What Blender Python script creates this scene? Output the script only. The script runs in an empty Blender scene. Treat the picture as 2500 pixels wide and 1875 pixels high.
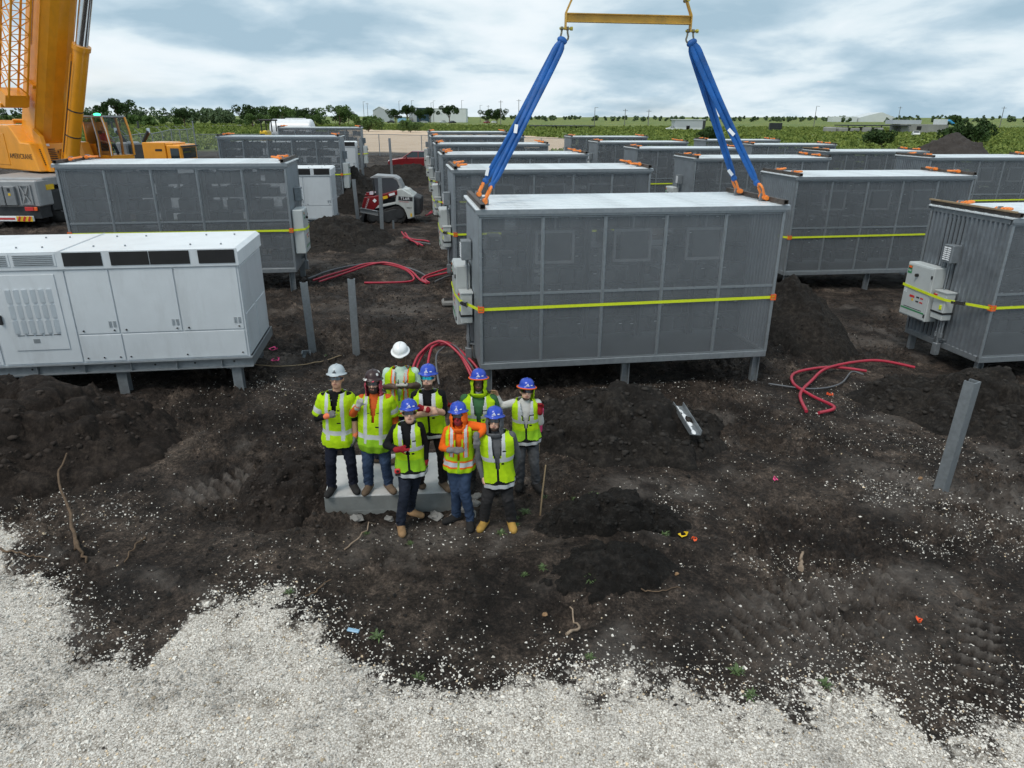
import bpy, bmesh, math, random
import numpy as np
from mathutils import Matrix, Vector, Euler
random.seed(7)
R = math.radians
scene = bpy.context.scene
col = scene.collection

# ------------------------------------------------------------------ camera
cam_d = bpy.data.cameras.new('camera'); cam = bpy.data.objects.new('camera', cam_d); col.objects.link(cam)
cam_d.sensor_width = 36.0; cam_d.lens = 24.47; cam_d.clip_start = 0.05; cam_d.clip_end = 9000
cam.location = (0, 0, 4.75)
cam.rotation_euler = (Euler((R(69), 0, 0)).to_matrix() @ Matrix.Rotation(R(0.25), 3, 'Z')).to_euler()
scene.camera = cam

# ------------------------------------------------------------------ sky and light
SUN_EL, SUN_AZ = R(56), R(215)          # azimuth clockwise from +Y
world = bpy.data.worlds.new('World'); scene.world = world; world.use_nodes = True
nt = world.node_tree; nt.nodes.clear()
def N(t, **kw):
    n = nt.nodes.new(t)
    for k, v in kw.items(): setattr(n, k, v)
    return n
def Lk(a, b): nt.links.new(a, b)
def M(op, a, b=None, c=None):
    n = N('ShaderNodeMath', operation=op)
    for i, x in enumerate((a, b, c)):
        if x is None: continue
        if isinstance(x, (int, float)): n.inputs[i].default_value = x
        else: Lk(x, n.inputs[i])
    return n.outputs[0]
out = N('ShaderNodeOutputWorld'); bg = N('ShaderNodeBackground'); bg.inputs[1].default_value = 0.1
Lk(bg.outputs[0], out.inputs[0])
sky = N('ShaderNodeTexSky', sky_type='NISHITA'); sky.sun_disc = False
sky.sun_elevation = SUN_EL; sky.sun_rotation = SUN_AZ; sky.air_density = 1.2; sky.dust_density = 2.0
tc = N('ShaderNodeTexCoord'); sp = N('ShaderNodeSeparateXYZ'); Lk(tc.outputs['Generated'], sp.inputs[0])
zz = M('ADD', M('MAXIMUM', sp.outputs[2], 0.0), 0.24)
cv = N('ShaderNodeCombineXYZ')
Lk(M('DIVIDE', sp.outputs[0], zz), cv.inputs[0]); Lk(M('DIVIDE', sp.outputs[1], zz), cv.inputs[1])
def cloud(scale, detail, rough, off, dist=0.0):
    mp = N('ShaderNodeMapping'); mp.inputs[1].default_value = off; Lk(cv.outputs[0], mp.inputs[0])
    n = N('ShaderNodeTexNoise'); n.inputs['Scale'].default_value = scale; n.inputs['Detail'].default_value = detail
    n.inputs['Roughness'].default_value = rough; n.inputs['Distortion'].default_value = dist
    Lk(mp.outputs[0], n.inputs['Vector']); return n.outputs['Fac']
big = cloud(1.45, 9, 0.50, (5.6, 2.3, 1.0), 0.3)
fine = cloud(4.5, 8, 0.6, (1.3, 2.2, 4.0), 0.2)
hole = cloud(0.8, 4, 0.5, (9.4, 1.2, 2.0))
dens = M('ADD', M('MULTIPLY', big, 0.86), M('MULTIPLY', fine, 0.14))
rp = N('ShaderNodeValToRGB'); Lk(dens, rp.inputs[0])
e = rp.color_ramp.elements
e[0].position = 0.38; e[0].color = (0.38, 0.53, 0.64, 1)
e[1].position = 0.70; e[1].color = (0.88, 0.94, 0.97, 1)
for p_, c_ in ((0.46, (0.51, 0.65, 0.75, 1)), (0.53, (0.71, 0.82, 0.88, 1)), (0.60, (0.81, 0.89, 0.94, 1))):
    x_ = e.new(p_); x_.color = c_
gain = N('ShaderNodeVectorMath', operation='SCALE'); Lk(rp.outputs[0], gain.inputs[0]); gain.inputs[3].default_value = 7.6
mx = N('ShaderNodeMix', data_type='RGBA')                    # thin places let the blue sky through
hr = N('ShaderNodeMapRange'); Lk(hole, hr.inputs[0]); hr.inputs[1].default_value = 0.34; hr.inputs[2].default_value = 0.46
hr.inputs[3].default_value = 0.82; hr.inputs[4].default_value = 1.0
Lk(hr.outputs[0], mx.inputs[0]); Lk(sky.outputs[0], mx.inputs[6]); Lk(gain.outputs[0], mx.inputs[7])
Lk(mx.outputs[2], bg.inputs[0])
sun_d = bpy.data.lights.new('sun', 'SUN'); sun_d.energy = 1.4; sun_d.angle = R(22); sun_d.color = (1.0, 0.93, 0.84)
sun = bpy.data.objects.new('sun', sun_d); col.objects.link(sun)
sv = Vector((math.sin(SUN_AZ) * math.cos(SUN_EL), math.cos(SUN_AZ) * math.cos(SUN_EL), math.sin(SUN_EL)))
sun.rotation_euler = (-sv).to_track_quat('-Z', 'Y').to_euler(); sun.location = (0, 0, 60)
vs = scene.view_settings; vs.view_transform = 'Standard'; vs.look = 'None'; vs.exposure = 0.46; vs.gamma = 1.0; vs.use_curve_mapping = False

cy = scene.cycles; cy.max_bounces = 6; cy.diffuse_bounces = 3; cy.glossy_bounces = 3; cy.transmission_bounces = 4; cy.transparent_max_bounces = 10; cy.use_adaptive_sampling = True; cy.adaptive_threshold = 0.02

# ------------------------------------------------------------------ helpers
def tag(o, label=None, cat=None, group=None, kind=None):
    for k, v in (('label', label), ('category', cat), ('group', group), ('kind', kind)):
        if v: o[k] = v
    return o
def empty(name, loc=(0, 0, 0), rz=0.0, label=None, cat=None, group=None):
    o = bpy.data.objects.new(name, None); col.objects.link(o); o.location = loc; o.rotation_euler = (0, 0, rz)
    o.empty_display_size = 0.2
    return tag(o, label, cat, group)
def copy_tree(o, parent=None):
    c = o.copy(); col.objects.link(c); c.parent = parent
    for ch in list(o.children): copy_tree(ch, c)
    return c
def rotm(axis, a): return np.array(Matrix.Rotation(a, 3, axis))
def nrm(v):
    v = np.asarray(v, float); return v / (np.linalg.norm(v) + 1e-12)
class MB:
    def __init__(s): s.v = []; s.f = []; s.m = []; s.s = []; s.X = None
    def add(s, vs, fs, mi=0, sm=False):
        n = len(s.v); vs = np.asarray(vs, float)
        if s.X is not None: vs = vs @ s.X[0].T + s.X[1]
        s.v.extend(map(tuple, vs)); s.f.extend([tuple(n + i for i in f) for f in fs])
        s.m.extend([mi] * len(fs)); s.s.extend([sm] * len(fs)); return s
    def box(s, c, d, mi=0, rot=None, bev=0.0):
        h = np.asarray(d, float) / 2; c = np.asarray(c, float)
        if bev <= 0:
            vs = np.array([(x, y, z) for x in (-1, 1) for y in (-1, 1) for z in (-1, 1)]) * h
            fs = [(0, 1, 3, 2), (4, 6, 7, 5), (0, 4, 5, 1), (2, 3, 7, 6), (0, 2, 6, 4), (1, 5, 7, 3)]
        else:
            b = min(bev, h.min() * .9); vs = []; idx = {}
            for sx in (-1, 1):
                for sy in (-1, 1):
                    for sz in (-1, 1):
                        S = np.array((sx, sy, sz))
                        for a in range(3):
                            p = S * (h - b); p[a] = S[a] * h[a]; idx[(sx, sy, sz, a)] = len(vs); vs.append(p)
            fs = []
            ax = [(1, 2), (0, 2), (0, 1)]
            for a in range(3):
                b1, b2 = ax[a]
                for sg in (-1, 1):
                    q = []
                    for u, w in ((-1, -1), (1, -1), (1, 1), (-1, 1)):
                        S = [0, 0, 0]; S[a] = sg; S[b1] = u; S[b2] = w; q.append(idx[(*S, a)])
                    fs.append(q)
                for u in (-1, 1):
                    for w in (-1, 1):
                        S0 = [0, 0, 0]; S0[a] = -1; S0[b1] = u; S0[b2] = w; S1 = list(S0); S1[a] = 1
                        fs.append([idx[(*S0, b1)], idx[(*S1, b1)], idx[(*S1, b2)], idx[(*S0, b2)]])
            for sx in (-1, 1):
                for sy in (-1, 1):
                    for sz in (-1, 1): fs.append([idx[(sx, sy, sz, a)] for a in range(3)])
            vs = np.array(vs); g = []
            for f in fs:
                p = vs[list(f)]; n_ = np.cross(p[1] - p[0], p[2] - p[0])
                g.append(tuple(f) if n_ @ p.mean(0) > 0 else tuple(f[::-1]))
            fs = g
        if rot is not None: vs = vs @ np.asarray(rot).T
        return s.add(vs + c, fs, mi)
    def cyl(s, p0, p1, r0, r1=None, n=12, mi=0, caps=True, sm=True):
        r1 = r0 if r1 is None else r1; p0 = np.asarray(p0, float); p1 = np.asarray(p1, float); d = nrm(p1 - p0)
        a = nrm(np.cross(d, (0, 0, 1) if abs(d[2]) < .9 else (1, 0, 0))); b = np.cross(d, a)
        t = np.arange(n) * 2 * math.pi / n; ring = np.outer(np.cos(t), a) + np.outer(np.sin(t), b)
        vs = np.vstack([p0 + ring * r0, p1 + ring * r1])
        s.add(vs, [(i, (i + 1) % n, n + (i + 1) % n, n + i) for i in range(n)], mi, sm)
        if caps: s.add(vs, [tuple(range(n))[::-1], tuple(range(n, 2 * n))], mi, False)
        return s
    def tube(s, pts, r, n=8, mi=0, caps=True):
        P = np.asarray(pts, float); k = len(P); rr = np.broadcast_to(np.asarray(r, float), (k,))
        T = np.gradient(P, axis=0); up = np.array((0, 0, 1.)); vs = []
        for i in range(k):
            d = nrm(T[i]); u = up if abs(d @ up) < .95 else np.array((1., 0, 0)); a = nrm(np.cross(d, u)); b = np.cross(a, d)
            t = np.arange(n) * 2 * math.pi / n; vs.append(P[i] + rr[i] * (np.outer(np.cos(t), a) + np.outer(np.sin(t), b)))
        fs = [(j * n + i, (j + 1) * n + i, (j + 1) * n + (i + 1) % n, j * n + (i + 1) % n) for j in range(k - 1) for i in range(n)]
        s.add(np.vstack(vs), fs, mi, True)
        if caps: s.add(np.vstack([vs[0], vs[-1]]), [tuple(range(n)), tuple(range(n, 2 * n))[::-1]], mi)
        return s
    def prism(s, poly, axis, lo, hi, mi=0):
        """polygon of 2d points in the plane normal to axis, extruded lo..hi along it"""
        n = len(poly); o = [i for i in range(3) if i != axis]; vs = np.zeros((2 * n, 3))
        for i, p in enumerate(poly):
            for k, z in ((0, lo), (n, hi)): vs[i + k, o[0]] = p[0]; vs[i + k, o[1]] = p[1]; vs[i + k, axis] = z
        fs = [tuple(range(n)), tuple(range(n, 2 * n))[::-1]] + [(i, n + i, n + (i + 1) % n, (i + 1) % n) for i in range(n)]
        ar = sum(poly[i][0] * poly[(i + 1) % n][1] - poly[(i + 1) % n][0] * poly[i][1] for i in range(n))
        if (ar > 0) == (axis != 1): fs = [f[::-1] for f in fs]
        return s.add(vs, [f[::-1] for f in fs] if False else fs, mi)
    def ell(s, c, r, nu=16, nv=10, mi=0, rot=None, sm=True):
        vs = [(0, 0, -1)]
        for j in range(1, nv):
            a = math.pi * j / nv - math.pi / 2
            for i in range(nu): t = 2 * math.pi * i / nu; vs.append((math.cos(a) * math.cos(t), math.cos(a) * math.sin(t), math.sin(a)))
        vs.append((0, 0, 1)); fs = []
        for i in range(nu): fs.append((0, 1 + (i + 1) % nu, 1 + i))
        for j in range(nv - 2):
            for i in range(nu):
                a = 1 + j * nu; fs.append((a + i, a + (i + 1) % nu, a + nu + (i + 1) % nu, a + nu + i))
        t = len(vs) - 1; a = 1 + (nv - 2) * nu
        for i in range(nu): fs.append((a + i, a + (i + 1) % nu, t))
        vs = np.array(vs) * np.asarray(r, float)
        if rot is not None: vs = vs @ np.asarray(rot).T
        return s.add(vs + np.asarray(c, float), fs, mi, sm)
    def lathe(s, prof, n=24, mi=0, c=(0, 0, 0), sx=1, sy=1, sm=True):
        vs = []; k = len(prof)
        for r, z in prof:
            for i in range(n): t = 2 * math.pi * i / n; vs.append((r * sx * math.cos(t), r * sy * math.sin(t), z))
        fs = [(j * n + i, j * n + (i + 1) % n, (j + 1) * n + (i + 1) % n, (j + 1) * n + i) for j in range(k - 1) for i in range(n)]
        return s.add(np.array(vs) + np.asarray(c, float), fs, mi, sm)
    def mesh(s, name, mats):
        me = bpy.data.meshes.new(name); me.from_pydata(s.v, [], s.f)
        for m in (mats if isinstance(mats, (list, tuple)) else [mats]): me.materials.append(m)
        me.polygons.foreach_set('material_index', s.m); me.polygons.foreach_set('use_smooth', s.s); me.update(); return me
    def build(s, name, mats, parent=None, loc=None):
        o = bpy.data.objects.new(name, s.mesh(name, mats)); col.objects.link(o); o.parent = parent
        if loc is not None: o.location = loc
        return o
def raw_mesh(name, V, F, mats, parent=None, smooth=False, colors=None):
    """numpy arrays; F is (n,3) or (n,4)"""
    V = np.asarray(V, np.float32); F = np.asarray(F, np.int32); k = F.shape[1]
    me = bpy.data.meshes.new(name); me.vertices.add(len(V)); me.vertices.foreach_set('co', V.ravel())
    me.loops.add(F.size); me.loops.foreach_set('vertex_index', F.ravel())
    me.polygons.add(len(F)); me.polygons.foreach_set('loop_start', np.arange(0, F.size, k, dtype=np.int32))
    me.polygons.foreach_set('loop_total', np.full(len(F), k, np.int32))
    me.polygons.foreach_set('use_smooth', np.full(len(F), smooth, bool))
    if colors is not None:
        for nm, c in colors.items():
            a = me.attributes.new(nm, 'FLOAT_COLOR', 'POINT')
            c4 = np.ones((len(V), 4), np.float32); c4[:, :c.shape[1]] = c; a.data.foreach_set('color', c4.ravel())
    for m in (mats if isinstance(mats, (list, tuple)) else [mats]): me.materials.append(m)
    me.update(calc_edges=True); me.validate()
    o = bpy.data.objects.new(name, me); col.objects.link(o); o.parent = parent; return o
def text_mesh(name, txt, size, m, parent, mat4, depth=0.002, align='CENTER', shear=0.0):
    cu = bpy.data.curves.new(name, 'FONT'); cu.body = txt; cu.size = size; cu.extrude = depth; cu.align_x = align; cu.align_y = 'CENTER'
    cu.shear = shear; cu.space_character = 1.12; cu.resolution_u = 3
    t = bpy.data.objects.new(name, cu); col.objects.link(t)
    dg = bpy.context.evaluated_depsgraph_get(); me = bpy.data.meshes.new_from_object(t.evaluated_get(dg))
    bpy.data.objects.remove(t); me.materials.clear(); me.materials.append(m); me.transform(Matrix(mat4))
    o = bpy.data.objects.new(name, me); col.objects.link(o); o.parent = parent; return o
def frame4(o, x, y):
    """4x4 with local x,y axes given, z their cross product"""
    x = nrm(x); y = nrm(y); z = np.cross(x, y); m = np.eye(4); m[:3, 0] = x; m[:3, 1] = y; m[:3, 2] = z; m[:3, 3] = o; return m.tolist()

# numpy noise
def _h(ix, iy, seed):
    h = (ix.astype(np.int64) * 374761393 + iy.astype(np.int64) * 668265263 + seed * 1274126177) & 0xffffffff
    h = ((h ^ (h >> 13)) * 1274126177) & 0xffffffff
    h = ((h ^ (h >> 16)) * 2246822519) & 0xffffffff
    return ((h ^ (h >> 15)) & 0xffff) / 65535.0
def vnoise(x, y, seed=0):
    x = np.asarray(x, float); y = np.asarray(y, float); ix = np.floor(x); iy = np.floor(y); fx = x - ix; fy = y - iy
    u = fx * fx * (3 - 2 * fx); v = fy * fy * (3 - 2 * fy)
    a = _h(ix, iy, seed); b = _h(ix + 1, iy, seed); c = _h(ix, iy + 1, seed); d = _h(ix + 1, iy + 1, seed)
    return (a * (1 - u) + b * u) * (1 - v) + (c * (1 - u) + d * u) * v
def fbm(x, y, oct=4, seed=0, gain=.5):
    s = 0; a = 1; t = 0
    for i in range(oct):
        s = s + a * vnoise(x * 2 ** i + i * 17.3, y * 2 ** i - i * 9.1, seed + i); t += a; a *= gain
    return s / t
def sstep(a, b, x): t = np.clip((np.asarray(x, float) - a) / (b - a), 0, 1); return t * t * (3 - 2 * t)

# ------------------------------------------------------------------ materials
def mat(name, c, rough=.6, metal=0.0, var=.12, vscale=4.0, bump=0.0, bscale=60.0, spec=.5, rvar=.0, c2=None, grime=0.0, coat=0.0):
    m = bpy.data.materials.new(name); m.use_nodes = True; t = m.node_tree; b = t.nodes['Principled BSDF']
    b.inputs['Roughness'].default_value = rough; b.inputs['Metallic'].default_value = metal
    b.inputs['Specular IOR Level'].default_value = spec; b.inputs['Coat Weight'].default_value = coat
    tcx = t.nodes.new('ShaderNodeTexCoord')
    c = np.array(c, float)
    lo = np.clip(c * (1 - var), 0, 1) if c2 is None else np.array(c2, float); hi = np.clip(c * (1 + var), 0, 1) if c2 is None else c
    n = t.nodes.new('ShaderNodeTexNoise'); n.inputs['Scale'].default_value = vscale; n.inputs['Detail'].default_value = 6; n.inputs['Roughness'].default_value = .65
    t.links.new(tcx.outputs['Object'], n.inputs['Vector'])
    r = t.nodes.new('ShaderNodeValToRGB'); r.color_ramp.elements[0].position = .32; r.color_ramp.elements[1].position = .68
    r.color_ramp.elements[0].color = (*lo, 1); r.color_ramp.elements[1].color = (*hi, 1); t.links.new(n.outputs['Fac'], r.inputs[0])
    src = r.outputs[0]
    if grime > 0:
        g = t.nodes.new('ShaderNodeTexNoise'); g.inputs['Scale'].default_value = 1.7; g.inputs['Detail'].default_value = 9; g.inputs['Roughness'].default_value = .7
        mp = t.nodes.new('ShaderNodeMapping'); mp.inputs[3].default_value = (1.6, 1.6, .35); t.links.new(tcx.outputs['Object'], mp.inputs[0]); t.links.new(mp.outputs[0], g.inputs['Vector'])
        q = t.nodes.new('ShaderNodeMapRange'); q.inputs[1].default_value = .5; q.inputs[2].default_value = .72; q.inputs[4].default_value = grime; t.links.new(g.outputs['Fac'], q.inputs[0])
        x = t.nodes.new('ShaderNodeMix'); x.data_type = 'RGBA'; x.inputs[7].default_value = (.09, .075, .06, 1)
        t.links.new(q.outputs[0], x.inputs[0]); t.links.new(src, x.inputs[6]); src = x.outputs[2]
    t.links.new(src, b.inputs['Base Color'])
    if rvar > 0:
        q = t.nodes.new('ShaderNodeMapRange'); q.inputs[3].default_value = max(rough - rvar, .05); q.inputs[4].default_value = min(rough + rvar, 1); t.links.new(n.outputs['Fac'], q.inputs[0]); t.links.new(q.outputs[0], b.inputs['Roughness'])
    if bump > 0:
        bn = t.nodes.new('ShaderNodeTexNoise'); bn.inputs['Scale'].default_value = bscale; bn.inputs['Detail'].default_value = 5
        t.links.new(tcx.outputs['Object'], bn.inputs['Vector']); bp = t.nodes.new('ShaderNodeBump'); bp.inputs['Strength'].default_value = bump; bp.inputs['Distance'].default_value = .02
        t.links.new(bn.outputs['Fac'], bp.inputs['Height']); t.links.new(bp.outputs[0], b.inputs['Normal'])
    return m
def see_through(name, c, rough, fac, metal=.6):
    """perforated sheet: holes too fine to tell apart at this distance"""
    m = mat(name, c, rough, metal, var=.16, vscale=1.3); t = m.node_tree
    o = t.nodes['Material Output']; b = t.nodes['Principled BSDF']; tr = t.nodes.new('ShaderNodeBsdfTransparent'); mx_ = t.nodes.new('ShaderNodeMixShader')
    mx_.inputs[0].default_value = fac; t.links.new(b.outputs[0], mx_.inputs[1]); t.links.new(tr.outputs[0], mx_.inputs[2]); t.links.new(mx_.outputs[0], o.inputs[0]); return m
MT = dict(
    galv=mat('galvanised_steel', (.25, .272, .29), .45, .5, var=.14, vscale=14, rvar=.12),
    galv_dull=mat('dull_galvanised_steel', (.25, .275, .295), .5, .45, var=.16, vscale=9, grime=.2),
    mesh=see_through('perforated_steel', (.245, .265, .285), .5, .50, .3),
    roofw=mat('pale_roof_sheet', (.74, .78, .80), .32, .25, var=.06, vscale=3, rvar=.1, grime=.22),
    black=mat('black_plastic', (.012, .012, .013), .5, 0, var=.3),
    void=mat('dark_opening', (.008, .008, .009), .8, 0, var=.3),
    unit=mat('dark_equipment', (.03, .031, .034), .45, .2, var=.35, vscale=9),
    orange=mat('orange_paint', (.86, .24, .035), .42, 0, var=.12, grime=.15),
    orange_red=mat('orange_plastic', (.85, .13, .02), .45, 0, var=.1),
    strap=mat('yellow_webbing', (.62, .72, .015), .7, 0, var=.1, vscale=30),
    cabinet=mat('cabinet_grey', (.46, .49, .49), .42, 0, var=.05, vscale=3, grime=.12),
    white=mat('white_paint', (.74, .76, .78), .35, 0, var=.05, vscale=2, grime=.10),
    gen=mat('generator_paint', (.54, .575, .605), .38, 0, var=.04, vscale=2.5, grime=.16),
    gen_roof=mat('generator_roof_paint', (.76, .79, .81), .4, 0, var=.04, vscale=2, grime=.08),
    rust=mat('rusty_dark_steel', (.085, .07, .06), .6, .4, var=.4, vscale=8),
    timber=mat('tan_wood', (.30, .22, .13), .75, 0, var=.2, vscale=12),
    concrete=mat('concrete', (.20, .195, .185), .85, 0, var=.10, vscale=5, bump=.25, bscale=50, grime=.35),
    rubber=mat('rubber', (.018, .018, .018), .75, 0, var=.3, vscale=10),
    red_pipe=mat('red_conduit', (.40, .025, .05), .4, 0, var=.12, vscale=3, grime=.25),
    grey_pipe=mat('grey_conduit', (.11, .115, .125), .5, 0, var=.15),
    red=mat('red_paint', (.20, .010, .014), .3, .1, var=.1, grime=.15, coat=.4),
    yellow=mat('yellow_paint', (.75, .48, .02), .4, 0, var=.1, grime=.15),
    crane=mat('crane_yellow', (.80, .315, .012), .36, 0, var=.08, vscale=1.5, grime=.14, coat=.25),
    deck=mat('grey_deck_paint', (.30, .31, .32), .5, .1, var=.1, grime=.25),
    dark=mat('dark_steel', (.05, .053, .057), .5, .4, var=.25),
    chrome=mat('chrome', (.62, .64, .66), .16, 1, var=.05),
    glass=mat('tinted_glass', (.02, .028, .032), .06, 0, var=.1, spec=.7),
    text=mat('dark_print', (.02, .02, .025), .6, 0, var=.1),
    wprint=mat('white_print', (.78, .8, .82), .6, 0, var=.03),
    rprint=mat('red_print', (.55, .03, .03), .5, 0, var=.05),
    gprint=mat('green_print', (.03, .22, .08), .5, 0, var=.1),
    blue=mat('blue_webbing', (.002, .088, .33), .6, 0, var=.35, vscale=3, bump=.25, bscale=30, grime=.12),
    beam=mat('worn_yellow_steel', (.52, .30, .05), .5, .2, var=.25, vscale=2, grime=.4),
)
# ------------------------------------------------------------------ the ground
def base_h(x, y):
    x = np.asarray(x, float); y = np.asarray(y, float)
    h = -.08 - .025 * np.clip(x, -15, 20) + .009 * np.clip(y, 0, 62)
    h = h * (1 - .55 * sstep(120, 400, y))
    hill = sstep(650, 1500, y) * (2 + 4 * sstep(200, 900, x)) * (.75 + .5 * fbm(x / 260, y / 400, 3, 5))
    return h + hill
BUMPS = [  # x, y, sx, sy, rot, height
    (.9, 7.45, 1.05, .20, .12, .20), (1.5, 7.15, .8, .16, -.1, .16), (.5, 6.85, .7, .22, .3, .12), (1.0, 6.4, .75, .45, .3, .12),
    (.62, 5.86, .30, .20, .2, -.2), (.15, 6.45, .3, .2, .9, -.07), (2.35, 6.9, .8, .10, .1, -.06),
    (-1.3, 13.3, .9, .45, .1, -.35), (-1.9, 14.6, 1.2, .5, .1, -.2), (-3.7, 14.4, .9, .5, .1, -.22), (2.5, 13.2, 2.6, .6, .15, -.16),
    (-4.0, 20.6, 2.0, .6, .05, -.18), (-3.0, 24.5, 1.6, .7, .1, -.2), (-.6, 11.2, 1.2, .35, .1, .1), (5.4, 15.0, 1.1, 1.0, 0, .15),
    (-1.45, 5.25, .75, .13, -.3, -.07), (-3.9, 6.25, 1.1, .14, -.3, .04), (-2.9, 9.2, .7, .6, .2, -.08), (4.6, 8.6, 1.6, .5, -.5, .05),
    (6.3, 8.3, 1.2, .7, -.4, .06), (-4.6, 8.2, .9, .5, .4, -.05), (1.9, 8.5, 1.1, .5, 0, .05)]
GEDGE_X = np.array([-9, -5.9, -5.43, -4.62, -4.2, -3.54, -3.32, -3.37 + .06, -3.2, -2.82, -2.47, -2.21, -1.61, -1.42, -.93, -.18, .76, 1.49, 2.01, 2.46, 2.68, 3.31, 3.5, 3.6, 3.75, 4.19, 4.59, 9])
GEDGE_Y = np.array([7.6, 7.5, 6.35, 5.83, 5.41, 5.2, 4.99, 5.42, 6.0, 6.11, 6.3, 5.79, 5.55, 5.21, 5.01, 5.01, 4.97, 4.92, 4.78, 4.78, 5.03, 5.24, 4.93, 4.47, 4.65, 4.79, 4.84, 5.0])
def gravel_cover(x, y):
    """1 where the white stone lies thick, falling to 0 in the mud"""
    n_ = .62 * (fbm(x * 1.3, y * 1.3, 6, 31, .68) - .5) + .34 * (fbm(x * 7, y * 7, 4, 35, .7) - .5)
    e = np.interp(x, GEDGE_X, np.convolve(np.pad(GEDGE_Y, 1, mode='edge'), (.18, .64, .18), 'valid')) + n_ * 1.7
    c = np.clip(.48 - (y - e) / 1.0, 0, 1)
    patch = np.exp(-((x + 5.7) / .9) ** 2 - ((y - 7.1) / .8) ** 2) * .9
    c = np.maximum(c, patch * sstep(.35, .6, fbm(x * 2.2, y * 2.2, 3, 33)))
    return c * c * (3 - 2 * c)
def rough_h(x, y):
    near = 1 - sstep(60, 80, y)
    gc = gravel_cover(x, y)
    r = .10 * (fbm(x * .55, y * .55, 3, 1) - .5) + .07 * (fbm(x * 1.9, y * 1.9, 3, 2) - .5)
    lump = np.abs(fbm(x * 4.5, y * 4.5, 4, 3) - .5) * 2; rug = .35 + 1.3 * sstep(.38, .62, fbm(x * .6, y * .6, 3, 71))
    r = r + rug * (.12 * (lump - .3) + .095 * (np.abs(fbm(x * 12, y * 12, 3, 4) - .5) * 2 - .3)) * (1 - .85 * gc)
    for bx, by, sx, sy, ro, hh in BUMPS:
        c, s = math.cos(ro), math.sin(ro); u = (x - bx) * c + (y - by) * s; v = -(x - bx) * s + (y - by) * c
        r = r + hh * np.exp(-(u / sx) ** 2 - (v / sy) ** 2)
    # trodden flat where the people stand, and shallow cleat marks of a tracked machine
    flat = np.exp(-((x + .6) / 1.3) ** 4 - ((y - 7.75) / .95) ** 4)
    r = r * (1 - .75 * flat)
    for ox, oy, ro, ln, wd in ((3.35, 6.35, .28, 1.3, .33), (-4.0, 8.35, .75, .6, .30), (4.7, 5.6, 1.0, 1.1, .22), (3.1, 5.75, .22, 1.2, .25)):
        c, s = math.cos(ro), math.sin(ro); u = (x - ox) * c + (y - oy) * s; v = -(x - ox) * s + (y - oy) * c
        m = (1 - sstep(ln * .8, ln, np.abs(u))) * (1 - sstep(wd * .8, wd, np.abs(v)))
        r = r + m * (.032 * np.sign(np.sin(u * 2 * math.pi / .17 + v * 4)) * np.abs(np.sin(u * 2 * math.pi / .17 + v * 4)) ** .5 - .02)
    return r * near
def ground_h(x, y): return base_h(x, y) + rough_h(x, y)
def gz(x, y): return float(ground_h(np.array([x]), np.array([y]))[0])
PAD = np.array([(-26, 84), (-1.5, 88), (9.0, 112), (13.0, 150), (11.5, 172), (-24, 218), (-56, 248), (-44, 170)], float)
def in_poly(x, y, P):
    r = np.zeros(np.shape(x), bool); j = len(P) - 1
    for i in range(len(P)):
        xi, yi = P[i]; xj, yj = P[j]
        r ^= ((yi > y) != (yj > y)) & (x < (xj - xi) * (y - yi) / (yj - yi + 1e-12) + xi); j = i
    return r
def zones(x, y):
    g = sstep(60, 66, y + 5 * (fbm(x * .12, y * .12, 3, 8) - .5))
    dirt = (1 - sstep(84, 90, y + 4 * (fbm(x * .1, y * .1, 2, 9) - .5))) * sstep(-52, -46, x) * (1 - sstep(9, 13, x))
    g = g * (1 - dirt); pad = in_poly(x + 1.5 * (fbm(x * .2, y * .2, 2, 12) - .5), y, PAD).astype(float); g = g * (1 - pad)
    g = np.maximum(g, sstep(30, 36, np.abs(x) - 6 + 6 * fbm(x * .1, y * .1, 2, 4)) * (y > 5) * (1 - dirt) * (x > 0))
    g = np.maximum(g, sstep(43, 47, -x + 3 * fbm(x * .15, y * .15, 2, 4)) * sstep(60, 64, y) * (1 - pad))
    return g, pad
ss = np.concatenate([-np.geomspace(3.2, .9, 14), np.linspace(-.84, .84, 620), np.geomspace(.9, 3.2, 14)])
q = np.concatenate([np.geomspace(2.0, 46, 780), np.geomspace(47.0, 6500, 130)])
SS, QQ = np.meshgrid(ss, q); GX = (SS * QQ).ravel(); GY = (QQ - 6).ravel()
GZ = ground_h(GX, GY); gr_, pad_ = zones(GX, GY); gv_ = gravel_cover(GX, GY)
nc = len(ss); nr = len(q); I = np.arange(nr * nc).reshape(nr, nc)
F = np.stack([I[:-1, :-1], I[:-1, 1:], I[1:, 1:], I[1:, :-1]], -1).reshape(-1, 4)
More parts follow.
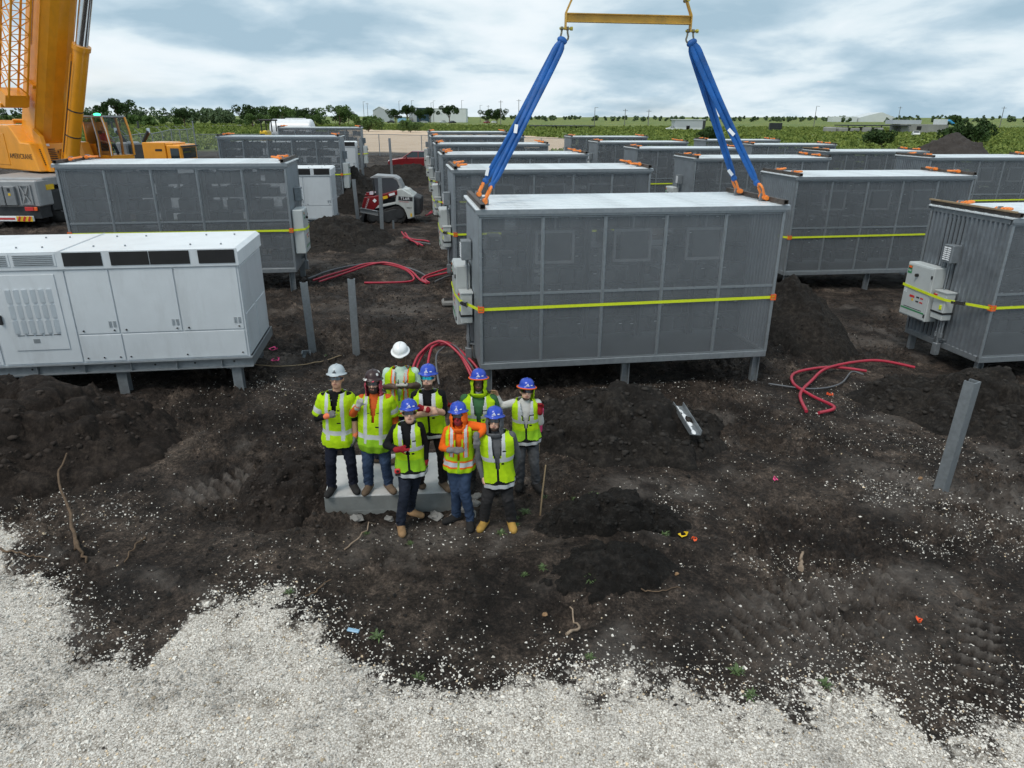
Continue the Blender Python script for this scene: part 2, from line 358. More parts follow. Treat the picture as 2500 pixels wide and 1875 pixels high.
def dry_crust(x, y):
    d = 0
    for cx_, cy_, sx_, sy_, ro, a_ in ((6.1, 8.3, 1.5, .75, -.45, 1.0), (7.6, 7.4, 1.3, 1.0, 0, .8), (2.0, 8.5, .8, .28, .0, .8), (-1.1, 7.15, .9, .30, 0, .7), (.2, 11.3, .9, .3, .1, .9), (-2.9, 17.5, 2.5, .5, .05, .6), (1.0, 7.18, .55, .12, .1, .7), (-3.9, 6.3, .9, .13, -.32, .7), (3.3, 5.6, 1.2, .35, .2, .5), (-4.0, 8.35, .55, .3, .75, .6), (3.35, 6.35, 1.2, .28, .28, .7)):
        c, s = math.cos(ro), math.sin(ro); u = (x - cx_) * c + (y - cy_) * s; v = -(x - cx_) * s + (y - cy_) * c; d = np.maximum(d, a_ * np.exp(-(u / sx_) ** 4 - (v / sy_) ** 4))
    d = d * sstep(.30, .62, fbm(x * 2.6, y * 2.6, 5, 81, .65))
    for ox, oy, ro, ln, wd in ((3.35, 6.35, .28, 1.3, .33), (-4.0, 8.35, .75, .6, .30), (4.7, 5.6, 1.0, 1.1, .22), (3.1, 5.75, .22, 1.2, .25)):
        c, s = math.cos(ro), math.sin(ro); u = (x - ox) * c + (y - oy) * s; v = -(x - ox) * s + (y - oy) * c; m = (1 - sstep(ln * .6, ln, np.abs(u))) * (1 - sstep(wd * .7, wd, np.abs(v)))
        d = np.maximum(d, m * .95 * sstep(-.2, .5, np.sin(u * 2 * math.pi / .17 + v * 4)) * sstep(.25, .5, fbm(x * 3, y * 3, 3, 88)))
    return d + .55 * sstep(.60, .74, fbm(x * .9 + 4, y * .9, 5, 83, .62)) * (1 - sstep(30, 60, y))
DRY = dry_crust(GX, GY)
def ground_material():
    m = bpy.data.materials.new('site_ground'); m.use_nodes = True; t = m.node_tree; b = t.nodes['Principled BSDF']; L = t.links.new
    at = t.nodes.new('ShaderNodeAttribute'); at.attribute_name = 'zone'; se = t.nodes.new('ShaderNodeSeparateColor'); L(at.outputs['Color'], se.inputs[0])
    ge = t.nodes.new('ShaderNodeNewGeometry')
    def noise(sc, det=8, ro=.65, dist=0):
        n = t.nodes.new('ShaderNodeTexNoise'); n.inputs['Scale'].default_value = sc; n.inputs['Detail'].default_value = det; n.inputs['Roughness'].default_value = ro; n.inputs['Distortion'].default_value = dist
        L(ge.outputs['Position'], n.inputs['Vector']); return n.outputs['Fac']
    def ramp(fac, stops):
        r = t.nodes.new('ShaderNodeValToRGB'); L(fac, r.inputs[0]); e = r.color_ramp.elements
        e[0].position, e[0].color = stops[0][0], (*stops[0][1], 1); e[1].position, e[1].color = stops[-1][0], (*stops[-1][1], 1)
        for p, c in stops[1:-1]: x = e.new(p); x.color = (*c, 1)
        return r.outputs[0]
    def mix(f, a, b_):
        x = t.nodes.new('ShaderNodeMix'); x.data_type = 'RGBA'; L(f, x.inputs[0]); L(a, x.inputs[6]); L(b_, x.inputs[7]); return x.outputs[2]
    soil = ramp(noise(.9, 10, .72, .3), [(.30, (.0105, .0083, .0072)), (.44, (.0255, .0200, .0170)), (.54, (.051, .0402, .0335)), (.63, (.10, .080, .066)), (.76, (.19, .160, .136))])
    crumb = ramp(noise(30, 8, .78), [(.32, (.25, .24, .23)), (.5, (.9, .88, .86)), (.68, (2.3, 2.25, 2.2))])
    c2_ = ramp(noise(6.5, 9, .74), [(.33, (.42, .41, .40)), (.5, (.95, .94, .93)), (.67, (1.9, 1.85, 1.8))]); m2_ = t.nodes.new('ShaderNodeMix'); m2_.data_type = 'RGBA'; m2_.blend_type = 'MULTIPLY'; m2_.inputs[0].default_value = 1; L(soil, m2_.inputs[6]); L(c2_, m2_.inputs[7]); soil = m2_.outputs[2]
    mul = t.nodes.new('ShaderNodeMix'); mul.data_type = 'RGBA'; mul.blend_type = 'MULTIPLY'; mul.inputs[0].default_value = 1; L(soil, mul.inputs[6]); L(crumb, mul.inputs[7])
    dust = ramp(noise(24, 7, .7), [(.30, (.16, .15, .14)), (.45, (.36, .35, .33)), (.62, (.52, .505, .48))])
    grass = ramp(noise(.055, 9, .7), [(.28, (.058, .10, .030)), (.42, (.10, .155, .040)), (.54, (.17, .205, .048)), (.62, (.25, .24, .06)), (.72, (.12, .17, .045))])
    gfine = ramp(noise(1.3, 6, .75), [(.3, (.55, .55, .55)), (.7, (1.35, 1.35, 1.3))])
    mg = t.nodes.new('ShaderNodeMix'); mg.data_type = 'RGBA'; mg.blend_type = 'MULTIPLY'; mg.inputs[0].default_value = 1; L(grass, mg.inputs[6]); L(gfine, mg.inputs[7])
    padc = ramp(noise(.25, 8, .6), [(.3, (.56, .42, .30)), (.7, (.68, .53, .39))])
    vo = t.nodes.new('ShaderNodeTexVoronoi'); vo.inputs['Scale'].default_value = 64; L(ge.outputs['Position'], vo.inputs['Vector']); vs_ = t.nodes.new('ShaderNodeSeparateColor'); L(vo.outputs['Color'], vs_.inputs[0])
    cell = ramp(vs_.outputs[0], [(0.0, (.39, .36, .32)), (.2, (.54, .505, .455)), (.7, (.65, .615, .565)), (1.0, (.73, .695, .645))]); gap = ramp(vo.outputs['Distance'], [(.34, (1, 1, 1)), (.75, (.52, .49, .46))])
    mv = t.nodes.new('ShaderNodeMix'); mv.data_type = 'RGBA'; mv.blend_type = 'MULTIPLY'; mv.inputs[0].default_value = 1; L(cell, mv.inputs[6]); L(gap, mv.inputs[7]); stn = ramp(noise(3.1, 7, .72), [(.50, (1, 1, 1)), (.70, (.42, .40, .37))]); ms_ = t.nodes.new('ShaderNodeMix'); ms_.data_type = 'RGBA'; ms_.blend_type = 'MULTIPLY'; ms_.inputs[0].default_value = 1; L(mv.outputs[2], ms_.inputs[6]); L(stn, ms_.inputs[7]); dust = ms_.outputs[2]
    th = t.nodes.new('ShaderNodeMath'); th.operation = 'ADD'; L(se.outputs[0], th.inputs[0]); nz_ = t.nodes.new('ShaderNodeMath'); nz_.operation = 'MULTIPLY_ADD'; nz_.inputs[1].default_value = 2.2; nz_.inputs[2].default_value = -.6; L(noise(11, 8, .82), nz_.inputs[0]); L(nz_.outputs[0], th.inputs[1]); tm_ = t.nodes.new('ShaderNodeMapRange'); tm_.interpolation_type = 'SMOOTHSTEP'; tm_.inputs[1].default_value = 1.08; tm_.inputs[2].default_value = 1.42; L(th.outputs[0], tm_.inputs[0])
    ad = t.nodes.new('ShaderNodeAttribute'); ad.attribute_name = 'dry'; dryc = ramp(noise(9, 8, .7), [(.3, (.075, .063, .055)), (.5, (.13, .112, .099)), (.7, (.20, .177, .158))]); dm = mix(ad.outputs['Fac'], mul.outputs[2], dryc)
    c = mix(tm_.outputs[0], dm, dust); c = mix(se.outputs[1], c, mg.outputs[2]); c = mix(se.outputs[2], c, padc); L(c, b.inputs['Base Color'])
    b.inputs['Specular IOR Level'].default_value = .22
    rr = t.nodes.new('ShaderNodeMapRange'); L(noise(1.4, 4), rr.inputs[0]); rr.inputs[1].default_value = .35; rr.inputs[2].default_value = .65; rr.inputs[3].default_value = .62; rr.inputs[4].default_value = .95; L(rr.outputs[0], b.inputs['Roughness'])
    bp = t.nodes.new('ShaderNodeBump'); bp.inputs['Strength'].default_value = 1.0; bp.inputs['Distance'].default_value = .05
    vb_ = t.nodes.new('ShaderNodeTexVoronoi'); vb_.feature = 'SMOOTH_F1'; vb_.inputs['Scale'].default_value = 15; L(ge.outputs['Position'], vb_.inputs['Vector']); sb_ = t.nodes.new('ShaderNodeMath'); sb_.operation = 'MULTIPLY'; sb_.inputs[1].default_value = -1.1; L(vb_.outputs['Distance'], sb_.inputs[0])
    hh = t.nodes.new('ShaderNodeMath'); hh.operation = 'ADD'; L(noise(22, 8, .75), hh.inputs[0]); L(noise(7, 6, .7), hh.inputs[1]); h2 = t.nodes.new('ShaderNodeMath'); h2.operation = 'ADD'; L(hh.outputs[0], h2.inputs[0]); L(sb_.outputs[0], h2.inputs[1]); L(h2.outputs[0], bp.inputs['Height']); st_ = t.nodes.new('ShaderNodeMapRange'); L(tm_.outputs[0], st_.inputs[0]); st_.inputs[3].default_value = 1.0; st_.inputs[4].default_value = .22; L(st_.outputs[0], bp.inputs['Strength']); L(bp.outputs[0], b.inputs['Normal'])
    return m
MT['ground'] = ground_material()
ground = raw_mesh('ground', np.stack([GX, GY, GZ], 1), F, MT['ground'], smooth=True, colors={'zone': np.stack([gv_, gr_, pad_], 1), 'dry': np.stack([DRY] * 3, 1)})
tag(ground, kind='structure')
# loose soil, shared by piles and clods
def soil_material(name, lo, mid, hi, bump=1.0):
    m = bpy.data.materials.new(name); m.use_nodes = True; t = m.node_tree; b = t.nodes['Principled BSDF']; L = t.links.new
    ge = t.nodes.new('ShaderNodeNewGeometry'); fa = []
    for sc in (1.1, 13, 55):
        n = t.nodes.new('ShaderNodeTexNoise'); n.inputs['Scale'].default_value = sc; n.inputs['Detail'].default_value = 8; n.inputs['Roughness'].default_value = .7; L(ge.outputs['Position'], n.inputs['Vector']); fa.append(n.outputs['Fac'])
    a = t.nodes.new('ShaderNodeMath'); a.operation = 'MULTIPLY_ADD'; L(fa[1], a.inputs[0]); a.inputs[1].default_value = .6; k = t.nodes.new('ShaderNodeMath'); k.operation = 'MULTIPLY'; k.inputs[1].default_value = .4; L(fa[0], k.inputs[0]); L(k.outputs[0], a.inputs[2])
    r = t.nodes.new('ShaderNodeValToRGB'); L(a.outputs[0], r.inputs[0]); e = r.color_ramp.elements; e[0].position = .34; e[0].color = (*lo, 1); e[1].position = .68; e[1].color = (*hi, 1); x = e.new(.5); x.color = (*mid, 1)
    L(r.outputs[0], b.inputs['Base Color']); b.inputs['Roughness'].default_value = .85; b.inputs['Specular IOR Level'].default_value = .2
    bp = t.nodes.new('ShaderNodeBump'); bp.inputs['Strength'].default_value = bump; bp.inputs['Distance'].default_value = .05; h = t.nodes.new('ShaderNodeMath'); h.operation = 'ADD'; L(fa[1], h.inputs[0]); L(fa[2], h.inputs[1]); L(h.outputs[0], bp.inputs['Height']); L(bp.outputs[0], b.inputs['Normal'])
    return m
MT['soil'] = soil_material('loose_soil', (.009, .0078, .007), (.024, .0205, .018), (.075, .063, .053))
MT['soil_brown'] = soil_material('loose_brown_soil', (.010, .0078, .0065), (.030, .0225, .0185), (.085, .065, .052))
MT['spoil'] = soil_material('dark_gravel_heap', (.030, .025, .023), (.055, .047, .043), (.085, .074, .068))
MT['soil_black'] = soil_material('wet_black_soil', (.0065, .0056, .005), (.016, .0138, .0122), (.055, .047, .041))
def tint_material(name, rough=.8):
    m = bpy.data.materials.new(name); m.use_nodes = True; t = m.node_tree; b = t.nodes['Principled BSDF']; a = t.nodes.new('ShaderNodeAttribute'); a.attribute_name = 'tint'
    ge = t.nodes.new('ShaderNodeNewGeometry'); n = t.nodes.new('ShaderNodeTexNoise'); n.inputs['Scale'].default_value = 90; t.links.new(ge.outputs['Position'], n.inputs['Vector'])
    q_ = t.nodes.new('ShaderNodeMapRange'); q_.inputs[3].default_value = .8; q_.inputs[4].default_value = 1.2; t.links.new(n.outputs['Fac'], q_.inputs[0])
    x = t.nodes.new('ShaderNodeVectorMath'); x.operation = 'SCALE'; t.links.new(a.outputs['Color'], x.inputs[0]); t.links.new(q_.outputs[0], x.inputs[3]); t.links.new(x.outputs[0], b.inputs['Base Color'])
    b.inputs['Roughness'].default_value = rough; b.inputs['Specular IOR Level'].default_value = .3; return m
MT['stone'] = tint_material('white_limestone'); MT['clod'] = tint_material('soil_clods', .9)
# ------------------------------------------------------------------ soil piles, stone, clods
ICO = None
def lumps(name, x, y, z, r, tint, m, seed):
    global ICO
    if ICO is None: bm_ = bmesh.new(); bmesh.ops.create_icosphere(bm_, subdivisions=1, radius=1); ICO = (np.array([v.co[:] for v in bm_.verts]), np.array([[v.index for v in f.verts] for f in bm_.faces])); bm_.free()
    rng = np.random.default_rng(seed); n = len(x); k = len(ICO[0]); V = np.broadcast_to(ICO[0], (n, k, 3)).copy(); d = rng.normal(0, 1, (n, 5, 3)); d /= np.linalg.norm(d, axis=2)[..., None]
    f = np.einsum('nkc,njc->nkj', V, d); V *= (1 - .32 * np.clip(f - .35, 0, 1).max(2) + .10 * rng.normal(0, 1, (n, k)))[..., None]; V *= rng.uniform(.7, 1.25, (n, 1, 3)) * np.array((1, 1, .7)); V = V * r[:, None, None] + np.stack([x, y, z], -1)[:, None, :]
    return raw_mesh(name, V.reshape(-1, 3), (ICO[1][None] + k * np.arange(n)[:, None, None]).reshape(-1, 3), m, smooth=True, colors={'tint': np.repeat(tint, k, 0)})
def soil_pile(label, cx, cy, rx, ry, h, rot=0.0, seed=0, m=None, n=84, lump=.09, nclod=130, cmax=.13, name='soil_pile', group='heaps of dug soil'):
    rng = np.random.default_rng(seed); g = np.linspace(-1.2, 1.2, n); U, V = np.meshgrid(g, g)
    c, s = math.cos(rot), math.sin(rot); X = cx + U * rx * c - V * ry * s; Y = cy + U * rx * s + V * ry * c
    r = np.hypot(U, V) * (1 + .55 * (fbm(U * 1.7 + seed, V * 1.7, 3, seed) - .5))
    p = np.clip(1 - r, 0, 1); Z = base_h(X, Y) + rough_h(X, Y) * .5 + h * np.power(p, .85) * (.75 + .6 * fbm(U * 2.3, V * 2.3 + seed, 3, seed + 5)) * 1.15
    mask = sstep(0, .18, p)
    Z = Z + mask * lump * (np.abs(fbm(X * 3.1, Y * 3.1, 4, seed + 9) - .5) * 3 - .35)
    Z = Z + mask * (.045 * (np.abs(fbm(X * 9, Y * 9, 3, seed + 3) - .5) * 3 - .4) + .02 * (fbm(X * 24, Y * 24, 2, seed + 4) - .5)) * min(1, cmax / .1)
    cxs = rng.normal(0, .5, nclod); cys = rng.normal(0, .5, nclod); rad = cmax * rng.random(nclod) ** 2.2 + .03
    for a, b, q_ in zip(cxs, cys, rad):
        if a * a + b * b > 1.05: continue
        px = cx + a * rx * c - b * ry * s; py = cy + a * rx * s + b * ry * c
        d2 = ((X - px) / (1 + .3 * math.sin(a * 9))) ** 2 + (Y - py) ** 2; k = d2 < q_ * q_
        if k.any(): Z[k] = np.maximum(Z[k], Z[k].mean() + .75 * np.sqrt(q_ * q_ - d2[k]) - q_ * .25)
    Z = Z - .10 * sstep(.92, 1.15, r)
    I_ = np.arange(n * n).reshape(n, n); F_ = np.stack([I_[:-1, :-1], I_[:-1, 1:], I_[1:, 1:], I_[1:, :-1]], -1).reshape(-1, 4)
    keep = (r.ravel()[F_].max(1) < 1.2); F_ = F_[keep]
    o = raw_mesh(name, np.stack([X.ravel(), Y.ravel(), Z.ravel()], 1), F_, m or MT['soil'], smooth=True)
    if n > 65:
        w_ = mask.ravel() * (1 + 1.2 * (p.ravel() < .35)); w_ = w_ / w_.sum(); nk = 800; ci = rng.choice(n * n, nk, p=w_); rr_ = cmax * (.06 + .32 * rng.random(nk) ** 4.5); v_ = rng.uniform(.8, 1.5, nk)[:, None] * (np.array((.030, .023, .019)) if m is MT['soil_brown'] else (np.array((.010, .009, .008)) if m is MT['soil_black'] else np.array((.024, .021, .0185))))
        cl = lumps('clods', X.ravel()[ci], Y.ravel()[ci], Z.ravel()[ci] + rr_ * .05, rr_, v_, MT['clod'], seed); cl.parent = o; cl['kind'] = 'stuff'
    return tag(o, label, 'soil pile', group)
PILES = [  # label, x, y, rx, ry, h, rot, seed, brown
    ('large lumpy brown soil pile at the left edge in front of the white generator', -7.3, 9.3, 2.3, 1.75, .90, .1, 11, 1),
    ('dark clod pile in front of the slung container, right of the people', 1.75, 10.3, 1.6, 1.3, .66, .2, 12, 0),
    ('broad dark soil pile behind the leaning steel post at right', 8.3, 11.7, 1.9, 1.3, .55, -.35, 13, 0),
    ('tall soil pile between the slung container and the container on its right', 6.7, 16.4, 1.25, 2.0, 1.15, .2, 14, 0),
    ('soil pile between the grey panelled container and the steel posts', -6.9, 27.2, 2.4, 3.0, .7, .1, 15, 0),
    ('long dark soil ridge in front of the red car', -8.1, 50.5, 5.2, 3.2, 1.05, .1, 16, 0),
    ('crumbly soil bank against the left side of the concrete slab', -2.95, 8.4, .62, 1.1, .22, .1, 17, 1),
    ('soil bank left of the tracked loader beside the back container', -8.0, 36.5, 2.2, 2.8, 1.5, .1, 18, 0),
    ('low black soil mound in the mud right of the wooden stake', 1.22, 7.47, 1.0, .40, .27, .1, 19, 2),
    ('small black crumbly mound in the mud nearest the white stone', 1.15, 6.55, .85, .5, .22, .35, 20, 2),
]
for lb, x, y, rx, ry, h, ro, sd, br in PILES:
    sm = rx < 1.3
    soil_pile(lb, x, y, rx, ry, h, ro, sd, (MT['soil'], MT['soil_brown'], MT['soil_black'])[br], n=(150 if y < 13 else 90) if rx > 1.4 else 90, lump=.07 if sm else .20, cmax=.05 if rx < .9 and ry < .6 else (.10 if sm else .2), nclod=220)
o = soil_pile('distant brown heap of crushed stone in the green field at right', 58.5, 98, 5.6, 4.6, 2.5, .0, 21, MT['spoil'], n=60, lump=.2, cmax=.5, group=None)

OCT = np.array([(1, 0, 0), (-1, 0, 0), (0, 1, 0), (0, -1, 0), (0, 0, 1), (0, 0, -1)], float)
OCTF = np.array([(0, 2, 4), (2, 1, 4), (1, 3, 4), (3, 0, 4), (2, 0, 5), (1, 2, 5), (3, 1, 5), (0, 3, 5)])
def stones(name, x, y, r, tint, m, seed, sink=.25, squash=.7):
    rng = np.random.default_rng(seed); n = len(x); V = np.broadcast_to(OCT, (n, 6, 3)).copy()
    V *= rng.uniform(.62, 1.25, (n, 6, 1)); V += rng.normal(0, .16, (n, 6, 3)); V[..., 2] *= squash
    a = rng.uniform(0, 6.28, n); b = rng.normal(0, .5, n); ca, sa, cb, sb = np.cos(a), np.sin(a), np.cos(b), np.sin(b)
    x1 = V[..., 0] * cb[:, None] + V[..., 2] * sb[:, None]; z1 = -V[..., 0] * sb[:, None] + V[..., 2] * cb[:, None]; y1 = V[..., 1]
    W = np.stack([x1 * ca[:, None] - y1 * sa[:, None], x1 * sa[:, None] + y1 * ca[:, None], z1], -1) * r[:, None, None]
    W += np.stack([x, y, ground_h(x, y) + r * sink], -1)[:, None, :]
    F_ = (OCTF[None] + 6 * np.arange(n)[:, None, None]).reshape(-1, 3)
    return raw_mesh(name, W.reshape(-1, 3), F_, m, colors={'tint': np.repeat(tint, 6, 0)})
rng = np.random.default_rng(5)
def stone_tint(n, rng, warm=.0):
    v = rng.uniform(.54, .84, n); t = np.stack([v, v * .95, v * .87], 1); w = rng.random(n) < (.06 + warm); t[w] *= np.array([.9, .76, .58]); d = rng.random(n) < .08; t[d] *= .55; return t
n0 = 150000; x = rng.uniform(-7.6, 7.6, n0); y = rng.uniform(2.4, 8.6, n0); gc = gravel_cover(x, y)
k = rng.random(n0) < gc ** 1.3 * (.35 + .8 * sstep(.25, .45, fbm(x * 2.5, y * 2.5, 3, 40))); x, y = x[k], y[k]
r = rng.uniform(.006, .0135, len(x)) * (1 + .8 * (rng.random(len(x)) < .08))
gravel = stones('gravel', x, y, r, stone_tint(len(x), rng) * (1 - .5 * sstep(.50, .70, fbm(x * 1.5, y * 1.5, 5, 45, .62)))[:, None], MT['stone'], 6)
tag(gravel, 'white crushed limestone spread thickly over the foreground', 'gravel', kind='stuff')
n1 = 160000; x = rng.uniform(-7.5, 9, n1); y = rng.uniform(4.3, 17, n1)
e_ = np.interp(x, GEDGE_X, GEDGE_Y); dd = np.maximum(y - e_, 0)
D = 30 * (fbm(x * 1.1, y * 1.1, 3, 50) ** 2) * 4 * sstep(.40, .62, fbm(x * .8, y * .8, 3, 52)) + 800 * np.exp(-dd / .28) * sstep(.34, .58, fbm(x * 2.4, y * 2.4, 4, 51)) + 110 * np.exp(-dd / .8) * sstep(.3, .6, fbm(x * 3, y * 3, 4, 57))
D += 420 * sstep(1.4, 2.6, x) * (1 - sstep(7.8, 11.5, y)) * sstep(.50, .66, fbm(x * 1.5 + y * .9, y * 1.9, 5, 54)) + 22 * sstep(1.0, 2.0, x)
D += 260 * np.exp(-((x + 4.5) / .35) ** 2 - ((y - 11.9) / .35) ** 2) + 150 * np.exp(-((x + .8) / .9) ** 2 - ((y - 7.2) / .25) ** 2) + 120 * np.exp(-((x + 5.6) / .8) ** 2 - ((y - 7.6) / .7) ** 2)
D *= 1 - .9 * (y > 13)
k = rng.random(n1) < 1.9 * D * (16.5 * 12.7 / n1); x, y = x[k], y[k]
r = (.0035 + .0095 * rng.random(len(x)) ** 2.2) * (1 + .7 * (rng.random(len(x)) < .05))
tag(stones('loose_stones', x, y, r, stone_tint(len(x), rng, .03), MT['stone'], 7), 'white stones scattered thinly over the dark mud', 'gravel', kind='stuff')
n2 = 34000; x = rng.uniform(-9, 11, n2); y = rng.uniform(4.6, 24, n2) ; gc = gravel_cover(x, y)
D = (1 - gc) * (.15 + .85 * sstep(.42, .62, fbm(x * .7, y * .7, 3, 60)))
k = rng.random(n2) < D; x, y = x[k], y[k]; r = .006 + .030 * rng.random(len(x)) ** 3.2; v = rng.uniform(.010, .042, len(x))
tag(stones('soil_clods', x, y, r, np.stack([v, v * .87, v * .77], 1), MT['clod'], 8, squash=.85), 'crumbs and clods of dark soil lying on the mud', 'soil', kind='stuff')

# ------------------------------------------------------------------ the mesh-sided equipment containers
CL, CW, CH = 5.53, 2.17, 2.82
def shackle_mesh():
    b = MB(); pts = [(0, -.062, 0), (0, -.066, .09)]
    for i in range(9): a = math.pi * i / 8; pts.append((0, -.085 * math.cos(a), .17 + .085 * math.sin(a)))
    pts += [(0, .066, .09), (0, .062, 0)]
    b.tube(pts, [.026, .024] + [.023] * 9 + [.024, .026], 8)
    for y_ in (-.064, .064): b.cyl((0, y_ - .024, 0), (0, y_ + .024, 0), .046, n=12)
    b2 = MB(); b2.cyl((0, -.13, 0), (0, .12, 0), .024, n=10); b2.cyl((0, -.15, 0), (0, -.115, 0), .045, n=6, sm=False)
    return b.mesh('shackle', MT['orange']), b2.mesh('pin', MT['orange'])
SHM = shackle_mesh()
def part(name, me, parent, loc=(0, 0, 0), rot=(0, 0, 0)):
    o = bpy.data.objects.new(name, me); col.objects.link(o); o.parent = parent; o.location = loc; o.rotation_euler = rot; return o
MT['hang'] = mat('hung_frame_grey', (.17, .18, .19), .6, .1, var=.1)
def make_container():
    root = empty('equipment_container'); hl, hw = CL / 2, CW / 2
    f = MB()
    for y in (-hw, hw):
        f.box((0, y * .985, .06), (CL, .07, .12), bev=.008); f.box((0, y * .985, CH - .05), (CL, .07, .10), bev=.008)
        for x in (-hl, hl): f.box((x * .993, y * .984, CH / 2), (.06, .06, CH - .2), bev=.008)
    for x in (-hl, hl): f.box((x * .99, 0, .06), (.07, CW - .14, .12), bev=.008); f.box((x * .99, 0, CH - .05), (.07, CW - .14, .10), bev=.008)
    f.box((0, 0, .05), (CL - .15, CW - .16, .04), 1)
    f.build('frame', [MT['galv'], MT['dark']], root)
    pm = {}
    for nm, z0, z1 in (('lo', .125, 1.384), ('hi', 1.398, CH - .105)):
        b = MB(); w = CL / 5 - .03; zc, zh = (z0 + z1) / 2, z1 - z0
        q2 = (w - .028) / 2; b.add([(-q2, 0, z0 + .012), (q2, 0, z0 + .012), (q2, 0, z1 - .012), (-q2, 0, z1 - .012)], [(0, 1, 2, 3)])
        for sx in (-1, 1): b.box((sx * (w / 2 - .008), 0, zc), (.016, .022, zh), 1)
        for q_ in (z0 + .008, z1 - .008): b.box((0, 0, q_), (w - .034, .022, .016), 1)
        pm[nm] = b.mesh('mesh_panel', [MT['mesh'], MT['galv']])
    mu = MB(); mu.box((0, 0, CH / 2), (.026, .045, CH - .22), bev=.004)
    for i in range(9): mu.cyl((0, -.024, .25 + i * .29), (0, -.029, .25 + i * .29), .010, n=6)
    mum = mu.mesh('mullion', MT['galv']); rl = MB(); rl.box((0, 0, 1.39), (CL / 5 - .03, .026, .014)); rlm = rl.mesh('rail', MT['galv'])
    for y, ro in ((-hw + .02, 0), (hw - .02, math.pi)):
        for i in range(5):
            x = -hl + CL * (i + .5) / 5
            part('mesh_panel', pm['lo'], root, (x, y, 0), (0, 0, ro)); part('mesh_panel', pm['hi'], root, (x, y, 0), (0, 0, ro)); part('rail', rlm, root, (x, y, 0), (0, 0, ro))
        for i in range(1, 5): part('mullion', mum, root, (-hl + CL * i / 5, y, 0), (0, 0, ro))
    # ribbed end walls
    nr_ = 17; prof = []
    for i in range(nr_):
        y0 = -hw + .08 + (CW - .16) * i / nr_; d = (CW - .16) / nr_
        prof += [(0, y0), (0, y0 + d * .45), (.045, y0 + d * .58), (.045, y0 + d * .88)]
    prof.append((0, hw - .08)); vs = [(x, y, z) for z in (.11, CH - .09) for x, y in prof]; k = len(prof)
    for sx in (-1, 1):
        b = MB(); b.add([(sx * (hl - .035) + sx * x, y, z) for x, y, z in vs], [(i, i + 1, k + i + 1, k + i) for i in range(k - 1)]); b.build('end_wall', MT['galv_rib'], root)
    # roof of lengthwise planks
    npk = 9; b = MB(); w = (CW + .08) / npk; b.box((0, 0, CH + .018), (CL + .10, w - .010, .036), bev=.006); b.box((0, w * .36, CH + .040), (CL + .10, .018, .012))
    pk = b.mesh('roof_plank', MT['roofw'])
    for i in range(npk): part('roof_plank', pk, root, (0, -CW / 2 - .04 + w * (i + .5), 0))
    b = MB(); b.box((0, -hw - .045, CH - .012), (CL + .12, .014, .075)); b.box((0, hw + .045, CH - .012), (CL + .12, .014, .075)); b.build('roof_trim', MT['galv'], root)
    lb = MB()
    for y in (-1, 1): lb.box((0, 0, 0), (.001, .001, .001))
    lb = MB(); t_ = .008
    for dx, dz, sx, sz in ((-.04, 0, t_, .08), (.04, 0, t_, .08), (0, .036, .08, t_), (0, -.036, .08, t_)): lb.box((dx, 0, dz), (sx, CW + .16, sz))
    lb.box((0, 0, 0), (.06, CW + .02, .06), 1); lbm = lb.mesh('lift_beam', [MT['rust'], MT['void']])
    lg = MB(); lg.prism([(-.07, -.04), (.07, -.04), (.07, .06), (.045, .12), (-.045, .12), (-.07, .06)], 1, -.016, .016); lgm = lg.mesh('lifting_lug', MT['galv_dull'])
    for sx in (-1, 1):
        part('lift_beam', lbm, root, (sx * (hl - .06), 0, CH + .085))
        for y in (-.52, .50):
            part('lifting_lug', lgm, root, (sx * (hl - .17), y, CH + .06))
            s_ = part('shackle', SHM[0], root, (sx * (hl - .17), y, CH + .12), (0, -sx * R(84 + 7 * math.sin(y * 9 + sx)), R(10) * sx * (1 if y > 0 else -.6)))
            part('pin', SHM[1], s_)
    # legs
    lgp = MB(); lgp.box((0, 0, -.6), (.012, .14, 1.2)); lgp.box((-.04, -.066, -.6), (.08, .012, 1.2)); lgp.box((-.04, .066, -.6), (.08, .012, 1.2)); lgp.box((-.02, 0, -.006), (.16, .18, .012)); lgpm = lgp.mesh('leg', MT['galv'])
    for x in (-hl + .14, 0, hl - .14):
        for y in (-hw + .14, hw - .14): part('leg', lgpm, root, (x, y, 0), (0, 0, math.pi / 2 if y < 0 else -math.pi / 2))
    # inside: racks of units, hanging frames
    for i in range(5):
        b = MB(); rg = random.Random(40 + i); x0 = -CL / 10 + .08
        for row in range(7):
            z = .28 + row * .345
            b.box((0, .1, z - .03), (CL / 5 - .1, .62, .02), 1)
            xx = x0
            while xx < CL / 10 - .2:
                w = rg.uniform(.14, .3); h = rg.uniform(.2, .30)
                if rg.random() < .9: b.box((xx + w / 2, .1 + rg.uniform(-.08, .08), z + h / 2 - .02), (w, .5, h), 0, bev=.01)
                if rg.random() < .45: b.box((xx + w / 2, -.19, z + h * .7), (.06, .004, .012), 2)
                xx += w + rg.uniform(.01, .05)
        for sx in (-1, 1): b.box((sx * (CL / 10 - .05), .1, 1.4), (.04, .6, 2.5), 1)
        o = b.build('equipment_rack', [MT['unit'], MT['dark'], MT['wprint']], root); o.location = (-hl + CL * (i + .5) / 5, .25, 0)
    hf = MB(); w, h = .70, .58
    for sx in (-1, 1): hf.box((sx * (w / 2 - .02), 0, 0), (.045, .05, h))
    for sz in (-1, 1): hf.box((0, 0, sz * (h / 2 - .02)), (w - .09, .05, .045))
    hf.box((.04, .03, 0), (w - .2, .03, h - .1), 1); hf.box((0, 0, h / 2 + .12), (.03, .012, .24))
    hfm = hf.mesh('hanging_frame', [MT['hang'], MT['unit']])
    for x in (-1.40, 0.02, 1.38): part('hanging_frame', hfm, root, (x, -hw + .22, 2.16))
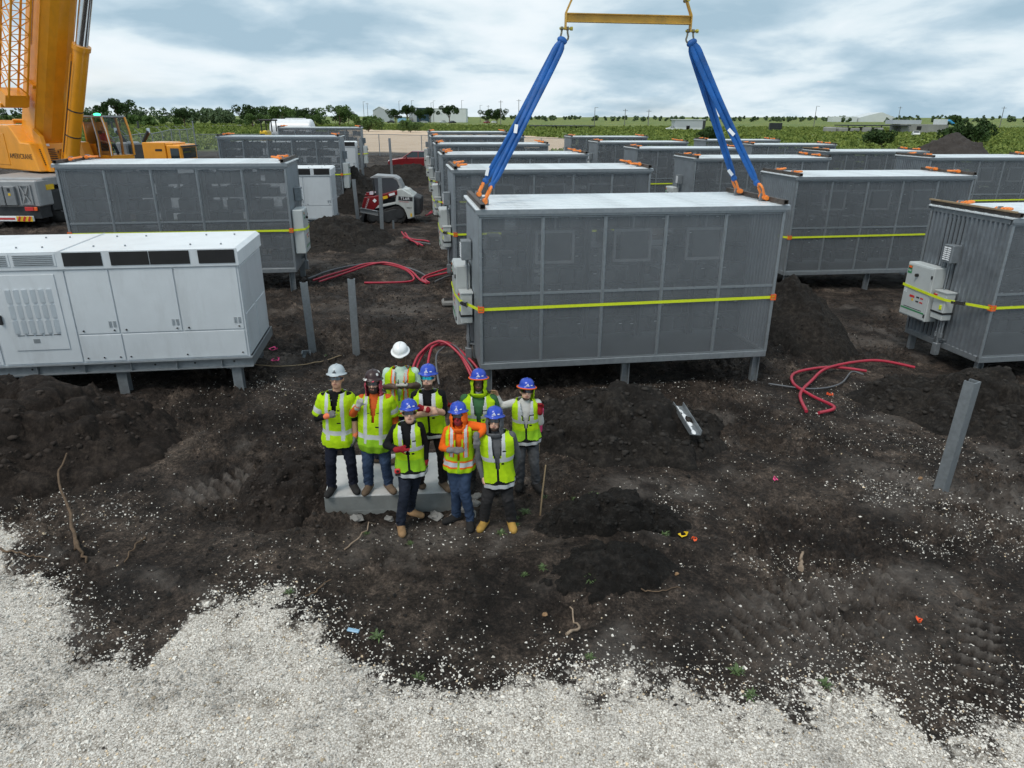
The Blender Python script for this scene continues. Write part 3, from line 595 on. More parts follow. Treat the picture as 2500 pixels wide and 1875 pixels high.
    # switchgear on the left end
    X0 = -hl - .02
    c_ = MB(); c_.box((X0 - .15, .62, 1.07), (.28, .82, 1.16), bev=.015); cab = c_.build('control_cabinet', MT['cabinet'], root)
    d_ = MB(); d_.box((X0 - .298, .62, 1.07), (.018, .76, 1.10), bev=.006); dr = d_.build('cabinet_door', MT['cabinet'], cab)
    xf = X0 - .309
    s_ = MB(); s_.box((xf, .92, 1.50), (.004, .12, .17), 0); s_.box((xf - .001, .92, 1.555), (.004, .10, .045), 1); s_.box((xf - .001, .92, 1.525), (.004, .11, .02), 2)
    s_.box((xf, .62, .66), (.004, .72, .03), 0); s_.box((xf, .62, .70), (.004, .55, .012), 2)
    for i in range(4): s_.box((xf, .94 - .01 * (i % 2), 1.10 - i * .03), (.003, .10, .012), 3)
    s_.box((xf, .70, .95), (.003, .15, .05), 4); s_.box((xf, .67, .88), (.003, .06, .05), 5)
    for i in range(4): s_.box((xf, .52 - .12 * (i % 2), .96 - .09 * (i // 2)), (.003, .09, .03), 4 if i % 2 else 2)
    s_.build('warning_labels', [MT['gprint'], MT['orange_red'], MT['text'], MT['wprint'], MT['rprint'], MT['yellow']], cab)
    text_mesh('lettering', 'ESG', .05, MT['wprint'], cab, frame4((xf - .004, .92, 1.475), (0, -1, 0), (0, 0, 1)), .001)
    k_ = MB(); k_.cyl((X0 - .30, .66, 1.42), (X0 - .36, .66, 1.42), .035, n=10); k_.box((X0 - .362, .66, 1.42), (.02, .02, .06), 1); k_.build('rotary_switch', [MT['black'], MT['rust']], cab)
    for z in (.62, 1.45):
        h_ = MB(); h_.box((X0 - .305, .245, z), (.02, .03, .07)); h_.build('latch', MT['dark'], cab)
    d_ = MB(); d_.box((X0 - .13, -.02, .92), (.22, .34, .58), bev=.012); d_.box((X0 - .13, -.02, 1.212), (.25, .37, .02)); dis = d_.build('disconnect_box', MT['cabinet'], root)
    d_ = MB(); d_.box((X0 - .246, -.02, .78), (.014, .345, .035), 0); d_.box((X0 - .13, -.195, .78), (.235, .014, .035), 0); d_.box((X0 - .25, .10, 1.13), (.03, .08, .03), 1); d_.box((X0 - .25, -.1, .9), (.02, .05, .09), 2); d_.build('handle', [MT['black'], MT['rprint'], MT['strap']], dis)
    d_ = MB(); d_.box((X0 - .10, .10, 1.98), (.19, .26, .36), bev=.01); vb = d_.build('vent_box', MT['galv_dull'], root)
    for j in range(2):
        for i in range(7): d_ = MB(); d_.box((X0 - .20, .165 - .10 * j, 1.86 + .04 * i), (.012, .08, .02), rot=rotm('Y', .5)); d_.build('louvre', MT['white'], vb)
    d_ = MB(); d_.box((X0 - .10, -.5, 1.12), (.16, .02, .02)); 
    for y in (.02, -.12):
        d_ = MB(); d_.cyl((X0 - .10, y, .64), (X0 - .10, y, .20), .022, n=10); d_.cyl((X0 - .10, y, .34), (X0 - .10, y, .24), .038, n=10); d_.cyl((X0 - .10, y, .22), (X0 + .03, y, .17), .022, n=10); d_.build('conduit', MT['galv'], root)
    d_ = MB(); d_.cyl((X0 - .08, .10, 1.80), (X0 - .08, .10, 1.21), .018, n=8); d_.cyl((X0 - .08, .3, 1.80), (X0 - .08, .3, 1.64), .018, n=8); d_.build('conduit', MT['galv'], root)
    d_ = MB(); d_.cyl((X0 - .10, -.06, .64), (X0 - .10, -.06, -.1), .032, n=10); d_.box((X0 - .10, -.06, -.02), (.12, .12, .26), bev=.01); d_.build('conduit', MT['galv'], root)
    return root
MT['galv_rib'] = mat('ribbed_galvanised_sheet', (.33, .36, .39), .38, .7, var=.12, vscale=3, rvar=.1)
CONT = [  # x, y (front left corner), yaw deg, base height, rotated, strap, label
    (-.57, 11.9, 9.0, .45, 0, 1, 'mesh-sided container hung from the blue slings behind the people'),
    (-1.60, 19.46, 9.0, .57, 0, 1, 'mesh-sided container directly behind the one hung from the blue slings'),
    (-2.63, 27.03, 8.6, .59, 0, 1, 'third mesh-sided container in the row behind the slung one'),
    (-3.74, 35.4, 8.2, .66, 0, 1, 'fourth mesh-sided container in the row behind the slung one'),
    (-4.82, 43.4, 8.0, .80, 0, 0, 'fifth mesh-sided container in the row behind the slung one'),
    (-5.90, 51.6, 8.0, .90, 0, 0, 'farthest mesh-sided container in the row behind the slung one'),
    (9.33, 13.19, 8.8, .18, 0, 1, 'container cut by the right frame edge, its ribbed end and grey cabinet facing us'),
    (8.12, 20.65, 7.4, .34, 0, 1, 'mesh-sided container just right of the slung one, beyond the tall soil pile'),
    (6.98, 27.93, 8.4, .45, 0, 0, 'mesh-sided container behind the right pair of slings, cabinet on its left end'),
    (6.18, 36.6, 8.0, .46, 0, 1, 'fourth container back in the row right of the slung one'),
    (5.01, 43.5, 8.0, .53, 0, 0, 'fifth container back in the row right of the slung one'),
    (4.05, 51.6, 8.0, .62, 0, 0, 'farthest container in the row right of the slung one, by the tan pad'),
    (13.62, 52.2, 7.0, .42, 0, 0, 'farthest container of the right-hand row, seen between the two right slings'),
    (14.9, 45.9, 6.0, .35, 0, 0, 'second farthest container of the right-hand row, right of the slings'),
    (15.58, 36.4, 8.4, .36, 0, 0, 'container of the right-hand row with a timber strip on its left roof edge'),
    (16.81, 29.4, 7.6, .44, 0, 1, 'nearest container of the right-hand row, running out of frame at the right'),
    (-11.37, 18.03, 8.5, .76, 1, 1, 'grey mesh-sided container behind the big white generator'),
    (-13.68, 34.07, 7.5, 1.0, 1, 1, 'middle mesh-sided container of the left row, left of the tracked loader'),
    (-15.92, 50.08, 8.5, 1.17, 1, 1, 'farthest mesh-sided container of the left row, beside the tan pad')]
def strap_thing(loc, rz, lab, rot180):
    t = empty('ratchet_strap', loc, rz, lab, 'strap', 'yellow straps around containers'); hl, hw = CL / 2 + .012, CW / 2 + .012; z = 1.13; X0 = -CL / 2 - .02
    pts = [(-hl, -hw), (hl, -hw), (hl, hw), (-hl, hw), (X0 - .32, 1.03), (X0 - .32, .23), (X0 - .26, -.195)]; b = MB(); n = len(pts); zs = [z, z + .04, z, z, z + .02, z - .02, z - .05]
    vs = []
    for (x, y), q_ in zip(pts, zs):
        for o_ in (0, .006):
            k = 1 + o_ / max(abs(x), abs(y)); vs += [(x * k, y * k, q_ - .027), (x * k, y * k, q_ + .027)]
    fs = []
    for i in range(n):
        a, c = 4 * i, 4 * ((i + 1) % n); fs += [(a + 2, c + 2, c + 3, a + 3), (a, a + 1, c + 1, c), (a + 1, a + 3, c + 3, c + 1), (a, c, c + 2, a + 2)]
    b.add(vs, fs); b.build('band', MT['strap'], t)
    for x, y, q_ in ((-hl, -hw, z), (hl, -hw, z + .04), (hl, hw, z), (-hl, hw, z)):
        c_ = MB(); sx, sy = (1 if x > 0 else -1), (1 if y > 0 else -1)
        c_.box((x - sx * .03, y + sy * .012, q_), (.10, .012, .02)); c_.box((x + sx * .014, y - sy * .03, q_), (.012, .10, .02))
        for dz in (-.045, .045): c_.box((x - sx * .03, y + sy * .012, q_ + dz), (.10, .014, .02)); c_.box((x + sx * .014, y - sy * .03, q_ + dz), (.014, .10, .02))
        for dx in (-.075, .015): c_.box((x + sx * dx, y + sy * .012, q_), (.018, .012, .075))
        c_.build('corner_protector', MT['orange_red'], t)
    c_ = MB(); c_.box((X0 - .20, -.52, z - .03), (.05, .16, .07), rot=rotm('Z', .5)); c_.cyl((X0 - .17, -.62, z - .07), (X0 - .17, -.62, z + .03), .018, n=8); c_.box((X0 - .23, -.42, z - .05), (.03, .12, .05), rot=rotm('Z', .5)); c_.build('ratchet', MT['chrome'], t)
    return t
proto = make_container()
containers = []
STRAP_LAB = {0: 'yellow strap across the container hung from the blue slings', 1: 'yellow strap on the container directly behind the slung one', 2: 'yellow strap on the third container behind the slung one', 3: 'yellow strap on the fourth container behind the slung one',
             6: 'yellow strap over the grey cabinet of the rightmost near container', 7: 'yellow strap on the container just right of the slung one', 9: 'yellow strap seen in the gap right of the row of middle containers', 15: 'yellow strap on the container running out of the right frame edge',
             16: 'yellow strap on the container behind the white generator', 17: 'yellow strap on the container left of the tracked loader', 18: 'yellow strap on the farthest container of the left row'}
for i, (x, y, yw, zb, rot, st, lb) in enumerate(CONT):
    o = proto if i == 0 else copy_tree(proto); a = R(yw); cx = x + math.cos(a) * CL / 2 - math.sin(a) * CW / 2; cy = y + math.sin(a) * CL / 2 + math.cos(a) * CW / 2
    o.location = (cx, cy, zb); o.rotation_euler = (0, 0, a + (math.pi if rot else 0)); tag(o, lb, 'container', 'mesh-sided equipment containers'); containers.append(o)
    if st: strap_thing((cx, cy, zb), a + (math.pi if rot else 0), STRAP_LAB[i], rot)
# the slung one: its shackles stand up along the slings
for ch in containers[0].children:
    if ch.name.startswith('shackle'):
        sx = -1 if ch.location.x < 0 else 1; ch.rotation_euler = (R(-6 if ch.location.y > 0 else 6) * 1, -sx * R(27), 0)
# timber edge strip
for i in (14, 6):
    t_ = containers[i]; b = MB(); b.box((-CL / 2 - .03, 0, CH + .14), (.05, CW + .1, .03)); b.build('timber_strip', MT['timber'], t_)
# ------------------------------------------------------------------ generators
GL, GW, GH = 7.0, 1.93, 2.06
def make_generator():
    """origin at the right front bottom corner; x runs to -GL, y back"""
    g = empty('generator_enclosure')
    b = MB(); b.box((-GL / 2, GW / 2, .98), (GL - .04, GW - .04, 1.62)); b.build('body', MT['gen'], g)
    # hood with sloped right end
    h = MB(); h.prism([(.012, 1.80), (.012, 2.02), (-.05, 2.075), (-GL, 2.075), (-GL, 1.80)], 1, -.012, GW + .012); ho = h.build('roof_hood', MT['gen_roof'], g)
    h = MB(); h.box((-2.78, GW / 2, 2.079), (.03, GW + .01, .012)); h.build('roof_seam', MT['gen'], ho)
    for x in (-.35, -.85, -1.9, -2.4, -3.2, -3.6, -4.4):
        for y in (.45, 1.5):
            h = MB(); h.cyl((x, y, 2.076), (x, y, 2.10), .016, n=8); h.build('roof_bolt', MT['galv'], ho)
    hf = MB(); hf.box((-GL / 2 + .005, -.016, 1.94), (GL + .0, .008, .285)); hf.build('hood_fascia', MT['gen'], ho)
    for u0, u1 in ((-2.71, -2.12), (-1.99, -1.40), (-1.385, -.76), (-.62, -.04), (-6.9, -6.3), (-6.2, -5.6)):
        w = MB(); w.box(((u0 + u1) / 2, -.024, 1.955), (u1 - u0, .014, .22)); w.build('intake_opening', MT['void'], ho)
    for u0, u1 in ((-3.47, -2.84), (-4.15, -3.53), (-4.85, -4.25)):
        fr = MB(); fr.box(((u0 + u1) / 2, -.022, 1.955), (u1 - u0 + .03, .012, .20)); fo = fr.build('grille_plate', MT['gen'], ho)
        for i in range(6):
            w = MB(); w.box(((u0 + u1) / 2, -.034, 1.88 + i * .03), (u1 - u0 - .04, .012, .012), rot=rotm('X', .5)); w.build('louvre', MT['galv_dull'], fo)
    def panel(name, u0, u1, z0, z1, m='gen', pr=.016):
        p = MB(); p.box(((u0 + u1) / 2, -pr / 2 + .018, (z0 + z1) / 2), (u1 - u0 - .012, pr, z1 - z0 - .012), bev=.005); return p.build(name, MT[m], g)
    for u0, u1 in ((-1.055, -.045), (-2.065, -1.065), (-2.745, -2.075), (-4.9, -4.0), (-5.9, -4.91), (-6.95, -5.91)):
        d = panel('access_door', u0, u1, .68, 1.78)
        w = MB()
        for q in (-.13, -.06):
            for i in range(5): w.box((u1 + q, -.003, .80 + i * .022), (.045, .006, .010))
        w.build('vent_slots', MT['galv_dull'], d)
        for uu in (u0 + .1, u1 - .08): w = MB(); w.cyl((uu, 0, .74), (uu, -.012, .74), .016, n=8); w.build('latch', MT['chrome'] if uu > u0 + .2 else MT['black'], d)
    for u0, u1 in ((-2.055, -.045), (-2.745, -2.065), (-6.95, -4.0)):
        d = panel('lower_panel', u0, u1, .19, .67)
        for uu in (u0 + .08, (u0 + u1) / 2, u1 - .08): w = MB(); w.cyl((uu, 0, .26), (uu, -.012, .26), .015, n=8); w.build('latch', MT['chrome'], d)
    d = panel('vent_door', -3.98, -2.755, .19, 1.78)
    p = MB(); p.box((-3.33, -.006, 1.08), (.84, .012, 1.28), bev=.004); pp = p.build('louvre_plate', MT['gen'], d)
    for r_ in range(3):
        for i in range(6):
            w = MB(); w.box((-3.66 + i * .125, -.022, 1.37 - r_ * .26), (.075, .03, .22), rot=rotm('Z', .55)); w.build('louvre', MT['gen'], pp)
    for i in range(5): w = MB(); w.box((-3.62 + i * .14, -.014, .70), (.11, .006, .010)); w.build('slot', MT['void'], pp)
    w = MB(); w.box((-3.40, -.014, .60), (.10, .006, .07)); w.build('small_grille', MT['galv_dull'], pp)
    w = MB(); w.box((-3.87, -.02, .98), (.05, .04, .16), bev=.01); w.build('door_handle', MT['black'], d)
    # right end
    for y0, y1, z0, z1 in ((.06, GW - .06, .95, 1.76), (.10, .90, .25, .92), (.98, GW - .10, .25, .92)):
        p = MB(); p.box((-.016, (y0 + y1) / 2, (z0 + z1) / 2), (.014, y1 - y0, z1 - z0), bev=.004); p.build('end_panel', MT['gen'], g)
    # skid
    s = MB(); s.box((-GL / 2, .03, .085), (GL + .06, .02, .17)); s.box((-GL / 2, .0, .165), (GL + .06, .12, .012)); s.box((-GL / 2, .0, .006), (GL + .06, .12, .012))
    s.box((-GL / 2, GW - .03, .085), (GL + .06, .02, .17)); s.box((.02, GW / 2, .085), (.02, GW, .17)); s.box((-GL / 2, GW / 2, .13), (GL - .1, GW - .2, .04), 1)
    for i in range(9): s.box((-.5 - i * .75, .0, .085), (.012, .09, .15))
    sk = s.build('skid_beam', [MT['galv'], MT['dark']], g)
    for i in range(10): w = MB(); w.cyl((-.3 - i * .66, .018, .09), (-.3 - i * .66, .012, .09), .018, n=8); w.build('bolt_hole', MT['void'], sk)
    p = MB(); p.box((0, 0, -.01), (.30, .26, .02)); p.box((0, 0, -.6), (.012, .16, 1.2)); p.box((0, -.08, -.6), (.16, .012, 1.2)); p.box((0, .08, -.6), (.16, .012, 1.2)); pm = p.mesh('leg', MT['galv_dull'])
    for x in (-.28, -2.2, -3.75, -5.4, -6.8):
        for y in (.09, GW - .09): part('leg', pm, g, (x, y, 0))
    return g
gen0 = make_generator()
for i, (x, y, z, yw, lb) in enumerate(((-4.62, 11.67, .60, .146, 'big white generator enclosure on steel legs filling the left foreground'), (-7.02, 27.9, .80, .146, 'white generator whose end shows behind the grey container on the left'), (-9.35, 43.6, 1.25, .146, 'farthest white generator, seen left of the tan pad'))):
    o = gen0 if i == 0 else copy_tree(gen0); o.location = (x, y, z); o.rotation_euler = (0, 0, yw); tag(o, lb, 'generator', 'white generator enclosures')

# ------------------------------------------------------------------ lifting gear over the slung container
a0 = R(9.0); c0 = containers[0].location
def lug(sx, y):
    x = sx * (CL / 2 - .17); return np.array((c0.x + x * math.cos(a0) - y * math.sin(a0), c0.y + x * math.sin(a0) + y * math.cos(a0), c0.z + CH + .12))
BL, BR = np.array((.89, 13.45, 6.35)), np.array((3.13, 13.75, 6.35))
ax = nrm(BR - BL)
t = empty('spreader_beam', tuple((BL + BR) / 2 + (0, 0, -.06)), 0, 'worn yellow spreader beam holding the two pairs of blue slings', 'spreader beam')
ct = np.array(t.location); yaw = math.atan2(ax[1], ax[0])
b = MB(); b.X = (rotm('Z', yaw), np.array((0, 0, .06)))
Ln = np.linalg.norm(BR - BL) - .04
b.box((0, 0, 0), (Ln, .02, .11)); b.box((0, 0, .062), (Ln, .12, .014)); b.box((0, 0, -.062), (Ln, .12, .014)); b.build('beam', MT['beam'], t)
for sx in (-1, 1):
    b = MB(); b.X = (rotm('Z', yaw), np.array((0, 0, .06))); x0 = sx * (Ln / 2 + .012)
    b.box((x0, 0, -.06), (.022, .10, .26)); v = np.array((sx * -.11, 0, .24)); u = nrm(v); b.box(np.array((x0, 0, .07)) + v / 2, (.024, .09, np.linalg.norm(v)), rot=rotm('Y', math.atan2(u[0], u[2]))); b.build('end_plate', MT['beam'], t)
MT['bare'] = mat('bare_forged_steel', (.20, .18, .13), .45, .7, var=.25)
MT['gold'] = mat('yellow_zinc_bolt', (.45, .38, .06), .4, .4, var=.2)
bow = MB(); pts = [(0, -.05, 0), (0, -.054, -.07)] + [(0, -.07 * math.cos(math.pi * i / 8), -.13 - .07 * math.sin(math.pi * i / 8)) for i in range(9)] + [(0, .054, -.07), (0, .05, 0)]
bow.tube(pts, .017, 8); bow.cyl((0, -.07, 0), (0, -.03, 0), .032, n=10); bow.cyl((0, .03, 0), (0, .07, 0), .032, n=10); bowm = bow.mesh('bow', MT['bare'])
pn = MB(); pn.cyl((0, -.11, 0), (0, .09, 0), .019, n=10); pn.cyl((0, -.14, 0), (0, -.10, 0), .034, n=6, sm=False); pnm = pn.mesh('pin', MT['gold'])
tops = {}
for sx, P_ in ((-1, BL), (1, BR)):
    s_ = empty('lower_shackle', tuple(P_ + np.array((sx * .005, 0, -.17))), math.pi / 2 + yaw, '%s steel shackle joining spreader beam and %s pair of blue slings' % (('left', 'left') if sx < 0 else ('right', 'right')), 'shackle')
    part('bow', bowm, s_); part('pin', pnm, s_); tops[sx] = P_ + np.array((sx * .03, 0, -.33))
    s_ = empty('upper_shackle', tuple(P_ + np.array((-sx * .12, 0, .31))), yaw, 'dark shackle on the upper %s end of the spreader beam at the top edge' % ('left' if sx < 0 else 'right'), 'shackle')
    o1 = part('bow', bowm, s_, (0, 0, .0), (math.pi, 0, 0)); o2 = part('pin', pnm, s_)
    w = MB(); top = P_ + np.array((-sx * .9, 0, 3.4)); w.tube([P_ + np.array((-sx * .12, 0, .50)), top, (2.0, 13.6, 14.0)], .012, 8)
    tag(w.build('wire_rope', MT['dark']), 'steel wire rope rising from the %s upper shackle' % ('left' if sx < 0 else 'right'), 'rope')
def sling(p0, p1, w0, w1, seed, lab):
    rg = random.Random(seed); t = empty('lifting_sling', tuple(p1), 0, lab, 'sling', 'blue lifting slings'); o_ = np.asarray(p1, float)
    d = nrm(p1 - p0); v = nrm(np.cross(d, (0, -1, .2))); nn = np.cross(v, d); b = MB(); n = 40; K = 14
    for st in (-1, 1):
        vs = []
        for i in range(n + 1):
            f = i / n; c = p0 + (p1 - p0) * f + np.array((0, 0, -.10 * math.sin(math.pi * f) * .3)); pinch = 1 - .3 * math.exp(-((f - 0) / .03) ** 2) - .35 * math.exp(-((f - 1) / .04) ** 2)
            w = (w0 + (w1 - w0) * f) * pinch; tw = .25 * math.sin(f * 2.6 + seed); vv = v * math.cos(tw) + nn * math.sin(tw); n2 = nn * math.cos(tw) - v * math.sin(tw)
            cc = c + vv * st * w * .26 * math.sin(min(1, max(0, min(f, 1 - f) * 14)) * math.pi / 2)
            for k in range(K):
                a = 2 * math.pi * k / K; rr = 1 + .10 * math.sin(3 * a + f * 9 + seed); vs.append(cc + vv * math.cos(a) * w * .27 * rr + n2 * math.sin(a) * .030 * rr - o_)
        fs = [(i * K + k, i * K + (k + 1) % K, (i + 1) * K + (k + 1) % K, (i + 1) * K + k) for i in range(n) for k in range(K)] + [tuple(range(K))[::-1], tuple(range(n * K, n * K + K))]
        b.add(vs, fs, 0, True)
    # stitched loop ends around the shackle bows
    for q, ww in ((p0 + d * .03, w0), (p1 - d * .03, w1)): b.ell(q - o_, (ww * .48, .05, .06), 14, 8, 0, rot=np.stack([v, nn, -d], 1))
    b.build('sleeve', MT['blue'], t)
    g = MB(); q = p0 + (p1 - p0) * (.62 if seed % 2 else .93) - o_; g.box(q + nn * .05 + v * .05, (.06, .004, .15), rot=np.stack([v, nn, -d], 1) @ rotm('Y', .3)); g.build('tag', MT['wprint'], t)
    return t
SL = {(-1, -.52): ('front blue sling of the left pair, nearest the camera'), (-1, .50): ('rear blue sling of the left pair, partly hidden by the front one'), (1, -.52): ('front blue sling of the right pair, reaching the near roof corner'), (1, .50): ('rear blue sling of the right pair, reaching the far roof corner')}
for i, ((sx, y), lb) in enumerate(SL.items()):
    e_ = lug(sx, y); u = nrm(tops[sx] - e_); sling(tops[sx] + np.array((0, (.03 if y > 0 else -.03), 0)), e_ + u * .25, .19, .125, 3 + i, lb)

# ------------------------------------------------------------------ steel posts, channels, slab and small site things
def channel_post(name, p, h, yaw, tilt, lab, w=.15, d=.09, t_=.012, grp='galvanised steel posts'):
    o = empty(name, p, yaw, lab, 'post', grp); b = MB(); z0, z1 = -.5, h
    b.box((0, 0, (z0 + z1) / 2), (w - .002, t_, z1 - z0)); b.box((-w / 2 + t_ / 2, d / 2, (z0 + z1) / 2), (t_, d, z1 - z0)); b.box((w / 2 - t_ / 2, d / 2, (z0 + z1) / 2), (t_, d, z1 - z0))
    for sx in (-1, 1): b.box((sx * (w / 2 - .02), d - t_ / 2, (z0 + z1) / 2), (.03, t_, z1 - z0))
    x = b.build('channel', MT['galv'], o); x.rotation_euler = tilt; return o
channel_post('steel_post', (-4.25, 14.1, gz(-4.25, 14.1)), 1.62, .25, (0, R(-1.5), 0), 'left of the two steel posts standing between generator and cable coil')
channel_post('steel_post', (-3.34, 14.15, gz(-3.34, 14.15)), 1.66, .15, (0, R(.5), 0), 'right of the two steel posts standing between generator and cable coil')
channel_post('steel_post', (6.0, 8.46, gz(6.0, 8.46)), 1.62, .55, (R(1), R(1.5), 0), 'leaning steel post standing alone in the mud at right', .16, .13)
channel_post('steel_post', (-6.75, 30.9, gz(-6.75, 30.9)), 1.85, .1, (0, R(-2), 0), 'left post of the pair in front of the tracked loader')
channel_post('steel_post', (-5.45, 29.4, gz(-5.45, 29.4)), 2.15, .1, (0, R(1), 0), 'right post of the pair in front of the tracked loader')
b = MB(); b.box((0, 0, 0), (1.45, .02, .16)); b.box((0, 0, .085), (1.45, .12, .012)); b.box((0, 0, -.085), (1.45, .12, .012)); b.box((-.05, -.07, .10), (.85, .02, .03))
o = b.build('cross_beam', MT['galv']); o.location = (-6.1, 30.2, gz(-6.1, 30.2) + .72); o.rotation_euler = (0, 0, -.85); tag(o, 'grey steel beam across the pair of posts before the tracked loader', 'beam')
channel_post('steel_post', (-9.6, 46.5, gz(-9.6, 46.5)), 2.9, .1, (0, R(-1), 0), 'left of the two far posts behind the tracked loader canopy')
channel_post('steel_post', (-7.8, 46.8, gz(-7.8, 46.8)), 2.9, .1, (0, R(-1), 0), 'right of the two far posts behind the tracked loader canopy')
channel_post('steel_stub', (-5.05, 29.9, gz(-5.05, 29.9)), .35, .1, (0, 0, 0), 'short steel stub in the ground by the tracked loader', .08, .04)
# channel offcut on the clod pile
b = MB(); b.box((0, 0, .008), (.20, 1.0, .014)); b.box((-.093, 0, .05), (.014, 1.0, .085)); b.box((.093, 0, .05), (.014, 1.0, .085))
for i in range(7): b.ell((random.uniform(-.05, .05), -.42 + i * .14, .018), (.05, .09, .012), 8, 6, 1)
o = b.build('channel_offcut', [MT['galv'], MT['wprint']]); o.location = (2.72, 9.95, gz(2.72, 9.95) + .37); o.rotation_euler = (R(6), R(6), R(6)); o.scale = (.9, .9, .9); tag(o, 'cut piece of steel channel lying on the side of the clod pile', 'steel offcut')
b = MB(); b.box((0, 0, .05), (.16, .012, .12)); b.box((-.08, -.05, .05), (.012, .12, .12)); b.box((.08, -.05, .05), (.012, .12, .12)); b.box((0, -.05, .0), (.17, .12, .012)); o = b.build('channel_end', MT['galv']); o.location = (-4.28, 13.75, gz(-4.28, 13.75) + .06); o.rotation_euler = (R(15), 0, .2); tag(o, 'stub of steel channel on the ground beside the left post', 'steel offcut')
# slab
def slab():
    b = MB(); n = 16; c = [(-2.36, 7.66), (-.75, 7.80), (-.98, 8.93), (-2.50, 8.80)]
    def pt(u, v): c_ = np.array(c); return (c_[0] * (1 - u) + c_[1] * u) * (1 - v) + (c_[3] * (1 - u) + c_[2] * u) * v
    E_ = [pt(i / n, 0) for i in range(n)] + [pt(1, i / n) for i in range(n)] + [pt(1 - i / n, 1) for i in range(n)] + [pt(0, 1 - i / n) for i in range(n)]; k = len(E_); rg = random.Random(3)
    cc = np.mean(E_, 0); rings = [(-.22, 1.0), (.02, 1.0), (.055, 1.0), (.062, .997), (.262, .997), (.278, .990), (.28, .975)]; vs = []
    for z, sc in rings:
        for p in E_: j = rg.uniform(-.004, .004); q = cc + (np.array(p) - cc) * (sc + j * .6); vs.append((q[0], q[1], z + (j * .6 if z > .25 else 0)))
    fs = [(r * k + i, r * k + (i + 1) % k, (r + 1) * k + (i + 1) % k, (r + 1) * k + i) for r in range(len(rings) - 1) for i in range(k)] + [tuple(range((len(rings) - 1) * k, len(rings) * k))]
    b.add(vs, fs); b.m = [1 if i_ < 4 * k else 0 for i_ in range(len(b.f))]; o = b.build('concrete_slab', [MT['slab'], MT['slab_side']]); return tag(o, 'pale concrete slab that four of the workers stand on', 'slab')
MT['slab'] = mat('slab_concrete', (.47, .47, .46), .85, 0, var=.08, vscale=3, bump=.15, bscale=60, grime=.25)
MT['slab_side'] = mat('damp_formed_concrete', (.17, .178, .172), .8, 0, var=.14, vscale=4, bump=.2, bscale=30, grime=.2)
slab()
def rock(name, p, r, seed, m, lab, cat='rubble', group='lumps of broken concrete beside the slab'):
    rg = np.random.default_rng(seed); b = MB(); b.ell((0, 0, 0), (1, 1, 1), 9, 6); V = np.array(b.v); V *= rg.uniform(.72, 1.2, (len(V), 1)); b.v = list(map(tuple, V * np.array(r))); b.s = [False] * len(b.s)
    o = b.build(name, m); o.location = p; o.rotation_euler = (0, 0, rg.uniform(0, 6)); return tag(o, lab, cat, group)
for i, (x, y, s_) in enumerate(((-.95, 7.63, .13), (-.72, 7.60, .10), (-.52, 7.70, .11), (-.50, 7.95, .10), (-.47, 8.15, .09), (-.60, 7.78, .08), (-1.95, 7.56, .10), (-1.55, 7.58, .07))):
    rock('concrete_rubble', (x, y, gz(x, y) + .02), (s_, s_ * .7, s_ * .5), 70 + i, MT['concrete'], 'rough grey lump of broken concrete at the foot of the slab')
# wooden stakes
def stake(x, y, h, r_, lab, tilt, flag=None):
    t = empty('survey_stake', (x, y, gz(x, y)), 0, lab, 'stake'); b = MB(); b.tube([(0, 0, -.15), (tilt * h * .5, 0, h * .5), (tilt * h, .01, h)], [r_, r_, r_ * .8], 6); b.build('stake', MT['timber'], t)
    if flag: b = MB(); b.box((tilt * h + .005, -.01, h - .16), (.055, .022, .34), rot=rotm('Y', .05)); b.build('ribbon', flag, t)
MT['pink'] = mat('pink_ribbon', (.85, .07, .26), .6, 0, var=.12); MT['flagy'] = mat('yellow_tape', (.75, .5, .01), .6, 0, var=.1); MT['flago'] = mat('orange_tape', (.9, .12, .03), .6, 0, var=.1)
stake(.36, 7.73, .72, .012, 'thin bare wooden stake at the right of the people', .09)
stake(.36, 8.55, 1.16, .010, 'survey stake with pink ribbon beside the rightmost man', .02, MT['pink'])
def ribbon_scrap(x, y, m, lab, s_=.08, seed=0, grp=None):
    rg = np.random.default_rng(seed); n = 7; z0 = gz(x, y); b = MB(); vs = []
    for i in range(n): a = i * .9 + seed; vs += [(s_ * math.cos(a) * rg.uniform(.3, 1), s_ * math.sin(a) * rg.uniform(.3, 1), .01 + rg.uniform(0, .05)), (s_ * .9 * math.cos(a + .5), s_ * .9 * math.sin(a + .5), .025 + rg.uniform(0, .05))]
    b.add(vs, [(2 * i, 2 * i + 1, 2 * i + 3, 2 * i + 2) for i in range(n - 1)]); o = b.build('ribbon_scrap', m); o.location = (x, y, z0); md = o.modifiers.new('thick', 'SOLIDIFY'); md.thickness = .004; return tag(o, lab, 'ribbon', grp)
ribbon_scrap(-5.05, 14.0, MT['pink'], 'pink ribbon scrap on the ground right of the white generator', .10, 1); ribbon_scrap(-4.75, 13.2, MT['pink'], 'pink ribbon scrap in front of the stub of steel channel', .10, 2)
ribbon_scrap(2.10, 7.32, MT['flagy'], 'yellow tape knot on the mud right of the black mound', .075, 3); ribbon_scrap(2.20, 7.15, MT['flago'], 'orange tape end beside the yellow tape knot', .04, 4)
ribbon_scrap(3.75, 8.75, MT['pink'], 'tiny pink marker on the stony mud at right', .04, 5); ribbon_scrap(4.25, 5.9, MT['flago'], 'tiny orange marker on the mud near the right gravel edge', .035, 6); ribbon_scrap(5.95, 12.1, MT['flago'], 'orange marker near the foot of the broad soil pile', .07, 7)
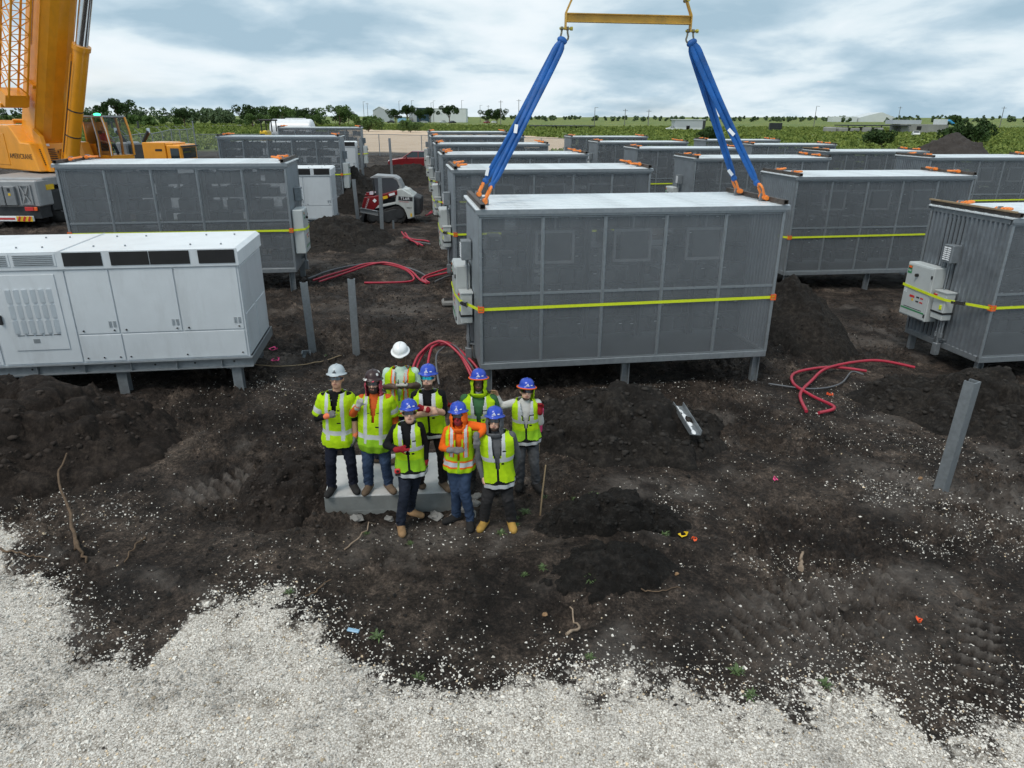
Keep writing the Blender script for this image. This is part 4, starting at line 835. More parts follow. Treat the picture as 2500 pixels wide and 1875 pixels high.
b = MB(); b.box((0, 0, 0), (.12, .045, .02), bev=.006); o = b.build('plastic_scrap', mat('pale_blue_plastic', (.25, .42, .58), .4)); o.location = (-1.55, 5.52, gz(-1.55, 5.52) + .015); o.rotation_euler = (0, .1, -.15); tag(o, 'pale blue plastic scrap at the gravel edge', 'litter')
# sticks, roots and a half buried board
MT['bark'] = mat('bark', (.115, .075, .045), .85, 0, var=.35, vscale=14, bump=.4, bscale=60); MT['pale_root'] = mat('pale_root', (.28, .21, .15), .8, 0, var=.25, vscale=14)
def stick(pts, r_, m, lab, name='stick'):
    P = np.array(pts, float); n = 14; t_ = np.linspace(0, len(P) - 1, n); Q = np.stack([np.interp(t_, np.arange(len(P)), P[:, i]) for i in range(3)], 1); Q[:, :2] += .012 * np.sin(np.arange(n)[:, None] * np.array([1.7, 2.3]))
    Q[:, 2] += [gz(a, c) for a, c in Q[:, :2]]; b = MB(); b.tube(Q, np.linspace(r_, r_ * .45, n), 7); return tag(b.build(name, m), lab, 'stick')
stick([(-5.05, 6.85, .02), (-5.45, 7.45, .10), (-5.95, 8.05, .22), (-6.05, 8.5, .30)], .022, MT['bark'], 'long crooked dead branch standing out of the mud at left', 'dead_branch')
stick([(-5.02, 6.80, .0), (-4.85, 6.62, .06), (-4.75, 6.55, .01)], .028, MT['bark'], 'splintered root end at the base of the dead branch')
stick([(-5.9, 6.75, .02), (-5.5, 6.62, .03), (-5.2, 6.6, .02)], .014, MT['bark'], 'brown stick lying in the gravel at the left edge')
stick([(-4.35, 7.05, .0), (-4.3, 6.8, .08), (-4.32, 6.55, .01)], .014, MT['bark'], 'short thin twig right of the dead branch')
stick([(-2.15, 6.0, .02), (-1.95, 6.3, .05)], .012, MT['bark'], 'thin twig on the gravel finger left of centre')
stick([(-1.95, 6.9, .01), (-1.78, 7.2, .06), (-1.7, 7.5, .02)], .010, MT['pale_root'], 'thin pale stem leaning in the mud before the slab')
stick([(.55, 5.55, .02), (.72, 5.75, .05), (.62, 6.02, .04)], .018, MT['pale_root'], 'pale curved root in the black hollow at the bottom centre', 'root')
stick([(3.35, 6.75, .03), (3.5, 7.1, .04)], .032, MT['pale_root'], 'stubby grey wood piece on the stony mud at right')
stick([(1.2, 6.2, .02), (1.5, 6.18, .03), (1.85, 6.3, .01)], .010, MT['bark'], 'thin dark root lying over the small black mound', 'root')
stick([(-7.0, 26.5, .25), (-6.4, 27.0, .35)], .035, MT['pale_root'], 'pale broken slat on the soil pile by the steel posts')
# cables and conduits
def cable(lines, lab, m2=None, name='conduit_bundle'):
    t = empty(name, (lines[0][0][0][0], lines[0][0][0][1], gz(*lines[0][0][0][:2])), 0, lab, 'conduit'); o_ = np.array(t.location)
    for pts, r_, m in lines:
        P = np.array(pts, float); k = len(P); n = 44; tt = np.linspace(0, k - 1, n); Q = np.zeros((n, 3))
        for i in range(n):   # catmull rom
            j = min(int(tt[i]), k - 2); f_ = tt[i] - j; p0, p1, p2, p3 = P[max(j - 1, 0)], P[j], P[j + 1], P[min(j + 2, k - 1)]
            Q[i] = .5 * (2 * p1 + (p2 - p0) * f_ + (2 * p0 - 5 * p1 + 4 * p2 - p3) * f_ ** 2 + (3 * p1 - p0 - 3 * p2 + p3) * f_ ** 3)
        gh_ = ground_h(Q[:, 0], Q[:, 1]); gh_ = np.convolve(np.pad(gh_, 6, mode='edge'), np.ones(13) / 13, 'valid'); Q[:, 2] = np.maximum(Q[:, 2], 0) + gh_ + r_ + .012
        b = MB(); b.tube(Q - o_, r_, 8); b.build('conduit', m, t)
RP, GP = MT['red_pipe'], MT['grey_pipe']
cable([([(-5.9, 20.3, .0), (-5.3, 21.0, .10), (-4.4, 21.6, .25), (-3.4, 21.3, .2), (-2.95, 20.6, .08), (-3.3, 20.2, .03), (-4.3, 19.9, .02)], .032, RP), ([(-5.7, 20.2, .0), (-5.0, 21.05, .1), (-4.1, 21.55, .28), (-3.2, 21.2, .2), (-2.75, 20.5, .06), (-2.5, 20.0, .02)], .032, RP), ([(-6.1, 20.5, .0), (-5.4, 21.3, .12), (-4.4, 21.7, .2), (-3.2, 21.4, .16), (-2.6, 20.9, .05), (-2.7, 20.5, .02)], .03, GP)], 'looped red and grey conduits behind the two steel posts')
cable([([(-2.55, 20.3, .02), (-2.7, 20.7, .08), (-2.2, 21.2, .15), (-1.4, 21.4, .3), (-.5, 21.1, .3), (.1, 20.5, .1)], .032, RP), ([(-2.45, 20.15, .02), (-2.6, 20.75, .05), (-2.0, 21.1, .12), (-1.2, 21.3, .3), (-.3, 21.0, .28), (.2, 20.4, .05)], .032, RP), ([(-2.3, 20.4, .02), (-1.8, 20.9, .1), (-.9, 20.8, .16), (-.2, 20.2, .03)], .026, GP)], 'red conduits arching from the coil to the second container')
cable([([(-1.95, 12.2, -.0), (-1.8, 12.75, .48), (-1.45, 13.0, .75), (-1.05, 12.8, .55), (-.75, 12.4, .05)], .026, RP), ([(-1.9, 12.3, -.0), (-1.7, 12.9, .55), (-1.3, 13.05, .72), (-.95, 12.7, .45), (-.65, 12.3, .0)], .026, RP), ([(-1.6, 12.1, .0), (-1.55, 12.8, .6), (-1.25, 13.2, .76), (-.8, 12.8, .4), (-.5, 12.5, .0)], .026, RP), ([(-1.35, 12.0, .0), (-1.45, 12.7, .5), (-1.2, 13.15, .72), (-.95, 12.9, .5), (-.6, 12.6, .0)], .020, GP)], 'red conduits looping up from the pit at the left end of the slung container')
cable([([(5.15, 11.2, .02), (5.35, 12.0, .03), (5.85, 12.75, .04), (6.5, 13.45, .10), (7.6, 13.85, .12), (8.4, 13.7, .02)], .030, RP), ([(5.35, 11.15, .02), (5.75, 11.45, .02), (5.55, 12.0, .03), (5.45, 12.6, .05), (5.75, 13.25, .06), (6.6, 13.6, .06), (7.3, 13.5, .02)], .030, RP), ([(4.95, 12.55, .03), (5.7, 12.4, .02), (6.4, 12.7, .03), (6.9, 13.3, .06), (7.1, 13.2, .05)], .016, GP)], 'red hooked conduits on the mud right of the slung container')
cable([([(-4.35, 27.6, .2), (-3.9, 26.6, .12), (-3.5, 25.9, .05)], .03, RP), ([(-4.2, 27.5, .2), (-3.8, 26.4, .1), (-3.3, 25.8, .05)], .03, RP), ([(-4.25, 27.3, .1), (-3.7, 26.5, .15), (-3.1, 26.1, .1)], .03, RP), ([(-4.1, 27.0, .08), (-3.5, 26.2, .1), (-3.05, 26.0, .1)], .024, GP)], 'straight bundle of red conduits in the trench before the tracked loader')
cable([([(-4.0, 33.8, .1), (-3.5, 34.4, .3), (-2.9, 34.8, .15)], .03, RP), ([(-4.1, 33.4, .05), (-3.4, 34.0, .25), (-2.8, 34.4, .1)], .03, RP)], 'red conduits at the rear of the tracked loader')
cable([([(-8.7, 10.55, .04), (-8.2, 10.6, .05), (-7.5, 10.55, .04), (-7.25, 10.35, .02)], .018, MT['yellow'])], 'yellow hose lying below the white generator', name='hose')
cable([([(-5.3, 13.3, .02), (-5.1, 12.9, .02), (-4.4, 12.9, .02), (-3.9, 13.2, .03), (-3.55, 13.7, .03)], .010, MT['timber'])], 'thin brown cord on the ground behind the leftmost man', name='cord')
b = MB(); b.box((0, 0, .06), (.62, .40, .16), bev=.05); b.box((0, 0, .14), (.50, .30, .012), 1); o = b.build('ground_box', [MT['concrete'], MT['soil']]); o.location = (-1.55, 17.9, gz(-1.55, 17.9)); o.rotation_euler = (0, 0, .15); tag(o, 'grey concrete ground box with muddy lid left of the slung container', 'ground box')
# weeds
def weed_mesh(seed):
    rg = np.random.default_rng(seed); V = []; F_ = []
    for i in range(40):
        a = rg.uniform(0, 6.28); ln = rg.uniform(.06, .15); el = rg.uniform(.25, 1.1); w = rg.uniform(.005, .011); d = np.array((math.cos(a) * math.cos(el), math.sin(a) * math.cos(el), math.sin(el))); s_ = np.array((-math.sin(a), math.cos(a), 0)) * w; o_ = np.array((rg.normal(0, .015), rg.normal(0, .015), 0)); n = len(V)
        V += [o_ - s_ * .3, o_ + s_ * .3, o_ + d * ln * .55 + s_, o_ + d * ln * .55 - s_, o_ + d * ln - np.array((0, 0, .25 * ln))]; F_ += [(n, n + 1, n + 2), (n, n + 2, n + 3), (n + 3, n + 2, n + 4)]
    return V, F_
MT['leaf'] = mat('weed_leaf', (.085, .135, .045), .6, 0, var=.3, vscale=20)
wm = []
for k in range(3):
    V, F_ = weed_mesh(k); b = MB(); b.add(V, F_); wm.append(b.mesh('leaves', MT['leaf']))
for i, (x, y) in enumerate(((.83, 8.14), (1.1, 8.2), (.45, 8.25), (.06, 7.63), (.18, 7.75), (-.12, 7.25), (.05, 7.42), (1.75, 7.55), (1.85, 7.2), (.35, 6.55), (.15, 6.5), (.85, 6.25), (-1.75, 7.25), (-1.2, 7.05), (-1.3, 5.45), (-.85, 4.98), (.75, 5.25), (2.1, 5.1), (2.15, 4.82), (-2.35, 6.1), (-3.95, 14.0), (2.9, 5.0))):
    o = empty('weed', (x, y, gz(x, y)), i * 1.3, 'small green weed sprouting from the mud', 'weed', 'weeds in the mud'); p = part('leaves', wm[i % 3], o); s_ = .45 + .4 * ((i * 37) % 10) / 10; p.scale = (s_, s_, s_)
for i, (x, y, s_) in enumerate(((1.55, 6.75, .035), (1.3, 6.35, .03), (.35, 5.9, .03), (1.85, 6.5, .025), (-3.1, 7.75, .03), (5.9, 8.9, .04), (.2, 10.9, .06))):
    rock('brown_stone', (x, y, gz(x, y) + .02), (s_, s_ * .8, s_ * .7), 90 + i, mat('brown_stone_%d' % i, (.27, .16, .08), .7) if i == 0 else bpy.data.materials['brown_stone_0'], 'rounded tan brown stone in the dark mud', 'stone', 'tan brown stones')
# ------------------------------------------------------------------ mobile crane
GZC = .55
crane = empty('mobile_crane', (-20.0, 31.0, GZC), 0, 'yellow mobile crane with raised boom standing at the left edge', 'crane'); CO = np.array(crane.location)
cu, cvv = np.array((.84, -.54, 0)), np.array((.54, .84, 0)); CR = np.stack([cu, cvv, (0, 0, 1)], 1); O0 = np.array((-19.9, 30.5, 0.0))
def cmb(): b = MB(); b.X = (CR, O0 - CO); return b
def W3(a, b_, z): return O0 + cu * a + cvv * b_ + np.array((0, 0, z))
b = cmb(); b.prism([(0, 2.5), (-.42, 3.63), (-1.2, 3.66), (-1.9, 4.34), (-5.2, 4.34), (-5.2, 2.5)], 1, 0, 2.5); sup = b.build('superstructure', MT['crane'], crane)
md = sup.modifiers.new('bevel', 'BEVEL'); md.width = .05; md.segments = 2
def local_part(name, fn, m, parent): b = cmb(); fn(b); return b.build(name, m, parent)
local_part('side_door', lambda b: b.box((-3.2, -.012, 3.35), (1.5, .02, 1.3), bev=.008), MT['crane'], sup)
local_part('counterweight_rail', lambda b: [b.box((-2.7, .3, 4.45), (1.6, .08, .16)), b.box((-2.7, 2.2, 4.45), (1.6, .08, .16)), b.cyl((-2.0, .3, 4.5), (-2.0, 2.2, 4.5), .08)], MT['crane'], sup)
fn_ = nrm(np.array((1.13, 0, .42)))  # front slope normal in the local frame
for i in range(9): local_part('grille_bar', lambda b: b.box((-.08 - i * .028, .62, 2.78 + i * .075), (.04, .62, .03), rot=rotm('Y', -.36)), MT['dark'], sup)
for z in (2.95, 3.25): local_part('work_lamp', lambda b: b.cyl((-.16 - (z - 2.9) * .37, 1.1, z), (.04 - (z - 2.9) * .37, 1.1, z), .13, n=14), MT['chrome'], sup)
local_part('pipe', lambda b: b.tube([(.02, 1.25, 2.9), (.08, .9, 2.72), (.06, .45, 2.70), (.06, .40, 2.52)], .03, 8), MT['dark'], sup)
local_part('warning_plate', lambda b: b.box((-.36, .6, 3.55), (.02, .35, .1), rot=rotm('Y', -.36)), MT['wprint'], sup)
text_mesh('lettering', 'AMERICRANE', .30, MT['text'], sup, frame4(W3(-1.35, -.008, 3.08) - CO, cu, (0, 0, 1)), .003)
# boom
bd = nrm(np.array((.423, -.269, .865))); bn = nrm(np.cross(cvv, bd)); bn = bn if bn @ cu > 0 else -bn        # bn: underside, forward
B0 = W3(-1.65, 1.15, 3.15)
def boom_sec(w, d, t0, t1, nm, m, par):
    poly = [(-w / 2, -d / 2), (w / 2, -d / 2), (w / 2, d * .22), (w * .36, d * .42), (w * .15, d / 2), (-w * .15, d / 2), (-w * .36, d * .42), (-w / 2, d * .22)]; n = len(poly); vs = [B0 + bd * t + cvv * x + bn * y - CO for t in (t0, t1) for x, y in poly]
    b = MB(); b.add(vs, [(i, (i + 1) % n, n + (i + 1) % n, n + i) for i in range(n)] + [tuple(range(n))[::-1], tuple(range(n, 2 * n))]); return b.build(nm, m, par)
bm = boom_sec(1.30, 1.40, -.6, 15.5, 'boom', MT['crane'], crane)
boom_sec(1.36, 1.46, 15.3, 15.7, 'boom_collar', MT['crane'], bm); boom_sec(1.16, 1.24, 15.5, 26, 'boom_extension', MT['crane'], bm)
for s_ in (-1, 1):
    b = MB(); b.tube([B0 + bd * t_ + cvv * s_ * .66 + bn * .30 - CO for t_ in (.2, 5, 10, 15.2)], .022, 6); b.build('weld_seam', MT['crane'], bm)
b = MB(); b.box((0, 0, 0), (.02, .02, 3.5)); b.v = [tuple(B0 - CO + bd * (6.5 + v[2]) + cvv * (-.67 + v[0]) + bn * (-.25 + v[1] * 4)) for v in b.v]; b.build('reflective_strip', MT['wprint'], bm)
b = MB(); b.v = []; b.box((0, 0, 0), (.5, .12, .14)); b.v = [tuple(B0 - CO + bd * (3.2 + v[2]) + cvv * (-.72 + v[1]) + bn * v[0]) for v in b.v]; b.build('boom_bracket', MT['crane'], bm)
# luffing cylinder
c0_, c1_ = W3(.30, 1.15, 2.75), W3(.30, 1.15, 2.75) + np.array((1.96, -.86, 4.55)); cd = nrm(c1_ - c0_)
b = MB(); b.cyl(c0_ - cd * .3 - CO, c1_ - CO, .29, n=24); lc = b.build('luffing_cylinder', MT['crane'], crane)
b = MB(); b.cyl(c1_ - cd * .16 - CO, c1_ + cd * .02 - CO, .335, n=24); b.build('cylinder_collar', MT['crane'], lc)
for t_ in (1.3, 2.4): b = MB(); b.cyl(c0_ + cd * t_ - CO, c0_ + cd * (t_ + .05) - CO, .30, n=24); b.build('pipe_clip', MT['dark'], lc)
b = MB(); b.cyl(c1_ - CO, c1_ + cd * 7 - CO, .225, n=24); b.build('piston_rod', MT['chrome'], lc)
b = MB(); b.tube([c0_ + cd * t_ - cvv * .33 - cu * .1 - CO for t_ in (.2, 2, 4, 4.7)], .03, 6); b.build('hydraulic_line', MT['crane'], lc)
b = MB(); b.tube([c0_ + cd * t_ - cvv * .36 + cu * .04 - CO for t_ in (.6, 2.2, 4.4)], .018, 6); b.build('hydraulic_line', MT['dark'], lc)
# stowed lattice jib
J0 = B0 - cvv * 1.30 - bn * .1; jib = MB(); jw = .34; ch = [(-jw, -jw), (jw, -jw), (jw, jw), (-jw, jw)]
jp = lambda t_, k: J0 + bd * t_ + cvv * ch[k % 4][0] + bn * ch[k % 4][1] - CO
for k in range(4): jib.cyl(jp(2.7, k), jp(16, k), .045, n=8)
for i in range(22):
    t0_, t1_ = 2.9 + i * .6, 3.5 + i * .6
    for k in range(4): jib.cyl(jp(t0_, k), jp(t1_, k + 1), .022, n=6, caps=False); jib.cyl(jp(t1_, k), jp(t1_, k + 1), .018, n=6, caps=False)
jo = jib.build('lattice_jib', MT['crane'], crane)
b = MB(); b.box((0, 0, 0), (.9, .9, .5)); b.v = [tuple(J0 - CO + bd * (2.55 + v[2]) + cvv * v[0] + bn * v[1] * .7) for v in b.v]; b.build('jib_foot', MT['crane'], jo)
b = MB(); b.cyl(J0 + bd * 2.2 - cvv * .5 - CO, J0 + bd * 2.2 + cvv * .5 - CO, .10, n=10); b.build('jib_pin', MT['crane'], jo)
# cab
gl = see_through('cab_glass', (.03, .045, .05), .05, .55, 0)
b = cmb(); P_ = [(-.95, 2.85), (.62, 2.85), (.98, 3.15), (.98, 3.35)]
b.box((0, 3.15, 2.95), (1.95, 1.05, .3), bev=.04); b.box((-.88, 3.15, 3.7), (.10, 1.05, 1.5)); b.box((-.55, 2.64, 3.25), (.75, .04, .6)); cab = b.build('cab_shell', MT['crane'], crane)
local_part('cab_roof', lambda b: b.box((-.12, 3.15, 4.68), (1.72, 1.10, .10), bev=.04), MT['deck'], cab)
for bb in (2.64, 3.66):
    local_part('window_post', lambda b: b.tube([(.96, bb, 3.08), (.98, bb, 3.5), (.88, bb, 4.1), (.70, bb, 4.66)], .055, 8), MT['crane'], cab)
    local_part('window_post', lambda b: b.tube([(.05, bb, 3.0), (.12, bb, 3.7), (-.05, bb, 4.66)], .06, 8), MT['crane'], cab)
local_part('trim_strip', lambda b: b.tube([(1.02, 2.60, 3.08), (1.04, 2.60, 3.5), (.94, 2.60, 4.1), (.74, 2.60, 4.66)], .022, 6), MT['wprint'], cab)
local_part('trim_strip', lambda b: b.tube([(.10, 2.57, 3.0), (.18, 2.57, 3.7), (.0, 2.57, 4.66)], .022, 6), MT['wprint'], cab)
local_part('side_window', lambda b: b.add([(.08, 2.63, 3.08), (.94, 2.63, 3.08), (.96, 2.63, 3.5), (.86, 2.63, 4.1), (.68, 2.63, 4.62), (-.02, 2.63, 4.62), (.14, 2.63, 3.7)], [(0, 1, 2, 3, 4, 5, 6)]), gl, cab)
local_part('rear_window', lambda b: b.add([(-.80, 2.63, 3.3), (.0, 2.63, 3.05), (.06, 2.63, 3.7), (-.1, 2.63, 4.62), (-.80, 2.63, 4.62)], [(0, 1, 2, 3, 4)]), gl, cab)
local_part('windscreen', lambda b: b.add([(.99, 2.66, 3.1), (.99, 3.64, 3.1), (1.01, 3.64, 3.5), (.91, 3.64, 4.1), (.73, 3.64, 4.62), (.73, 2.66, 4.62), (.91, 2.66, 4.1), (1.01, 2.66, 3.5)], [(0, 1, 2, 7), (7, 2, 3, 6), (6, 3, 4, 5)]), gl, cab)
local_part('seat', lambda b: [b.box((-.35, 3.15, 3.3), (.5, .5, .14), bev=.04), b.box((-.60, 3.15, 3.72), (.14, .5, .75), bev=.05)], MT['black'], cab)
gm = bpy.data.materials.new('green_beacon'); gm.use_nodes = True; gm.node_tree.nodes['Principled BSDF'].inputs['Base Color'].default_value = (.02, .6, .2, 1); gm.node_tree.nodes['Principled BSDF'].inputs['Emission Color'].default_value = (.05, 1, .35, 1); gm.node_tree.nodes['Principled BSDF'].inputs['Emission Strength'].default_value = 2.5
local_part('beacon', lambda b: b.ell((.1, 2.8, 4.77), (.17, .14, .06), 12, 8), gm, cab)
local_part('front_frame', lambda b: [b.prism([(.2, 2.5), (-.1, 3.9), (-.6, 4.2), (-1.0, 2.5)], 1, 1.75, 1.95), b.prism([(.2, 2.5), (-.1, 3.9), (-.6, 4.2), (-1.0, 2.5)], 1, .35, .5)], MT['crane'], crane)
# carrier
b = MB(); b.X = (np.eye(3), np.array((-20.0, 28.2, 0)) - CO)
b.box((0, 6.5, 1.55), (2.5, 13, .75), 1); b.box((0, 6.7, 2.25), (2.75, 12.6, .34), bev=.04); b.box((0, .35, 1.85), (2.8, .9, 1.0), bev=.05); car_ = b.build('carrier_deck', [MT['deck'], MT['dark']], crane)
def kp(name, fn, m): b = MB(); b.X = (np.eye(3), np.array((-20.0, 28.2, 0)) - CO); fn(b); return b.build(name, m, car_)
MT['locker'] = mat('locker_grey', (.22, .23, .24), .5, .2, var=.1)
for x in (-.10, .36):
    kp('locker', lambda b: b.box((x, -.16, 1.78), (.42, .14, .72), bev=.02), MT['locker']); kp('locker_label', lambda b: b.box((x, -.235, 1.84), (.09, .01, .09)), MT['yellow'])
    kp('locker_handle', lambda b: b.box((x, -.24, 2.02), (.09, .02, .12)), MT['dark'])
kp('step_opening', lambda b: b.box((-.82, -.11, 1.8), (.32, .02, .36)), MT['void'])
for s_ in (-1, 1): kp('pad_brace', lambda b: b.box((.92, -.15, 1.82), (.05, .03, .7), rot=rotm('Y', .45 * s_)), MT['deck'])
kp('pad_frame', lambda b: [b.box((.70, -.13, 1.82), (.05, .05, .75)), b.box((1.14, -.13, 1.82), (.05, .05, .75)), b.box((.92, -.13, 2.17), (.4, .05, .05)), b.box((.92, -.13, 1.47), (.4, .05, .05))], MT['deck'])
kp('marker_strip', lambda b: b.box((-.42, -.13, 1.7), (.06, .02, .5)), MT['rprint'])
kp('rear_underframe', lambda b: b.box((0, .3, 1.15), (2.6, .7, .5)), MT['dark'])
kp('bumper', lambda b: b.box((-.2, -.25, .92), (2.6, .10, .2), bev=.01), MT['wprint']); kp('bumper_stripe', lambda b: b.box((-.55, -.305, .92), (1.9, .01, .07)), MT['rprint'])
kp('chevron_plate', lambda b: b.box((.78, -.31, .92), (.62, .014, .2)), MT['yellow'])
for i in range(3): kp('chevron', lambda b: b.box((.58 + i * .2, -.322, .92), (.08, .008, .2), rot=rotm('Y', .5)), MT['rprint'])
kp('tail_lamp', lambda b: b.box((.95, -.14, 1.28), (.34, .06, .15), bev=.01), MT['rprint']); kp('tail_lamp', lambda b: b.box((1.2, -.14, 1.28), (.12, .06, .14), bev=.01), MT['orange_red'])
kp('locker', lambda b: b.box((1.33, 2.0, 1.5), (.12, 2.6, .8), bev=.03), MT['dark']); kp('tool_plate', lambda b: b.box((1.41, .7, 2.05), (.02, .5, .2)), MT['yellow'])
whl = MB(); whl.lathe([(.25, -.2), (.55, -.2), (.66, -.15), (.69, 0), (.66, .15), (.55, .2), (.25, .2)], 28); whl.v = [(v[2], v[0], v[1]) for v in whl.v]; whm = whl.mesh('tyre', MT['rubber']); rim = MB(); rim.lathe([(.02, -.1), (.25, -.1), (.3, -.16), (.3, .16), (.25, .1), (.02, .1)], 20); rim.v = [(v[2], v[0], v[1]) for v in rim.v]; rimm = rim.mesh('rim', MT['deck'])
for y in (1.4, 3.1, 6.6, 8.3, 10.0):
    for x in (-1.1, 1.1):
        w = part('wheel', whm, crane, tuple(np.array((-20.0 + x, 28.2 + y, GZC + .68)) - CO)); part('rim', rimm, w)
# ------------------------------------------------------------------ low yellow truck behind the left container
tz = gz(-21.5, 44.5); tr = empty('carrier_truck', (-21.6, 44.5, tz), 0, 'low yellow truck parked behind the left container by the wire fence', 'truck')
def tp(name, c, d, m, bev=.03, par=None): b = MB(); b.box(c, d, bev=bev); return b.build(name, MT[m], par or tr)
tp('chassis', (-1.2, 0, 1.0), (6.5, 1.0, .35), 'dark'); bx_ = tp('engine_box', (.35, 0, 2.05), (1.35, 2.2, 1.05), 'crane'); cb = tp('cab', (1.5, 0, 1.75), (.9, 2.2, 1.4), 'crane', .08); tp('bonnet_step', (1.15, -.2, 2.45), (.7, 1.7, .2), 'crane')
tp('cab_window', (1.56, -1.11, 1.95), (.5, .02, .6), 'glass', 0, cb); tp('cab_window', (1.955, 0, 1.95), (.02, 1.8, .6), 'glass', 0, cb); tp('visor', (1.98, 0, 2.36), (.35, 2.1, .06), 'black', .01, cb)
tp('radiator_block', (-.75, 0, 2.0), (.8, 1.9, .95), 'dark'); tp('hydraulic_tank', (-1.6, -.2, 2.2), (.7, 1.6, .75), 'deck', .08)
for x0, s_ in ((-1.5, -1), (-.45, 1)):
    b = MB(); b.tube([(x0, -.6, 2.5), (x0 + s_ * .12, -.6, 2.75), (x0 + s_ * .42, -.6, 3.2)], [.10, .12, .12], 8); b.build('mirror_arm', MT['black'], tr); b = MB(); b.box((x0 + s_ * .44, -.66, 3.22), (.2, .05, .28), bev=.02); b.build('mirror', MT['chrome'], tr)
tp('badge', (.62, -1.11, 2.15), (.4, .012, .12), 'text', 0, bx_)
for x in (-3.2, -1.9, 1.2):
    for y in (-.9, .9): w = part('wheel', whm, tr, (x, y, .55), (0, 0, math.pi / 2)); w.scale = (.8, .8, .8); part('rim', rimm, w)
# ------------------------------------------------------------------ tracked loader
ld = empty('tracked_loader', (-5.55, 32.3, gz(-5.55, 32.3)), .03, 'red and white compact tracked loader behind the pair of steel posts', 'loader')
def ext(name, poly, y0, y1, m, par=None, bev=.02):
    b = MB(); b.prism(poly, 1, y0, y1); o = b.build(name, m if not isinstance(m, str) else MT[m], par or ld)
    if bev: md = o.modifiers.new('bevel', 'BEVEL'); md.width = bev; md.segments = 2; md.limit_method = 'ANGLE'
    return o
tk = [(-.75, 0), (.48, 0), (.70, .12), (.78, .34), (.70, .60), (.50, .72), (.28, .72), (-.62, .46), (-.90, .36), (-.94, .18)]
MT['ldw'] = mat('loader_white', (.50, .53, .52), .4, 0, var=.05, grime=.3)
for y0, y1 in ((-.82, -.48), (.48, .82)):
    tko = ext('track', tk, y0, y1, 'rubber', bev=.04); ctr = np.mean(tk, 0)
    ext('track_frame', [tuple(ctr + (np.array(p) - ctr) * .70) for p in tk], y0 - .012, y1 + .012, 'dark', tko, .02)
    for x, z, r_ in ((-.68, .24, .16), (.50, .42, .20), (-.3, .16, .11), (.0, .16, .11), (.28, .16, .11)): b = MB(); b.cyl((x, y0 - .03, z), (x, y1 + .03, z), r_, n=16); b.build('roller', MT['dark'], tko)
    for i in range(22):
        t_ = i / 22 * len(tk); j = int(t_); f_ = t_ - j; p = np.array(tk[j]) * (1 - f_) + np.array(tk[(j + 1) % len(tk)]) * f_; q_ = np.array(tk[(j + 1) % len(tk)]) - np.array(tk[j]); a_ = math.atan2(q_[1], q_[0]); b = MB(); b.box((p[0], (y0 + y1) / 2, p[1]), (.07, y1 - y0, .05), rot=rotm('Y', -a_)); b.build('tread_lug', MT['rubber'], tko)
ext('chassis', [(-.9, .40), (.9, .40), (.9, 1.1), (-.5, .95)], -.46, .46, 'dark')
for y0, y1 in ((-.80, -.46), (.46, .80)):
    ext('rear_tower', [(.45, 1.45), (.66, 1.47), (1.16, 1.16), (1.14, .26), (.87, .17), (.80, .42), (.70, .64), (.5, .78), (.33, .82)], y0, y1, MT['ldw'], bev=.03)
    ext('side_rail', [(-.60, .62), (.36, .82), (.36, .92), (-.60, .74)], y0 - .01, y1 + .0, MT['ldw'])
    arm = ext('lift_arm', [(.46, 1.42), (.46, 1.22), (-.15, 1.02), (-.66, .52), (-1.06, .50), (-1.14, .72), (-1.00, 1.12), (-.55, 1.17)], y0 - .02, y1 - .10 if y0 < 0 else y1 + .02, 'red', bev=.03)
ext('rear_guard', [(1.0, .30), (1.42, .36), (1.46, 1.06), (1.2, 1.16), (1.0, 1.16)], -.62, .62, 'dark', bev=.05)
ext('engine_hood', [(.40, 1.1), (1.2, 1.12), (.9, 1.42), (.45, 1.5)], -.46, .46, MT['ldw'])
rf = ext('canopy', [(-.74, 1.93), (-.55, 2.03), (.30, 1.98), (.50, 1.86), (.62, 1.60), (.66, 1.45), (.56, 1.45), (.42, 1.80), (.25, 1.90), (-.72, 1.90)], -.52, .52, MT['deck'], bev=.03)
MT['cabmesh'] = see_through('cab_mesh', (.075, .082, .095), .4, .15, .2)
for y in (-.50, .50): ext('side_screen', [(-.52, 1.12), (.55, 1.30), (.42, 1.78), (.25, 1.89), (-.58, 1.89)], y - .006, y + .006, MT['cabmesh'], rf, 0)
b = MB(); b.tube([(-.62, -.5, 1.9), (-.60, -.5, 1.1)], .03, 8); b.build('canopy_post', MT['dark'], rf); b = MB(); b.tube([(-.62, .5, 1.9), (-.60, .5, 1.1)], .03, 8); b.build('canopy_post', MT['dark'], rf)
b = MB(); b.box((.05, 0, 1.25), (.5, .5, .14), bev=.04); b.box((.32, 0, 1.52), (.12, .46, .5), bev=.04); b.build('seat', MT['black'], ld)
bk = ext('bucket', [(-1.10, .05), (-1.72, .02), (-1.74, .06), (-1.30, .16), (-1.14, .34), (-1.30, .60), (-1.22, .64), (-1.02, .40)], -.92, .92, 'dark', bev=.01)
b = MB(); b.box((-.80, 0, 1.2), (.34, 1.5, .05)); b.box((-.88, -.5, 1.26), (.12, .14, .10)); b.build('light_bar', MT['red'], ld)
yd = -.805
b = MB(); b.box((.80, yd, 1.06), (.62, .012, .17), rot=rotm('Y', .07)); b.build('name_plate', MT['text'], ld)
text_mesh('lettering', 'TL6R', .17, MT['wprint'], ld, frame4((.78, yd - .010, 1.065), (1, 0, -.07), (0.07, 0, 1)), .002)
text_mesh('lettering', 'TRACK LOADER', .055, MT['rprint'], ld, frame4((.72, yd - .004, .93), (1, 0, -.07), (.07, 0, 1)), .002)
